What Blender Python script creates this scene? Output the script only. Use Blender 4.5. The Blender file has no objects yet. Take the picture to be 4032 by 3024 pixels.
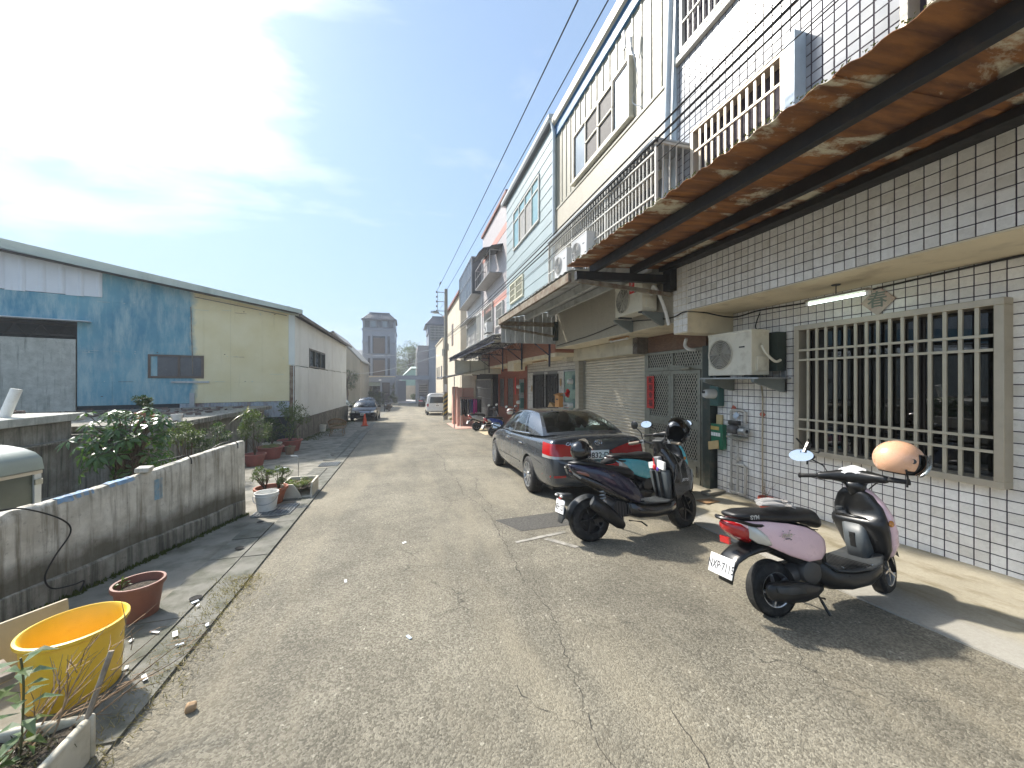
import bpy, bmesh, math, random
from mathutils import Vector, Matrix, Quaternion
from mathutils.bvhtree import BVHTree
from mathutils import noise as mnoise
R = math.radians
SC = bpy.context.scene
COL = SC.collection
random.seed(7)

# ---------------------------------------------------------------- camera
CAM_H = 1.75
cam = bpy.data.cameras.new('camera'); camo = bpy.data.objects.new('camera', cam); COL.objects.link(camo)
cam.sensor_width = 36.0; cam.lens = 13.525; cam.shift_y = -0.0025; cam.clip_start = 0.05; cam.clip_end = 3000
camo.location = (0, 0, CAM_H); camo.rotation_euler = (R(90), 0, R(-15.4)); SC.camera = camo

# ---------------------------------------------------------------- sky and sun
SUN_EL = 42.0; SUN_AZ = -41.0            # azimuth measured from +Y towards +X
sd = Vector((math.cos(R(SUN_EL))*math.sin(R(SUN_AZ)), math.cos(R(SUN_EL))*math.cos(R(SUN_AZ)), math.sin(R(SUN_EL))))
W = bpy.data.worlds.new('World'); SC.world = W; W.use_nodes = True
CLX, CLY = 17.7, 5.3
def build_world():
    nt = W.node_tree; n = nt.nodes; l = nt.links
    for x in list(n): n.remove(x)
    def N(t, **k):
        q = n.new(t)
        for a, b in k.items(): setattr(q, a, b)
        return q
    def mth(op, a, b=None, clamp=False):
        q = N('ShaderNodeMath', operation=op, use_clamp=clamp)
        for i, v in enumerate((a, b)):
            if v is None: continue
            if isinstance(v, (int, float)): q.inputs[i].default_value = v
            else: l.new(v, q.inputs[i])
        return q.outputs[0]
    out = N('ShaderNodeOutputWorld'); bg = N('ShaderNodeBackground'); l.new(bg.outputs[0], out.inputs[0])
    sky = N('ShaderNodeTexSky', sky_type='NISHITA', sun_disc=False)
    sky.sun_elevation = R(SUN_EL); sky.sun_rotation = R(SUN_AZ); sky.air_density = 1.0; sky.dust_density = 0.35; sky.ozone_density = 1.3; sky.altitude = 20
    tc = N('ShaderNodeTexCoord'); sep = N('ShaderNodeSeparateXYZ'); l.new(tc.outputs['Generated'], sep.inputs[0])
    zz = mth('ADD', mth('MAXIMUM', sep.outputs[2], 0.0), 0.16)
    px = mth('DIVIDE', sep.outputs[0], zz); py = mth('DIVIDE', sep.outputs[1], zz)
    cmb = N('ShaderNodeCombineXYZ'); l.new(px, cmb.inputs[0]); l.new(py, cmb.inputs[1])
    mp = N('ShaderNodeMapping'); mp.inputs['Rotation'].default_value = (0, 0, R(35)); mp.inputs['Scale'].default_value = (1.0, 1.9, 1.0); l.new(cmb.outputs[0], mp.inputs[0])
    n1 = N('ShaderNodeTexNoise'); n1.inputs['Scale'].default_value = 1.5; n1.inputs['Detail'].default_value = 9; n1.inputs['Roughness'].default_value = 0.55; n1.inputs['Distortion'].default_value = 0.25; l.new(mp.outputs[0], n1.inputs['Vector'])
    dot = N('ShaderNodeVectorMath', operation='DOT_PRODUCT'); nrm = N('ShaderNodeVectorMath', operation='NORMALIZE'); l.new(tc.outputs['Generated'], nrm.inputs[0])
    l.new(nrm.outputs[0], dot.inputs[0]); dot.inputs[1].default_value = sd
    d = mth('MAXIMUM', dot.outputs['Value'], 0.0)
    g1 = mth('POWER', d, 11.0); g2 = mth('POWER', d, 40.0)
    # clouds: a thin layer, denser round the sun
    hz = mth('SUBTRACT', 1.0, mth('MULTIPLY', mth('MAXIMUM', sep.outputs[2], 0.0), 1.75, True))
    haze = mth('ADD', mth('MULTIPLY', mth('POWER', hz, 1.2), 0.40), 0.52)
    mp2 = N('ShaderNodeMapping'); mp2.inputs['Location'].default_value = (CLX, CLY, 0); l.new(cmb.outputs[0], mp2.inputs[0])
    n2 = N('ShaderNodeTexNoise'); n2.inputs['Scale'].default_value = 0.42; n2.inputs['Detail'].default_value = 3; l.new(mp2.outputs[0], n2.inputs['Vector'])
    dens = mth('ADD', mth('ADD', mth('SUBTRACT', n1.outputs[0], 0.50), mth('MULTIPLY', mth('SUBTRACT', n2.outputs[0], 0.50), 1.25)), mth('MULTIPLY', g1, 0.06))
    cov = mth('ADD', mth('MULTIPLY', mth('MULTIPLY', mth('MULTIPLY', mth('ADD', dens, .02), 2.1, True), 0.86), mth('SUBTRACT', 1.0, mth('MULTIPLY', mth('SUBTRACT', haze, 0.52), 2.0))), 0.05)
    cb = mth('ADD', mth('ADD', 4.6, mth('MULTIPLY', g1, 4.0)), mth('MULTIPLY', g2, 60.0))
    cc = N('ShaderNodeVectorMath', operation='SCALE'); cc.inputs[0].default_value = (0.97, 1.0, 1.04); l.new(cb, cc.inputs['Scale'])
    m1 = N('ShaderNodeMix', data_type='RGBA'); l.new(haze, m1.inputs[0]); l.new(sky.outputs[0], m1.inputs[6]); m1.inputs[7].default_value = (1.30, 1.92, 2.70, 1)
    m2 = N('ShaderNodeMix', data_type='RGBA'); l.new(cov, m2.inputs[0]); l.new(m1.outputs[2], m2.inputs[6]); l.new(cc.outputs[0], m2.inputs[7])
    l.new(m2.outputs[2], bg.inputs[0]); bg.inputs[1].default_value = 0.083
build_world()
sun = bpy.data.lights.new('sun', 'SUN'); suno = bpy.data.objects.new('sun', sun); COL.objects.link(suno)
sun.energy = 2.0; sun.angle = R(2.6); sun.color = (1.0, 0.93, 0.82); suno.location = sd*60
suno.rotation_euler = sd.to_track_quat('Z', 'Y').to_euler()
SC.view_settings.view_transform = 'Standard'; SC.view_settings.look = 'None'; SC.view_settings.exposure = 1.82; SC.view_settings.gamma = 1.0
SC.render.resolution_x = 1024; SC.render.resolution_y = 768
SC.render.engine = 'CYCLES'; SC.cycles.max_bounces = 8; SC.cycles.transparent_max_bounces = 12

# ---------------------------------------------------------------- mesh helpers
def gz(y): return -0.036*min(y, 55.0)
ORG = {}
def org(o): return ORG.get(o.name, Vector((0, 0, 0))) if o else Vector((0, 0, 0))
def thing(name, label, cat, loc=(0, 0, 0), rz=0.0, group=None, local=False):
    o = bpy.data.objects.new(name, None); COL.objects.link(o); o.empty_display_size = 0.1
    o.location = loc; o.rotation_euler = (0, 0, rz); o['label'] = label; o['category'] = cat
    if group: o['group'] = group
    ORG[o.name] = Vector((0, 0, 0)) if local else Vector(loc)
    return o
def tag(o, label, cat, group=None):
    o['label'] = label; o['category'] = cat
    if group: o['group'] = group
    return o
def link(name, me, mat=None, parent=None, loc=None, rot=None, kind=None, scale=None):
    o = bpy.data.objects.new(name, me); COL.objects.link(o)
    if mat is not None and len(me.materials) == 0: me.materials.append(mat)
    if parent:
        o.parent = parent; ORG[o.name] = org(parent)
    if loc is not None: o.location = Vector(loc) - org(parent)
    if rot is not None: o.rotation_euler = rot
    if scale is not None: o.scale = scale
    if kind: o['kind'] = kind
    return o
def copy_tree(o, parent=None):
    c = o.copy(); COL.objects.link(c)
    if parent: c.parent = parent
    for ch in list(o.children): copy_tree(ch, c)
    return c
def basis(d, up=(0, 0, 1)):
    d = Vector(d).normalized(); u = Vector(up)
    if abs(d.dot(u)) > 0.98: u = Vector((1, 0, 0))
    s = d.cross(u).normalized(); return d, s, s.cross(d).normalized()
class B:
    def __init__(s): s.v = []; s.f = []
    def add(s, vs, fs):
        o = len(s.v); s.v += [tuple(v) for v in vs]; s.f += [tuple(i+o for i in f) for f in fs]; return s
    def box(s, x0, x1, y0, y1, z0, z1):
        return s.add([(x0,y0,z0),(x1,y0,z0),(x1,y1,z0),(x0,y1,z0),(x0,y0,z1),(x1,y0,z1),(x1,y1,z1),(x0,y1,z1)],
                     [(0,3,2,1),(4,5,6,7),(0,1,5,4),(1,2,6,5),(2,3,7,6),(3,0,4,7)])
    def cbox(s, c, d, rot=(0, 0, 0)):
        from mathutils import Euler
        m = Euler(rot).to_matrix(); c = Vector(c); h = [q/2 for q in d]
        vs = [c + m @ Vector((a*h[0], b*h[1], e*h[2])) for e in (-1, 1) for a, b in ((-1,-1),(1,-1),(1,1),(-1,1))]
        return s.add(vs, [(0,3,2,1),(4,5,6,7),(0,1,5,4),(1,2,6,5),(2,3,7,6),(3,0,4,7)])
    def beam(s, p0, p1, w, h, up=(0, 0, 1)):
        p0 = Vector(p0); p1 = Vector(p1); d, a, b = basis(p1-p0, up); a = a*w/2; b = b*h/2
        vs = [p + e for p in (p0, p1) for e in (-a-b, a-b, a+b, -a+b)]
        return s.add(vs, [(0,1,2,3),(7,6,5,4),(0,4,5,1),(1,5,6,2),(2,6,7,3),(3,7,4,0)])
    def cyl(s, p0, p1, r0, r1=None, n=12, cap=True):
        if r1 is None: r1 = r0
        p0 = Vector(p0); p1 = Vector(p1); d, a, b = basis(p1-p0)
        vs = []
        for p, r in ((p0, r0), (p1, r1)):
            for i in range(n):
                t = 2*math.pi*i/n; vs.append(p + a*math.cos(t)*r + b*math.sin(t)*r)
        fs = [(i, (i+1) % n, n+(i+1) % n, n+i) for i in range(n)]
        if cap: fs += [tuple(range(n-1, -1, -1)), tuple(range(n, 2*n))]
        return s.add(vs, fs)
    def tube(s, pts, r, n=8, cap=True):
        pts = [Vector(p) for p in pts]; rings = []; prev = None
        for i, p in enumerate(pts):
            t = (pts[min(i+1, len(pts)-1)] - pts[max(i-1, 0)])
            if t.length < 1e-6: t = Vector((0, 0, 1))
            t.normalize()
            if prev is None: _, a, b = basis(t)
            else:
                a = prev - t*prev.dot(t)
                if a.length < 1e-5: _, a, b = basis(t)
                a.normalize(); b = t.cross(a)
            prev = a; rr = r[i] if isinstance(r, (list, tuple)) else r
            rings.append([p + a*math.cos(2*math.pi*k/n)*rr + b*math.sin(2*math.pi*k/n)*rr for k in range(n)])
        return s.loft(rings, cap)
    def loft(s, rings, cap=True, closed=True):
        n = len(rings[0]); vs = [p for r in rings for p in r]; fs = []
        for j in range(len(rings)-1):
            for i in range(n if closed else n-1):
                k = (i+1) % n; fs.append((j*n+i, j*n+k, (j+1)*n+k, (j+1)*n+i))
        if cap and closed: fs += [tuple(range(n-1, -1, -1)), tuple(range((len(rings)-1)*n, len(rings)*n))]
        return s.add(vs, fs)
    def lathe(s, prof, c=(0, 0, 0), n=24, axis='z', squash=(1, 1)):
        c = Vector(c); rings = []
        for r, z in prof:
            ring = []
            for i in range(n):
                t = 2*math.pi*i/n; a, b = r*math.cos(t)*squash[0], r*math.sin(t)*squash[1]
                q = {'z': (a, b, z), 'x': (z, a, b), 'y': (b, z, a)}[axis]; ring.append(c + Vector(q))
            rings.append(ring)
        return s.loft(rings, False)
    def prism(s, poly, axis, a0, a1):
        def q(p, a): return {'x': (a, p[0], p[1]), 'y': (p[0], a, p[1]), 'z': (p[0], p[1], a)}[axis]
        n = len(poly); vs = [q(p, a0) for p in poly] + [q(p, a1) for p in poly]
        return s.add(vs, [tuple(range(n-1, -1, -1)), tuple(range(n, 2*n))] + [(i, (i+1) % n, n+(i+1) % n, n+i) for i in range(n)])
    def grid(s, fn, nu, nv, keep=None):
        o = len(s.v); s.v += [tuple(fn(i/nu, j/nv)) for j in range(nv+1) for i in range(nu+1)]
        for j in range(nv):
            for i in range(nu):
                if keep and not keep((i+.5)/nu, (j+.5)/nv): continue
                a = o + j*(nu+1)+i; s.f.append((a, a+1, a+nu+2, a+nu+1))
        return s
    def quad(s, a, b, c, d): return s.add([a, b, c, d], [(0, 1, 2, 3)])
    def ball(s, c, r, n=14, m=8, sc=(1, 1, 1)):
        c = Vector(c); rings = []
        for j in range(m+1):
            t = math.pi*j/m; rr = max(math.sin(t), 0.003)
            rings.append([c + Vector((rr*math.cos(2*math.pi*i/n)*r*sc[0], rr*math.sin(2*math.pi*i/n)*r*sc[1], -math.cos(t)*r*sc[2])) for i in range(n)])
        return s.loft(rings, True)
    # superellipse loft along x: sections (x, z, halfwidth, halfheight[, exponent, tilt, yc])
    def sl(s, secs, n=20, cap=True):
        rings = []
        for q in secs:
            x, z, w, h = q[:4]; e = q[4] if len(q) > 4 else 2.6; ti = q[5] if len(q) > 5 else 0.0; yc = q[6] if len(q) > 6 else 0.0
            ring = []
            for i in range(n):
                t = 2*math.pi*i/n; cx, sx = math.cos(t), math.sin(t)
                yy = w*math.copysign(abs(cx)**(2/e), cx); zz = h*math.copysign(abs(sx)**(2/e), sx)
                ring.append((x - zz*math.sin(R(ti)), yc + yy, z + zz*math.cos(R(ti))))
            rings.append(ring)
        return s.loft(rings, cap)
    def mesh(s, name, origin=(0, 0, 0), fix=True):
        me = bpy.data.meshes.new(name); ox, oy, oz = origin
        me.from_pydata([(x-ox, y-oy, z-oz) for x, y, z in s.v], [], s.f)
        if fix:
            bm = bmesh.new(); bm.from_mesh(me); bmesh.ops.recalc_face_normals(bm, faces=bm.faces); bm.to_mesh(me); bm.free()
        return me
    def build(s, name, mat, parent=None, smooth=False, bevel=0.0, seg=2, sub=0, kind=None, angle=40, loc=None, fix=True):
        me = s.mesh(name, org(parent), fix)
        if smooth: me.shade_smooth()
        if mat is not None: me.materials.append(mat)
        o = link(name, me, None, parent, kind=kind)
        if smooth and sub == 0 and smooth != 2: me.set_sharp_from_angle(angle=R(angle))
        if bevel:
            m = o.modifiers.new('bevel', 'BEVEL'); m.width = bevel; m.segments = seg; m.limit_method = 'ANGLE'; m.angle_limit = R(35); m.harden_normals = False
            if not smooth: me.shade_smooth(); me.set_sharp_from_angle(angle=R(40))
        if sub:
            m = o.modifiers.new('sub', 'SUBSURF'); m.levels = sub; m.render_levels = sub
        return o
def struct(o, kind='structure'):
    o['kind'] = kind; return o
def evalmesh(o):
    dg = bpy.context.evaluated_depsgraph_get(); dg.update()
    return bpy.data.meshes.new_from_object(o.evaluated_get(dg), depsgraph=dg)
def bake(o):
    me = evalmesh(o); o.modifiers.clear(); old = o.data; o.data = me; bpy.data.meshes.remove(old); return o
def textmesh(body, size, extrude=0.001, align='CENTER', shear=0.0, bold=0.0, spacing=1.0):
    c = bpy.data.curves.new('lettering', 'FONT'); c.body = body; c.size = size; c.extrude = extrude; c.align_x = align; c.align_y = 'CENTER'; c.shear = shear; c.offset = bold; c.resolution_u = 3; c.space_character = spacing
    o = bpy.data.objects.new('lettering', c); COL.objects.link(o); me = evalmesh(o); bpy.data.objects.remove(o); bpy.data.curves.remove(c); return me
def text(body, size, mat, parent, loc, rot, name='lettering', **k):
    me = textmesh(body, size, **k); me.materials.clear(); me.materials.append(mat); sx = k.pop('sx', 1)
    return link(name, me, None, parent, loc, rot)
# ---------------------------------------------------------------- materials
def nodes(name):
    m = bpy.data.materials.new(name); m.use_nodes = True; nt = m.node_tree; b = nt.nodes['Principled BSDF']; return m, nt, b
class NT:
    def __init__(s, nt): s.nt = nt; s.n = nt.nodes; s.l = nt.links; s._pos = None
    def N(s, t, **k):
        q = s.n.new(t)
        for a, b in k.items(): setattr(q, a, b)
        return q
    def pos(s):
        if s._pos is None: s._pos = s.N('ShaderNodeNewGeometry').outputs['Position']
        return s._pos
    def put(s, sock, v):
        if isinstance(v, (int, float, tuple, list)):
            sock.default_value = (*v, 1) if isinstance(v, (tuple, list)) and len(v) == 3 and sock.type == 'RGBA' else v
        else: s.l.new(v, sock)
    def mapv(s, vec, scale=(1, 1, 1), rot=(0, 0, 0), loc=(0, 0, 0)):
        q = s.N('ShaderNodeMapping'); q.inputs['Scale'].default_value = scale; q.inputs['Rotation'].default_value = rot; q.inputs['Location'].default_value = loc; s.l.new(vec, q.inputs[0]); return q.outputs[0]
    def noise(s, vec, scale, detail=4, rough=0.55, dist=0.0):
        q = s.N('ShaderNodeTexNoise'); s.l.new(vec, q.inputs['Vector']); q.inputs['Scale'].default_value = scale; q.inputs['Detail'].default_value = detail; q.inputs['Roughness'].default_value = rough; q.inputs['Distortion'].default_value = dist; return q.outputs[0]
    def vor(s, vec, scale, feature='F1', out='Distance'):
        q = s.N('ShaderNodeTexVoronoi', feature=feature); s.l.new(vec, q.inputs['Vector']); q.inputs['Scale'].default_value = scale; return q.outputs[out]
    def ramp(s, f, stops):
        q = s.N('ShaderNodeValToRGB'); e = q.color_ramp.elements
        while len(e) < len(stops): e.new(0.5)
        for i, (p, c) in enumerate(stops):
            e[i].position = p; e[i].color = (*c, 1) if isinstance(c, tuple) else (c, c, c, 1)
        s.l.new(f, q.inputs[0]); return q.outputs[0]
    def mix(s, f, a, b, mode='MIX'):
        q = s.N('ShaderNodeMix', data_type='RGBA', blend_type=mode); s.put(q.inputs[0], f); s.put(q.inputs[6], a); s.put(q.inputs[7], b); return q.outputs[2]
    def math(s, op, a, b=0.0, clamp=False):
        q = s.N('ShaderNodeMath', operation=op, use_clamp=clamp); s.put(q.inputs[0], a); s.put(q.inputs[1], b); return q.outputs[0]
    def bump(s, h, st, dist=0.01):
        q = s.N('ShaderNodeBump'); q.inputs['Strength'].default_value = st; q.inputs['Distance'].default_value = dist; s.put(q.inputs['Height'], h); return q.outputs[0]
    def sep(s, v):
        q = s.N('ShaderNodeSeparateXYZ'); s.l.new(v, q.inputs[0]); return q.outputs
MATS = {}
def M(name, c=(.5, .5, .5), r=.6, m=0.0, var=.12, sc=5.0, dirt=None, bump=None, coat=0.0, spec=.5, rand=0.0, streak=None, emit=None, cell=None):
    if name in MATS: return MATS[name]
    mt, nt, b = nodes(name); t = NT(nt); p = t.pos()
    hi = tuple(min(1, q*(1+var)) for q in c); lo = tuple(q*(1-var) for q in c)
    col = t.mix(t.ramp(t.noise(p, sc, 5), [(.3, 0.0), (.7, 1.0)]), lo, hi)
    if rand:
        oi = t.N('ShaderNodeObjectInfo').outputs['Random']
        col = t.mix(1.0, col, t.ramp(oi, [(0.0, 1-rand), (1.0, 1.0)]), 'MULTIPLY')
    if cell:
        y0_, dy_, z0_, dz_ = cell; s_ = t.sep(p); cb_ = t.N('ShaderNodeCombineXYZ'); t.l.new(t.math('FLOOR', t.math('DIVIDE', t.math('SUBTRACT', s_[1], y0_), dy_)), cb_.inputs[0]); t.l.new(t.math('FLOOR', t.math('DIVIDE', t.math('SUBTRACT', s_[2], z0_), dz_)), cb_.inputs[1])
        wn = t.N('ShaderNodeTexWhiteNoise'); t.l.new(cb_.outputs[0], wn.inputs['Vector']); col = t.mix(1.0, col, t.ramp(wn.outputs['Value'], [(0.0, (.80, .785, .75)), (.12, (.90, .89, .87)), (1.0, (1.0, 1.0, 1.0))]), 'MULTIPLY')
    rr = r
    if dirt:
        dc, amt, dsc = dirt; f = t.ramp(t.noise(p, dsc, 7, .62), [(.60-.28*amt, 0.0), (.78-.2*amt, 1.0)])
        f = t.math('MULTIPLY', f, min(1.0, .35+amt)); col = t.mix(f, col, dc)
    if streak:
        dc, amt, dsc = streak; f = t.ramp(t.noise(t.mapv(p, (dsc, dsc, dsc*.07)), 1.0, 5, .6), [(.62-.3*amt, 0.0), (.85-.2*amt, 1.0)]); col = t.mix(t.math('MULTIPLY', f, min(.9, .3+amt)), col, dc)
    t.put(b.inputs['Base Color'], col); b.inputs['Roughness'].default_value = r; b.inputs['Metallic'].default_value = m; b.inputs['Specular IOR Level'].default_value = spec; b.inputs['Coat Weight'].default_value = coat; b.inputs['Coat Roughness'].default_value = .06
    if r > .12:
        t.put(b.inputs['Roughness'], t.ramp(t.noise(p, sc*2.3, 3), [(.25, max(0.02, r*.82)), (.75, min(1, r*1.15))]))
    if bump: t.put(b.inputs['Normal'], t.bump(t.noise(p, bump[1], 5, .6), bump[0], .004 if len(bump) < 3 else bump[2]))
    if emit: b.inputs['Emission Color'].default_value = (*emit[0], 1); b.inputs['Emission Strength'].default_value = emit[1]
    MATS[name] = mt; return mt
def glass(name, tint=(.75, .82, .8), refl=.9, dark=.35):
    if name in MATS: return MATS[name]
    mt, nt, b = nodes(name); t = NT(nt); nt.nodes.remove(b); out = nt.nodes['Material Output']
    tr = t.N('ShaderNodeBsdfTransparent'); tr.inputs[0].default_value = (*[q*dark for q in tint], 1)
    gl = t.N('ShaderNodeBsdfGlossy'); gl.inputs['Roughness'].default_value = .015; gl.inputs[0].default_value = (refl, refl, refl, 1)
    fr = t.N('ShaderNodeFresnel'); fr.inputs[0].default_value = 1.6; mx = t.N('ShaderNodeMixShader')
    t.l.new(t.math('ADD', fr.outputs[0], .03, True), mx.inputs[0]); t.l.new(tr.outputs[0], mx.inputs[1]); t.l.new(gl.outputs[0], mx.inputs[2]); t.l.new(mx.outputs[0], out.inputs[0])
    MATS[name] = mt; return mt
def leafmat(name, c1, c2, r=.4):
    if name in MATS: return MATS[name]
    mt, nt, b = nodes(name); t = NT(nt); out = nt.nodes['Material Output']
    f = t.ramp(t.noise(t.pos(), 14, 3), [(.3, 0.0), (.7, 1.0)]); col = t.mix(f, c1, c2); t.put(b.inputs['Base Color'], col); b.inputs['Roughness'].default_value = r
    tl = t.N('ShaderNodeBsdfTranslucent'); t.put(tl.inputs[0], t.mix(1.0, col, (1.0, 1.1, .5), 'MULTIPLY')); mx = t.N('ShaderNodeMixShader'); mx.inputs[0].default_value = .32
    t.l.new(b.outputs[0], mx.inputs[1]); t.l.new(tl.outputs[0], mx.inputs[2]); t.l.new(mx.outputs[0], out.inputs[0]); MATS[name] = mt; return mt

def make_asphalt():
    mt, nt, b = nodes('asphalt'); t = NT(nt); p = t.pos()
    agg = t.vor(p, 84, out='Color'); aggv = t.math('MULTIPLY', t.sep(agg)[0], 1.0); d1 = t.vor(p, 84)
    fine = t.noise(p, 190, 3, .7); big = t.noise(p, .55, 5, .6); med = t.noise(p, 3.2, 5, .65)
    base = t.mix(t.ramp(aggv, [(.15, 0.0), (.9, 1.0)]), (.16, .144, .109), (.32, .293, .226))
    base = t.mix(t.ramp(fine, [(.33, .42), (.60, 0.0)]), base, (.12, .11, .088))
    base = t.mix(t.ramp(t.vor(p, 60, out='Color'), [(.91, 0.0), (.94, .55)]), base, (.58, .54, .44))
    base = t.mix(1.0, base, t.ramp(big, [(.3, .70), (.68, 1.20)]), 'MULTIPLY')
    base = t.mix(1.0, base, t.ramp(med, [(.3, .84), (.7, 1.10)]), 'MULTIPLY')
    sx = t.sep(p)[0]
    oil = t.math('MULTIPLY', t.ramp(t.noise(t.mapv(p, (1.4, .5, 1), loc=(0, 3, 0)), 1.0, 4, .6), [(.52, 0.0), (.72, 1.0)]), t.ramp(t.math('ABSOLUTE', t.math('SUBTRACT', sx, .75)), [(0.0, .65), (.8, 0.0)]))
    base = t.mix(oil, base, (.15, .137, .108))
    trk = t.math('MULTIPLY', t.ramp(t.math('ABSOLUTE', t.math('SUBTRACT', t.math('ABSOLUTE', t.math('SUBTRACT', t.math('ADD', sx, t.math('MULTIPLY', t.noise(p, .35, 2), .5)), .85)), .78)), [(.05, 1.0), (.42, 0.0)]), t.ramp(t.noise(t.mapv(p, (2, .3, 1)), 1.2, 4), [(.3, .15), (.7, .55)]))
    base = t.mix(trk, base, t.mix(1.0, base, (1.16, 1.15, 1.13), 'MULTIPLY'))
    dst = t.ramp(t.noise(t.mapv(p, (1.6, .35, 1), loc=(2, 7, 0)), .8, 6, .6), [(.48, 0.0), (.68, .5)]); base = t.mix(dst, base, (.36, .315, .225))
    # hairline cracking
    dv = t.N('ShaderNodeVectorMath', operation='ADD'); t.l.new(p, dv.inputs[0]); nz = t.N('ShaderNodeTexNoise'); t.l.new(p, nz.inputs[0]); nz.inputs['Scale'].default_value = 2.6; nz.inputs['Detail'].default_value = 6
    sc = t.N('ShaderNodeVectorMath', operation='SCALE'); t.l.new(nz.outputs[1], sc.inputs[0]); sc.inputs['Scale'].default_value = .55; t.l.new(sc.outputs[0], dv.inputs[1])
    cr = t.vor(dv.outputs[0], 1.15, 'DISTANCE_TO_EDGE'); crm = t.math('MULTIPLY', t.ramp(cr, [(0.0, 1.0), (.008, 0.0)]), t.ramp(t.noise(p, .42, 3), [(.53, 0.0), (.60, .75)]))
    base = t.mix(crm, base, (.06, .055, .045))
    t.put(b.inputs['Base Color'], base); b.inputs['Roughness'].default_value = .82; b.inputs['Specular IOR Level'].default_value = .35
    h = t.math('ADD', t.math('ADD', t.math('MULTIPLY', d1, -.7), t.math('MULTIPLY', t.vor(p, 150), -.5)), t.math('MULTIPLY', fine, .9)); t.put(b.inputs['Normal'], t.bump(t.math('SUBTRACT', h, crm), 0.7, .009)); return mt
def make_apron():
    mt, nt, b = nodes('apron_concrete'); t = NT(nt); p = t.pos()
    c = t.mix(t.ramp(t.noise(p, 1.3, 6, .6), [(.3, 0.0), (.7, 1.0)]), (.30, .27, .20), (.44, .40, .31))
    c = t.mix(t.ramp(t.noise(t.mapv(p, (3.5, 1.2, 1), rot=(0, 0, .5)), 1.4, 7, .66), [(.50, 0.0), (.66, .75)]), c, (.19, .155, .085))
    c = t.mix(t.ramp(t.sep(p)[0], [(0.0, 0.0), (1.0, 0.0)]), c, c)
    e = t.math('MULTIPLY', t.ramp(t.math('DIVIDE', t.math('SUBTRACT', t.sep(p)[0], 3.7), 1.5, True), [(.18, 1.0), (.3, 0.0)]), .75)
    c = t.mix(e, c, (.36, .35, .32))
    c = t.mix(1.0, c, t.ramp(t.noise(p, 45, 4, .7), [(.3, .86), (.7, 1.06)]), 'MULTIPLY')
    t.put(b.inputs['Base Color'], c); b.inputs['Roughness'].default_value = .75; t.put(b.inputs['Normal'], t.bump(t.noise(p, 60, 5, .65), .25, .004)); return mt
def make_oldconc(name='old_concrete', a=(.50, .47, .40), bb=(.74, .71, .63), stain=(.075, .075, .055), low=None, st=.5):
    """weathered cement render: vertical runs and a darker damp skirt (dirt with its own shape)"""
    mt, nt, b = nodes(name); t = NT(nt); p = t.pos()
    c = t.mix(t.ramp(t.noise(p, 5, 7, .65), [(.35, 0.0), (.65, 1.0)]), a, bb)
    f = t.ramp(t.noise(t.mapv(p, (13, 13, .9)), 1.0, 6, .65), [(.60-.2*st, 0.0), (.80-.2*st, .85)])
    c = t.mix(f, c, stain); c = t.mix(t.ramp(t.noise(p, 22, 5, .7), [(.58, 0.0), (.72, .55)]), c, tuple(q*.4 for q in a))
    if low:
        z0, z1, dc = low; zz = t.math('ADD', t.sep(p)[2], t.math('ADD', t.math('MULTIPLY', t.sep(p)[1], .036), t.math('MULTIPLY', t.noise(p, 3, 6, .7), .25)))
        g = t.ramp(t.math('DIVIDE', t.math('SUBTRACT', zz, z0), z1-z0, True), [(0.0, 1.0), (.82, .86), (1.0, 0.0)])
        g = t.math('MULTIPLY', g, t.ramp(t.noise(t.mapv(p, (5, 5, .8)), 1.0, 6, .6), [(.2, .62), (.5, 1.0)])); c = t.mix(g, c, dc)
    t.put(b.inputs['Base Color'], c); b.inputs['Roughness'].default_value = .88; t.put(b.inputs['Normal'], t.bump(t.noise(p, 38, 6, .7), .6, .01)); return mt
def make_paintedwall():
    """corrugated sheet wall painted blue, yellow near the corner"""
    mt, nt, b = nodes('blue_yellow_paint'); t = NT(nt); p = t.pos(); s = t.sep(p); X, Z = s[0], s[2]
    wob = t.math('MULTIPLY', t.math('SUBTRACT', t.noise(p, 1.6, 5, .6), .5), .55)
    bl = t.mix(t.ramp(t.noise(p, .9, 4), [(.35, 0.0), (.7, 1.0)]), (.085, .27, .38), (.19, .41, .49))
    ch = t.ramp(t.noise(t.mapv(p, (2.6, 2.6, .55)), 1.5, 9, .72), [(.43, 0.0), (.66, .85)])
    bl = t.mix(ch, bl, (.42, .56, .56))
    pw = t.ramp(t.noise(t.mapv(p, (1, 1, 1), loc=(4, 2, 1)), .55, 3), [(.55, 0.0), (.68, .45)]); bl = t.mix(pw, bl, (.48, .58, .57))
    ye = t.mix(t.ramp(t.noise(p, 1.2, 5), [(.3, 0.0), (.7, 1.0)]), (.76, .655, .37), (.85, .76, .50))
    ye = t.mix(t.ramp(t.noise(t.mapv(p, (9, 9, .5)), 1.0, 5), [(.62, 0.0), (.8, .3)]), ye, (.33, .28, .13))
    xe = t.math('ADD', X, wob); f = t.ramp(t.math('MULTIPLY', t.math('ADD', xe, 7.35), 1.6, True), [(.35, 0.0), (.65, 1.0)])
    low = t.math('MULTIPLY', t.ramp(t.math('ADD', Z, t.math('MULTIPLY', wob, 1.5)), [(.95, .8), (1.25, 0.0)]), t.ramp(t.noise(p, .7, 4), [(.42, 0.0), (.62, 1.0)])); ye = t.mix(low, ye, (.14, .33, .40))
    c = t.mix(f, bl, ye)
    t.put(b.inputs['Base Color'], c); b.inputs['Roughness'].default_value = .6; t.put(b.inputs['Normal'], t.bump(t.noise(p, 6, 5), .25, .02)); return mt
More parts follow.
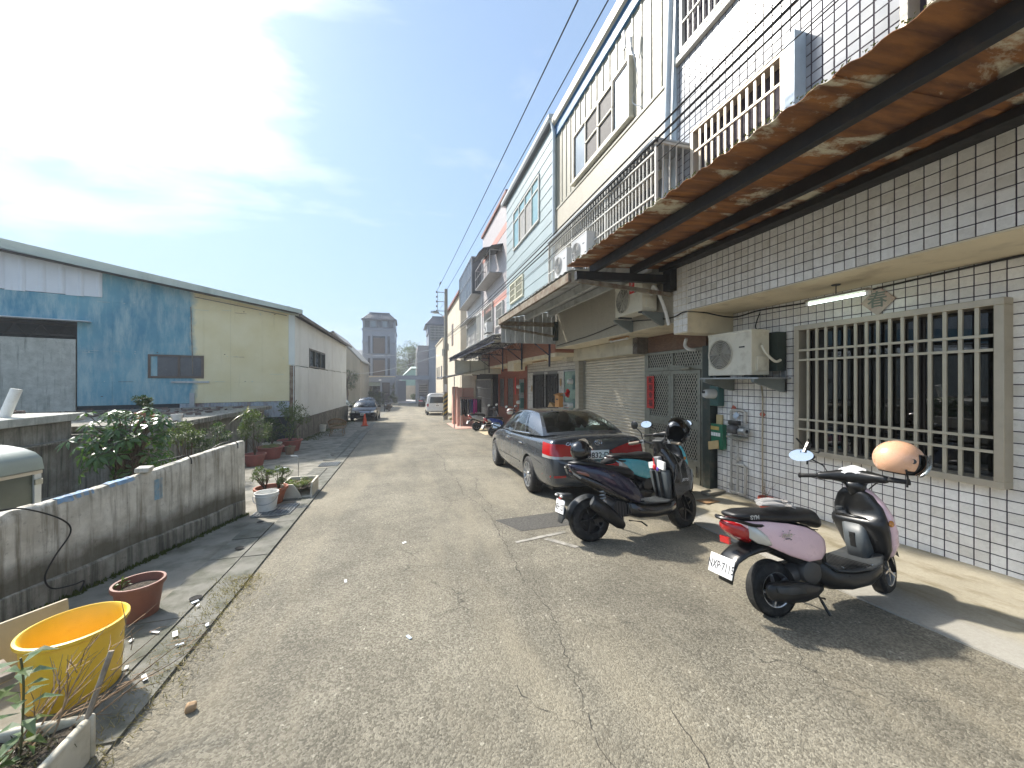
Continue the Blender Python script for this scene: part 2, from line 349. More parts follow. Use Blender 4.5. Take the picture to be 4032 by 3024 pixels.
def make_rust():
    mt, nt, b = nodes('rusted_sheet'); t = NT(nt); p = t.pos()
    big = t.noise(t.mapv(p, (1.0, 2.2, 1)), 1.1, 8, .68, .3); f = t.ramp(big, [(.40, 0.0), (.47, 1.0)])
    ru = t.mix(t.ramp(t.noise(t.mapv(p, (1.2, 7, 1)), 1.6, 6, .6), [(.3, 0.0), (.7, 1.0)]), (.10, .04, .02), (.33, .14, .042))
    sp = t.ramp(t.noise(p, 16, 6, .7), [(.60, 0.0), (.68, .8)])
    pa = t.mix(sp, (.54, .50, .38), (.38, .15, .04)); c = t.mix(f, pa, ru)
    t.put(b.inputs['Base Color'], c); b.inputs['Roughness'].default_value = .85; t.put(b.inputs['Normal'], t.bump(t.noise(p, 40, 5, .7), .4, .004)); return mt
def make_mosaic(name, c1, c2, mortar, bw=.045, bh=.02, axis='yz', wear=.25):
    """small facing tiles, too fine to pick apart singly"""
    mt, nt, b = nodes(name); t = NT(nt); p = t.pos(); s = t.sep(p); cb = t.N('ShaderNodeCombineXYZ'); t.l.new(s[1] if axis == 'yz' else s[0], cb.inputs[0]); t.l.new(s[2], cb.inputs[1])
    q = t.N('ShaderNodeTexBrick'); t.l.new(cb.outputs[0], q.inputs['Vector']); q.inputs['Scale'].default_value = 1.0; q.inputs['Brick Width'].default_value = bw; q.inputs['Row Height'].default_value = bh; q.inputs['Mortar Size'].default_value = bh*.09; q.inputs['Mortar Smooth'].default_value = .1
    t.put(q.inputs['Color1'], c1); t.put(q.inputs['Color2'], c2); t.put(q.inputs['Mortar'], mortar)
    c = t.mix(t.ramp(t.noise(t.mapv(p, (4, 4, .7)), 1.2, 6), [(.52, 0.0), (.8, wear)]), q.outputs[0], (.22, .19, .14)); t.put(b.inputs['Base Color'], c); b.inputs['Roughness'].default_value = .5; t.put(b.inputs['Normal'], t.bump(q.outputs['Fac'], -.4, .004)); return mt
asphalt = make_asphalt(); apron_m = make_apron(); paintwall = make_paintedwall(); rust = make_rust()
oldconc = make_oldconc(stain=(.14, .115, .07), low=(-.35, .62, (.075, .066, .04)), st=.6); oldconc2 = make_oldconc('damp_concrete', (.22, .205, .17), (.36, .345, .29), (.04, .042, .03), st=.7); stucco = make_oldconc('grey_stucco', (.40, .40, .35), (.56, .56, .50), (.16, .17, .14), st=.25)
plinth_m = make_oldconc('plinth_concrete', (.13, .12, .085), (.27, .245, .19), (.03, .03, .018), st=.75)
mos_beige = make_mosaic('beige_mosaic', (.42, .375, .29), (.48, .435, .345), (.26, .235, .18)); mos_brown = make_mosaic('brown_mosaic', (.17, .085, .045), (.23, .12, .065), (.08, .05, .035), .06, .022)
mos_brick = make_mosaic('red_brown_brick_tile', (.30, .11, .065), (.36, .15, .09), (.22, .12, .09), .23, .065); mos_pink = make_mosaic('pale_pink_tile', (.42, .385, .38), (.47, .435, .43), (.31, .28, .28), .22, .11, wear=.15); mos_grey = make_mosaic('grey_tile', (.22, .25, .30), (.27, .30, .35), (.18, .20, .24), .24, .08, 'xz', .1); mos_greyy = make_mosaic('grey_tile_side', (.30, .27, .27), (.36, .33, .33), (.24, .22, .22), .24, .08, 'yz', .1)
pave = M('pavement_concrete', (.235, .22, .18), .85, var=.25, sc=2.2, dirt=((.09, .085, .06), .55, 3.0), bump=(.5, 45)); slabm = M('gutter_concrete', (.17, .165, .14), .88, var=.25, sc=3, dirt=((.07, .075, .05), .6, 5), bump=(.8, 60)); earth = M('earth', (.10, .085, .055), .95, var=.4, sc=4, dirt=((.05, .06, .025), .6, 2.0), bump=(1, 25))
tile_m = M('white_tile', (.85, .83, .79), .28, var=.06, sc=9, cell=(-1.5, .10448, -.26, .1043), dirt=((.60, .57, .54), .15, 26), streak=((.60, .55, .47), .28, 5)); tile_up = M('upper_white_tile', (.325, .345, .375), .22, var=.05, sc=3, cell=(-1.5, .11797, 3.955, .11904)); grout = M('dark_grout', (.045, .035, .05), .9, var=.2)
cream = M('cream_paint', (.68, .60, .44), .75, var=.08, sc=2, dirt=((.40, .34, .24), .25, 3)); creamw = M('cream_render', (.58, .515, .40), .8, var=.08, sc=1.5, streak=((.40, .34, .27), .3, 3))
alu = M('bronze_aluminium', (.46, .41, .32), .42, .35, var=.08, sc=6); aluw = M('pale_aluminium', (.60, .54, .44), .4, .3, var=.06); whitebar = M('white_bar_paint', (.50, .49, .45), .5, var=.05, sc=8, dirt=((.40, .37, .30), .2, 14)); steelgrey = M('grey_green_steel', (.30, .30, .25), .4, .5, var=.1, sc=7, dirt=((.13, .12, .09), .25, 9)); galv = M('galvanised_steel', (.40, .42, .43), .38, .7, var=.15, sc=8)
blacksteel = M('black_steel', (.010, .010, .010), .55, var=.3, sc=6, dirt=((.05, .03, .018), .2, 8)); navysteel = M('navy_steel', (.018, .022, .045), .5, var=.2)
black = M('black_plastic', (.010, .0105, .011), .32, var=.2, sc=9, dirt=((.035, .033, .03), .10, 14)); dkgrey = M('dark_grey_plastic', (.040, .044, .046), .5, var=.15, sc=9, dirt=((.10, .095, .085), .2, 10)); rubber = M('tyre_rubber', (.013, .013, .013), .75, var=.3, sc=20, dirt=((.08, .075, .065), .3, 14)); chrome = M('chrome', (.75, .75, .76), .12, 1.0, var=.03); silver = M('wheel_silver', (.52, .53, .54), .3, .85, var=.06)
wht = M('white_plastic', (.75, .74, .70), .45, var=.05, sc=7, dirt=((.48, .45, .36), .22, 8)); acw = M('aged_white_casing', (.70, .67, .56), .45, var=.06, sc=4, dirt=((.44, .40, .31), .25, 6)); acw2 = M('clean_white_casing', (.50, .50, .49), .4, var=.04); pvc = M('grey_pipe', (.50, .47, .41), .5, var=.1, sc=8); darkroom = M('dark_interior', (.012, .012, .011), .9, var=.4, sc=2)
winglass = glass('window_glass', (.6, .65, .65), .9, .30); carglass = glass('car_glass', (.86, .96, .91), .9, .88); skyglass = M('reflective_pane', (.16, .20, .23), .06, .0, var=.1, spec=1.0); screenm = M('insect_screen', (.085, .078, .075), .7, var=.1, sc=30); bluepane = M('teal_pane', (.20, .34, .36), .12, var=.1, spec=.8)
redp = M('red_paper', (.62, .035, .030), .6, var=.08); ink = M('black_ink', (.012, .010, .010), .6); whiteink = M('white_print', (.78, .78, .77), .5, var=.02); goldm = M('gold_print', (.5, .36, .10), .4)
wood = M('wood', (.26, .17, .09), .7, var=.3, sc=9, dirt=((.12, .08, .05), .4, 6), bump=(.4, 40)); oldwood = M('weathered_wood', (.30, .25, .19), .8, var=.3, sc=10, dirt=((.09, .07, .055), .5, 7), bump=(.6, 40)); wicker_m = M('wicker', (.25, .15, .065), .6, var=.3, sc=40, bump=(.5, 90))
terra = M('terracotta_plastic', (.40, .13, .07), .55, var=.12, sc=5, dirt=((.22, .10, .07), .3, 7)); terra2 = M('faded_red_plastic', (.36, .11, .085), .55, var=.15, sc=5, dirt=((.20, .13, .10), .35, 6)); terra3 = M('brown_clay', (.24, .10, .07), .6, var=.1, sc=5, dirt=((.14, .08, .055), .3, 6)); soil = M('soil', (.060, .045, .03), .95, var=.5, sc=30, bump=(1, 50, .02)); foam = M('dirty_foam', (.62, .58, .48), .8, var=.1, sc=5, dirt=((.30, .27, .18), .45, 4)); yel = M('yellow_plastic', (.88, .57, .05), .42, var=.08, sc=4, dirt=((.68, .36, .02), .25, 6))
leaf_a = leafmat('leaf_umbrella', (.035, .085, .022), (.085, .16, .035), .25); leaf_b = leafmat('leaf_shrub', (.05, .095, .02), (.13, .17, .035)); leaf_c = leafmat('leaf_dark', (.022, .055, .018), (.06, .10, .025)); leaf_y = leafmat('leaf_pale', (.12, .17, .05), (.26, .30, .12)); leaf_d = leafmat('leaf_dry', (.26, .20, .09), (.34, .29, .15)); leaf_s = leafmat('leaf_silvery', (.10, .17, .07), (.26, .33, .20), .3); bark = M('bark', (.12, .085, .055), .85, var=.3, sc=20, bump=(.6, 50)); twig_m = M('dry_twig', (.24, .16, .09), .8, var=.3, sc=30)
corrw = M('white_corrugated', (.74, .77, .80), .45, var=.05, sc=2, streak=((.42, .42, .42), .25, 2)); corrc = M('cream_corrugated', (.33, .31, .24), .5, var=.05, sc=2, streak=((.32, .29, .21), .2, 2.5)); palegreen = M('pale_green_flashing', (.60, .64, .54), .5, var=.06, sc=2, streak=((.30, .33, .27), .3, 2)); sidewhite = M('faded_white_sheet', (.72, .74, .69), .6, var=.07, sc=.8, dirt=((.58, .60, .54), .3, .7), streak=((.56, .56, .49), .3, 1.5)); siding = M('pale_blue_siding', (.28, .345, .355), .5, var=.05, sc=2, bump=(.25, 70)); bluetrim = M('blue_trim_paint', (.035, .16, .34), .55, var=.15, sc=3, dirt=((.16, .13, .10), .3, 3)); rustbar = M('rusty_beam', (.23, .20, .15), .8, var=.3, sc=6, dirt=((.11, .055, .025), .6, 7), bump=(.5, 40)); undersheet = M('grey_sheet', (.45, .46, .45), .6, var=.12, sc=3, dirt=((.18, .16, .13), .3, 4)); rusty = M('rust', (.14, .055, .025), .9, var=.4, sc=12, bump=(.6, 50))
tealp = M('teal_paint', (.11, .52, .62), .28, var=.04, coat=.6); pinkp = M('pink_paint', (.78, .54, .575), .30, var=.04, sc=3, coat=.5, dirt=((.55, .38, .40), .2, 10)); navyp = M('navy_paint', (.010, .009, .035), .25, .2, var=.1, coat=.8); blackp = M('black_paint', (.008, .008, .009), .22, var=.1, coat=.8, dirt=((.04, .038, .034), .15, 10)); peach = M('peach_shell', (.78, .44, .27), .28, var=.04, coat=.5); redlens = M('red_lens', (.42, .008, .010), .12, var=.1, coat=1.0); clearlens = M('clear_lens', (.55, .54, .50), .12, .3, var=.1, coat=1.0); amber = M('amber_lens', (.55, .20, .02), .2, coat=.8); cargrey = M('charcoal_car_paint', (.085, .095, .108), .26, .55, var=.03, sc=2, coat=1.0); carblack = M('black_car_paint', (.004, .004, .005), .3, .0, var=.05, coat=.12, spec=.2); carwhite = M('white_car_paint', (.68, .69, .70), .25, var=.02, coat=.8); scsilver = M('silver_scooter_paint', (.40, .40, .40), .3, .5, var=.05, coat=.6); scblue = M('blue_scooter_paint', (.02, .06, .30), .28, var=.05, coat=.7); coneo = M('orange_cone', (.80, .10, .035), .5, var=.05, dirt=((.5, .09, .04), .2, 8)); greenbox = M('green_enamel', (.02, .16, .085), .4, var=.1); meterg = M('meter_green', (.035, .11, .10), .4, var=.1); woodbox = M('varnished_wood', (.52, .25, .075), .4, var=.12, sc=7); cardb = M('cardboard', (.42, .28, .14), .85, var=.08); pinkrender = M('pink_render', (.62, .36, .29), .75, var=.08, sc=2, dirt=((.46, .28, .22), .3, 3)); seatm = M('seat_vinyl', (.008, .008, .009), .48, var=.2, sc=14, bump=(.2, 220)); fabricg = M('grey_fabric', (.30, .29, .28), .9, var=.12, sc=20, bump=(.5, 120)); truckg = M('army_green_enamel', (.055, .068, .050), .4, var=.12, sc=4, dirt=((.10, .105, .08), .3, 6)); rooflight = M('roof_enamel', (.28, .31, .26), .35, var=.1, sc=3); greenstool = M('green_plastic', (.015, .13, .10), .4, var=.1); mirrorm = M('mirror_glass', (.85, .88, .9), .03, 1.0, var=.01)
# ---------------------------------------------------------------- setting: ground, road, pavements
YS = [-14 + i*0.5 for i in range(0, 169)] + [75, 90]
def ribbon(name, mat, ys, xl, xr, dz=0.0, thick=0.0, dzr=None, nx=1, kind='structure', parent=None):
    b = B(); rows = []
    for y in ys:
        a, c = xl(y), xr(y)
        rows.append([(a+(c-a)*i/nx, y, gz(y)+dz+((dzr if dzr is not None else dz)-dz)*i/nx) for i in range(nx+1)])
    n = nx+1
    b.add([p for r in rows for p in r], [(j*n+i, j*n+i+1, (j+1)*n+i+1, (j+1)*n+i) for j in range(len(rows)-1) for i in range(nx)])
    if thick:
        for i in (0, nx):
            for j in range(len(rows)-1):
                p, q = rows[j][i], rows[j+1][i]; b.quad(p, q, (q[0], q[1], q[2]-thick), (p[0], p[1], p[2]-thick))
        for r in (rows[0], rows[-1]): b.quad(r[0], r[-1], (r[-1][0], r[-1][1], r[-1][2]-thick), (r[0][0], r[0][1], r[0][2]-thick))
    o = b.build(name, mat, parent)
    if kind: struct(o, kind)
    return o
gb = B(); gys = [-300, -14, 0, 20, 40, 55, 100, 400, 1500]
gys = [-200, -14, 0, 20, 40, 55, 100, 250, 420]
for j in range(len(gys)-1):
    y0, y1 = gys[j], gys[j+1]
    gb.quad((-420, y0, gz(max(y0, -14))-.06), (420, y0, gz(max(y0, -14))-.06), (420, y1, gz(y1)-.06), (-420, y1, gz(y1)-.06))
struct(gb.build('ground', earth, fix=False))
roadL = lambda y: -1.36-.0215*y if y < 31 else -2.05-.006*(y-31)
road = ribbon('road', asphalt, YS, lambda y: roadL(y)-.06, lambda y: 3.74 if y < 17 else min(3.74+(y-17)*.05, 5.4), 0.0)
WE = Vector((-2.31, 6.6, 0)); WD = Vector((-.2415, -.9704, 0)); WN = Vector((.9704, -.2415, 0))
wallX = lambda y: -2.31 + (y-6.6)*.2489
pav = ribbon('pavement', pave, [y for y in YS if -3 <= y <= 31], lambda y: wallX(y)-.1 if y < 6.6 else -4.4, lambda y: roadL(y)-.012, .010, .05)
ribbon('forecourt', pave, [30.5, 34, 40, 46, 52, 55, 60, 68], lambda y: -12.0, lambda y: roadL(y)+.05, .008)
apron = ribbon('concrete_apron', apron_m, [y for y in YS if -10 <= y <= 16.5], lambda y: 3.70+.03*math.sin(y*1.7), lambda y: 5.3, .014, .06, dzr=.085, nx=4)
apr2 = ribbon('pale_apron', M('pale_yellow_concrete', (.52, .43, .28), .8, var=.12, sc=2, dirt=((.33, .27, .18), .3, 3)), [16.5, 17, 18, 19, 19.8], lambda y: 3.35, lambda y: 5.5, .012, .05, dzr=.07)
apr3 = ribbon('pink_tile_apron', M('pink_floor_tile', (.60, .38, .31), .6, var=.1, sc=4), [19.9, 21, 22, 23, 24.3], lambda y: 2.45, lambda y: 5.6, .016, .06, dzr=.05)
yard = ribbon('yard_floor', oldconc2, [0, 2, 4, 6, 8, 10, 12, 14, 17], lambda y: -14.0, lambda y: wallX(min(y, 6.6))-.08 if y < 6.7 else -4.3, -.02)
ribbon('court_paving', M('pale_court_paving', (.50, .50, .50), .7, var=.1, sc=1), [67.6, 74, 90], lambda y: -1.7, lambda y: 2.0, .05)
# gutter cover slabs along the left edge
random.seed(3)
def slab_mesh(n, w, l, h): return B().box(-w/2, w/2, -l/2, l/2, 0, h).mesh(n)
sm = slab_mesh('gutter_slab', .30, .592, .05); sm.materials.append(slabm); km = slab_mesh('kerb_slab', .245, 1.192, .045); km.materials.append(slabm)
y = 2.4
while y < 20.5:
    if not (6.15 < y+.3 < 7.2 or 10.2 < y+.3 < 11.2):
        x = roadL(y)-.42; o = link('gutter_slab', sm, None, pav, (x, y+.3, gz(y+.3)-.028+random.uniform(-.003, .005)), (-.036, 0, .0215+random.uniform(-.006, .006)))
    y += .60
y = 2.4
while y < 27:
    o = link('kerb_slab', km, None, pav, (roadL(y)-.138, y+.6, gz(y+.6)-.026+random.uniform(-.003, .003)), (-.036, 0, .0215)); y += 1.2
for (x, y) in ((-1.74, 3.9), (-1.83, 5.05), (-1.93, 6.02), (-2.02, 9.0), (-2.06, 12.2)):
    b = B(); b.lathe([(.001, 0), (.045, 0)], (x, y, gz(y)+.0375), 14); b.build('drain_hole', M('hole_black', (.008, .008, .007), .95), pav)
# cracks and flat patches on the asphalt
crackm = M('crack', (.045, .04, .034), .95)
def crack(pts, w, seed):
    random.seed(seed); b = B(); P = []
    for i in range(len(pts)-1):
        a, c = Vector(pts[i]), Vector(pts[i+1]); n = max(2, int((c-a).length/.05))
        for k in range(n):
            q = a.lerp(c, k/n); P.append(q + Vector((random.uniform(-.022, .022), random.uniform(-.022, .022))))
    L = []
    for i, p in enumerate(P):
        ww = w*.52*random.uniform(.1, 1.0)*(1-abs(2*i/len(P)-1)**4); L.append(((p.x-ww, p.y, gz(p.y)+.004), (p.x+ww, p.y+ww*.5, gz(p.y)+.004)))
    for i in range(len(L)-1): b.quad(L[i][0], L[i][1], L[i+1][1], L[i+1][0])
    return b.build('crack', crackm, road, fix=False)
crack([(1.0, .9), (.98, 1.4), (.92, 1.8), (1.02, 2.3), (1.12, 2.9), (1.06, 3.4), (1.12, 4.2), (1.17, 5.2), (1.15, 5.9), (.98, 6.8), (1.02, 8.0), (.88, 9.3), (1.0, 10.6), (.86, 12.2), (1.0, 14), (.95, 15.5)], .010, 1)
crack([(1.45, 1.0), (1.38, 1.5), (1.42, 1.9)], .008, 2); crack([(1.17, 5.25), (1.30, 6.0), (1.22, 6.9), (1.42, 7.9), (1.3, 8.8)], .010, 3)
crack([(1.02, 2.3), (1.25, 2.55), (1.6, 2.62), (1.95, 2.5)], .005, 4); crack([(.92, 1.8), (.7, 2.05), (.62, 2.3)], .006, 5); crack([(.98, 6.8), (.6, 7.6), (.55, 8.6)], .006, 6)
crack([(1.18, 5.25), (1.7, 5.28), (2.1, 5.36), (2.6, 5.4)], .014, 8); crack([(1.18, 5.25), (1.32, 4.8), (1.5, 4.62), (1.62, 4.3)], .008, 9)
b = B(); b.add([(1.19, 5.24, gz(5.24)+.003), (1.42, 4.72, gz(4.72)+.003), (2.7, 4.78, gz(4.78)+.003), (2.7, 5.39, gz(5.39)+.003)], [(0, 1, 2, 3)]); b.build('asphalt_repair', M('dark_asphalt', (.085, .08, .07), .85, var=.4, sc=40, bump=(1, 90, .01)), road)  # flat darker quad laid just above the road surface
for pts in (((1.25, 4.35), (1.95, 4.5), (1.95, 4.57), (1.25, 4.41)), ((1.6, 4.37), (1.85, 4.02), (1.92, 4.05), (1.67, 4.4))):
    B().add([(x, y, gz(y)+.005) for x, y in pts], [(0, 1, 2, 3)]).build('cement_smear', M('cement_smear', (.33, .31, .27), .9, var=.35, sc=14, dirt=((.19, .18, .15), .6, 9)), road)
for i, yy in enumerate((19.6, 22.6)):
    crack([(.9-.2*i, yy), (1.8, yy+.05), (2.8, yy+.02)], .025, 20+i)
mo = B(); random.seed(11)
for i in range(2600):
    y = random.uniform(16.8, 29.5); x = -4.08+abs(random.gauss(0, .30)); s = random.uniform(.012, .03)
    a = random.uniform(0, 6.28); z = gz(y)+.014
    mo.add([(x-s*math.cos(a), y-s*math.sin(a), z), (x+s*math.cos(a), y+s*math.sin(a), z), (x, y, z+random.uniform(.01, .035))], [(0, 1, 2)])
for i in range(900):
    t = random.uniform(0, 4.0); p = WE + WD*t + WN*(.02+abs(random.gauss(0, .03))); s = random.uniform(.008, .02); a = random.uniform(0, 6.28); z = gz(p.y)+.012
    mo.add([(p.x-s*math.cos(a), p.y-s*math.sin(a), z), (p.x+s*math.cos(a), p.y+s*math.sin(a), z), (p.x, p.y, z+random.uniform(.01, .05))], [(0, 1, 2)])
o = mo.build('moss', leafmat('moss_green', (.05, .075, .012), (.10, .12, .025), .8), fix=False); tag(o, 'green moss growing along the foot of the walls', 'moss'); o['kind'] = 'stuff'
dg = B(); random.seed(12)
for i in range(2600):
    y = random.uniform(1.6, 3.9) if random.random() < .75 else random.uniform(3.9, 4.3); x = roadL(y)-.06+random.gauss(0, .10)-.06*(y < 2.6); z = gz(y)+.012; a = random.uniform(0, 6.28); L = random.uniform(.02, .07)
    dg.add([(x, y, z), (x+.004, y+.004, z), (x+L*math.cos(a), y+L*math.sin(a), z+random.uniform(.004, .04))], [(0, 1, 2)])
o = dg.build('dry_grass', leaf_d, fix=False); tag(o, 'dry yellow grass and debris along the left road edge', 'grass'); o['kind'] = 'stuff'

# ---------------------------------------------------------------- left: low weathered wall
cw = thing('concrete_wall', 'low weathered concrete boundary wall with crumbling top and rain streaks', 'wall', (WE.x, WE.y, gz(6.6)))
def wall_ring(t):
    p = WE + WD*t; g = gz(p.y)-.08; top = .86-.062*t + .008*math.sin(t*3)
    if t > 2.4: top += mnoise.noise(Vector((t*2.1, 0, 3)))*.035 + mnoise.noise(Vector((t*9, 0, 8)))*.022
    else: top += mnoise.noise(Vector((t*7, 2, 3)))*.006
    prof = [(.0, g), (.0, g+.2), (-.006, g+.26), (-.012, g+.45), (-.012, g+.7), (-.014, top-.10), (-.018, top-.03), (-.03, top), (-.075, top+.006), (-.115, top-.002), (-.135, top-.03), (-.14, g+.5), (-.145, g+.2), (-.145, g)]
    rg = []
    for k, (a, z) in enumerate(prof):
        amp = .006 + (.012 if k in (6, 7, 8, 9, 10) and t > 2.2 else 0)
        q = p + WN*(a + mnoise.noise(Vector((t*6, z*6, k)))*amp); rg.append((q.x, q.y, z + mnoise.noise(Vector((t*14, k*3.1, 1)))*(amp if k in (6, 7, 8, 9, 10) else 0)))
    return rg
B().loft([wall_ring(-.0+i*.045) for i in range(140)]).build('wall_body', oldconc, cw, smooth=True, angle=50)
# cement footing ledge left of the joint
fb = B()
for i in range(1):
    fb.loft([[tuple(WE+WD*t+WN*a)[:2]+(z+gz((WE+WD*t).y),) for a, z in ((-.02, -.03), (.012+.012*mnoise.noise(Vector((t*5, 1, 0))), -.03), (.010+.012*mnoise.noise(Vector((t*5, 2, 0))), .21+.03*mnoise.noise(Vector((t*2, 0, 0)))), (-.02, .235))] for t in [0.02+k*.08 for k in range(60)]])
fb.build('footing', oldconc2, cw)
br = B(); p = WE+WD*1.55; br.cbox((p.x-.06, p.y, .796), (.12, .17, .05), (0, .05, .25)); br.build('loose_brick', oldconc, cw, bevel=.01)
for t, s in ((2.0, .24), (1.72, .16)):
    p = WE+WD*t; b = B(); b.grid(lambda u, v: (p.x-.07*v*1.5-.01+.0, p.y+(u-.5)*s*1.3, .742+.0625*(2.0-t)*1.0+.012*math.sin(u*9+v*4)+.006), 6, 3)
# black cable draped over the wall
def wp(t, out, z): q = WE+WD*t+WN*out; return (q.x, q.y, z)
def ring_patch(name, t0, t1, ks, mat, off=.006):
    b = B(); n = 14; rows = []
    for i in range(n+1):
        rg = wall_ring(t0+(t1-t0)*i/n); rows.append([Vector(rg[k])+Vector((WN.x*off*(k < 8), WN.y*off*(k < 8), off*(k >= 7))) for k in ks])
    for i in range(n):
        for k in range(len(ks)-1):
            if random.random() < .16: continue
            b.quad(rows[i][k], rows[i][k+1], rows[i+1][k+1], rows[i+1][k])
    return b.build(name, mat, cw, fix=False)
bpaint = M('blue_spill', (.20, .34, .52), .8, var=.25, sc=20, dirt=((.40, .42, .42), .5, 18))
ring_patch('blue_paint', 1.72, 1.98, (6, 7, 8, 9), bpaint); ring_patch('blue_paint', 2.12, 2.42, (6, 7, 8), bpaint); random.seed(8); ring_patch('blue_paint', 1.40, 1.50, (4, 5), M('blue_smear', (.22, .36, .46), .8, var=.3, sc=14, dirt=((.45, .44, .40), .6, 9)), .004)
cb = B(); pts = [wp(3.30, -.45, .48), wp(3.15, -.22, .70), wp(3.0, -.12, .735), wp(2.75, -.03, .752), wp(2.62, .015, .70), wp(2.42, .03, .55), wp(2.36, .03, .42), wp(2.48, .03, .26), wp(2.55, .03, .12), wp(2.5, .035, .0), wp(2.35, .05, -.045), wp(2.28, .06, -.05), wp(2.32, .07, -.12)]
def smoothpts(pts, n=6):
    P = [Vector(p) for p in pts]; out = []
    for i in range(len(P)-1):
        p0, p1, p2, p3 = P[max(i-1, 0)], P[i], P[i+1], P[min(i+2, len(P)-1)]
        for k in range(n):
            t = k/n; out.append(.5*((2*p1)+(p2-p0)*t+(2*p0-5*p1+4*p2-p3)*t*t+(3*p1-p0-3*p2+p3)*t**3))
    return out+[P[-1]]
o = B().tube(smoothpts(pts), .006, 6).build('cable', blacksteel, smooth=True); tag(o, 'thin black cable draped over the low concrete wall, loose end hanging down', 'cable')
for t in (1.05, .22):
    o = B().tube(smoothpts([wp(t+.25, -.15, .83), wp(t+.12, -.10, .895-.06*t), wp(t, -.04, .905-.06*t), wp(t-.02, .012, .87-.06*t), wp(t-.02, .02, .80-.06*t)]), .007, 6).build('cable', blacksteel, smooth=True); tag(o, 'short black hook of cable over the wall top '+('beside the loose brick' if t > 1 else 'at the end of the wall'), 'cable')

# ---------------------------------------------------------------- left: old flat roofed shed behind the wall
sh = thing('concrete_shed', 'low old concrete shed with flat slab roof below the blue warehouse', 'shed', (-7.5, 8.5, gz(8.5)))
B().box(-13.5, -6.25, 5.5, 9.45, gz(9)-.1, .98).box(-13.5, -4.95, 9.45, 15.8, gz(12)-.1, .72).build('wall', oldconc2, sh)
B().box(-13.6, -6.12, 5.3, 9.6, 1.0, 1.14).build('roof_slab', stucco, sh, bevel=.015)
B().box(-13.6, -4.75, 9.62, 16.0, .74, .86).build('roof_slab', oldconc2, sh, bevel=.015)
B().box(-6.26, -6.10, 5.4, 9.5, .62, .655).build('ledge', oldconc2, sh)
o = B().cyl((-6.55, 8.55, 1.14), (-6.44, 8.62, 1.62), .07, n=16).build('plastic_pipe', wht, smooth=True); tag(o, 'white plastic pipe stub leaning on the shed roof', 'pipe')
random.seed(5)
rb = B()
for i in range(70):
    rb.cbox((random.uniform(-12, -7), random.uniform(9.0, 9.55), 1.16), (random.uniform(.05, .3), random.uniform(.03, .12), random.uniform(.02, .07)), (random.uniform(-.2, .2), random.uniform(-.2, .2), random.uniform(0, 3)))
for i in range(90):
    rb.cbox((random.uniform(-9.5, -5.2), random.uniform(11, 15.2), .885), (random.uniform(.05, .35), random.uniform(.03, .14), random.uniform(.02, .07)), (random.uniform(-.2, .2), random.uniform(-.2, .2), random.uniform(0, 3)))
o = rb.build('rubble', M('rubble', (.16, .12, .10), .9, var=.5, sc=3)); tag(o, 'loose rubble and scrap lying on the shed roof', 'rubble'); o['kind'] = 'stuff'
for i, (p, d, a, lab) in enumerate((((-5.15, 10.6, .875), (.22, 1.1, .03), .35, 'long grey plank on the shed roof beside the white bucket'), ((-6.4, 12.6, .875), (.25, 1.5, .04), -1.1, 'grey plank lying on the shed roof behind the round shrub'))):
    o = B().cbox(p, d, (0, 0, a)).build('plank', oldwood, bevel=.004); tag(o, lab, 'plank')
def bucket(name, x, y, z, r0, r1, h, mat, label, handle=True, cat='bucket', lean=0):
    t = thing(name, label, cat, (x, y, z))
    B().lathe([(.001, z+.004), (r0, z), (r0, z+.01), (r1*.985, z+h*.80), (r1*1.06, z+h*.81), (r1*1.06, z+h*.85), (r1, z+h*.86), (r1*1.01, z+h*.93), (r1*1.05, z+h*.94), (r1*1.05, z+h), (r1*.95, z+h), (r0*.92, z+.02), (.001, z+.02)], (x, y, 0), 28).build('pail', mat, t, smooth=True, angle=35)
    if handle:
        B().tube([(x+r1*1.05*math.cos(a), y-r1*.35-r1*.72*math.sin(a)*.95, z+h*.82-math.sin(a)*h*.40) for a in [math.pi*k/14 for k in range(15)]], .005, 6).build('handle', galv, t, smooth=True)
    return t
bucket('bucket', -4.95, 10.3, .86, .085, .10, .16, wht, 'small white bucket standing on the shed roof', False)
bucket('bucket', -2.04, 6.62, gz(6.62)+.045, .125, .155, .27, wht, 'white plastic pail with wire handle on the drain grate')
bucket('bucket', -4.0, 20.9, gz(20.9)+.02, .14, .17, .34, acw, 'dirty white pail at the foot of the warehouse wall')

# ---------------------------------------------------------------- left: warehouse
FC = Vector((-4.2, 16.7, 0)); FD = Vector((-.9397, -.342, 0)); FN = Vector((.342, -.9397, 0))
def fw(s, out, z): q = FC+FD*s+FN*out; return (q.x, q.y, z)
ftop = lambda s: 4.36+.163*s
wh = thing('warehouse', 'sheet metal warehouse with faded blue and yellow gable and white side', 'warehouse', (-6, 17, gz(17)))
def fbox(b, s0, s1, z0, z1, o0, o1, zt=None):
    za, zb = (z1, z1) if zt is None else (min(z1, zt(s0)), min(z1, zt(s1)))
    b.add([fw(s0, o0, z0), fw(s1, o0, z0), fw(s1, o1, z0), fw(s0, o1, z0), fw(s0, o0, za), fw(s1, o0, zb), fw(s1, o1, zb), fw(s0, o1, za)], [(0,3,2,1),(4,5,6,7),(0,1,5,4),(1,2,6,5),(2,3,7,6),(3,0,4,7)]); return b
bk = B(); fbox(bk, 0, 5.75, -.7, 9, -.25, -.02, ftop); fbox(bk, 5.75, 14, -.7, 3.0, -.6, -.35); fbox(bk, 5.75, 14, 3.55, 9, -.25, -.02, ftop); bk.build('backing_wall', M('wall_dark', (.03, .04, .045), .9), wh)
rv = random.Random(4)
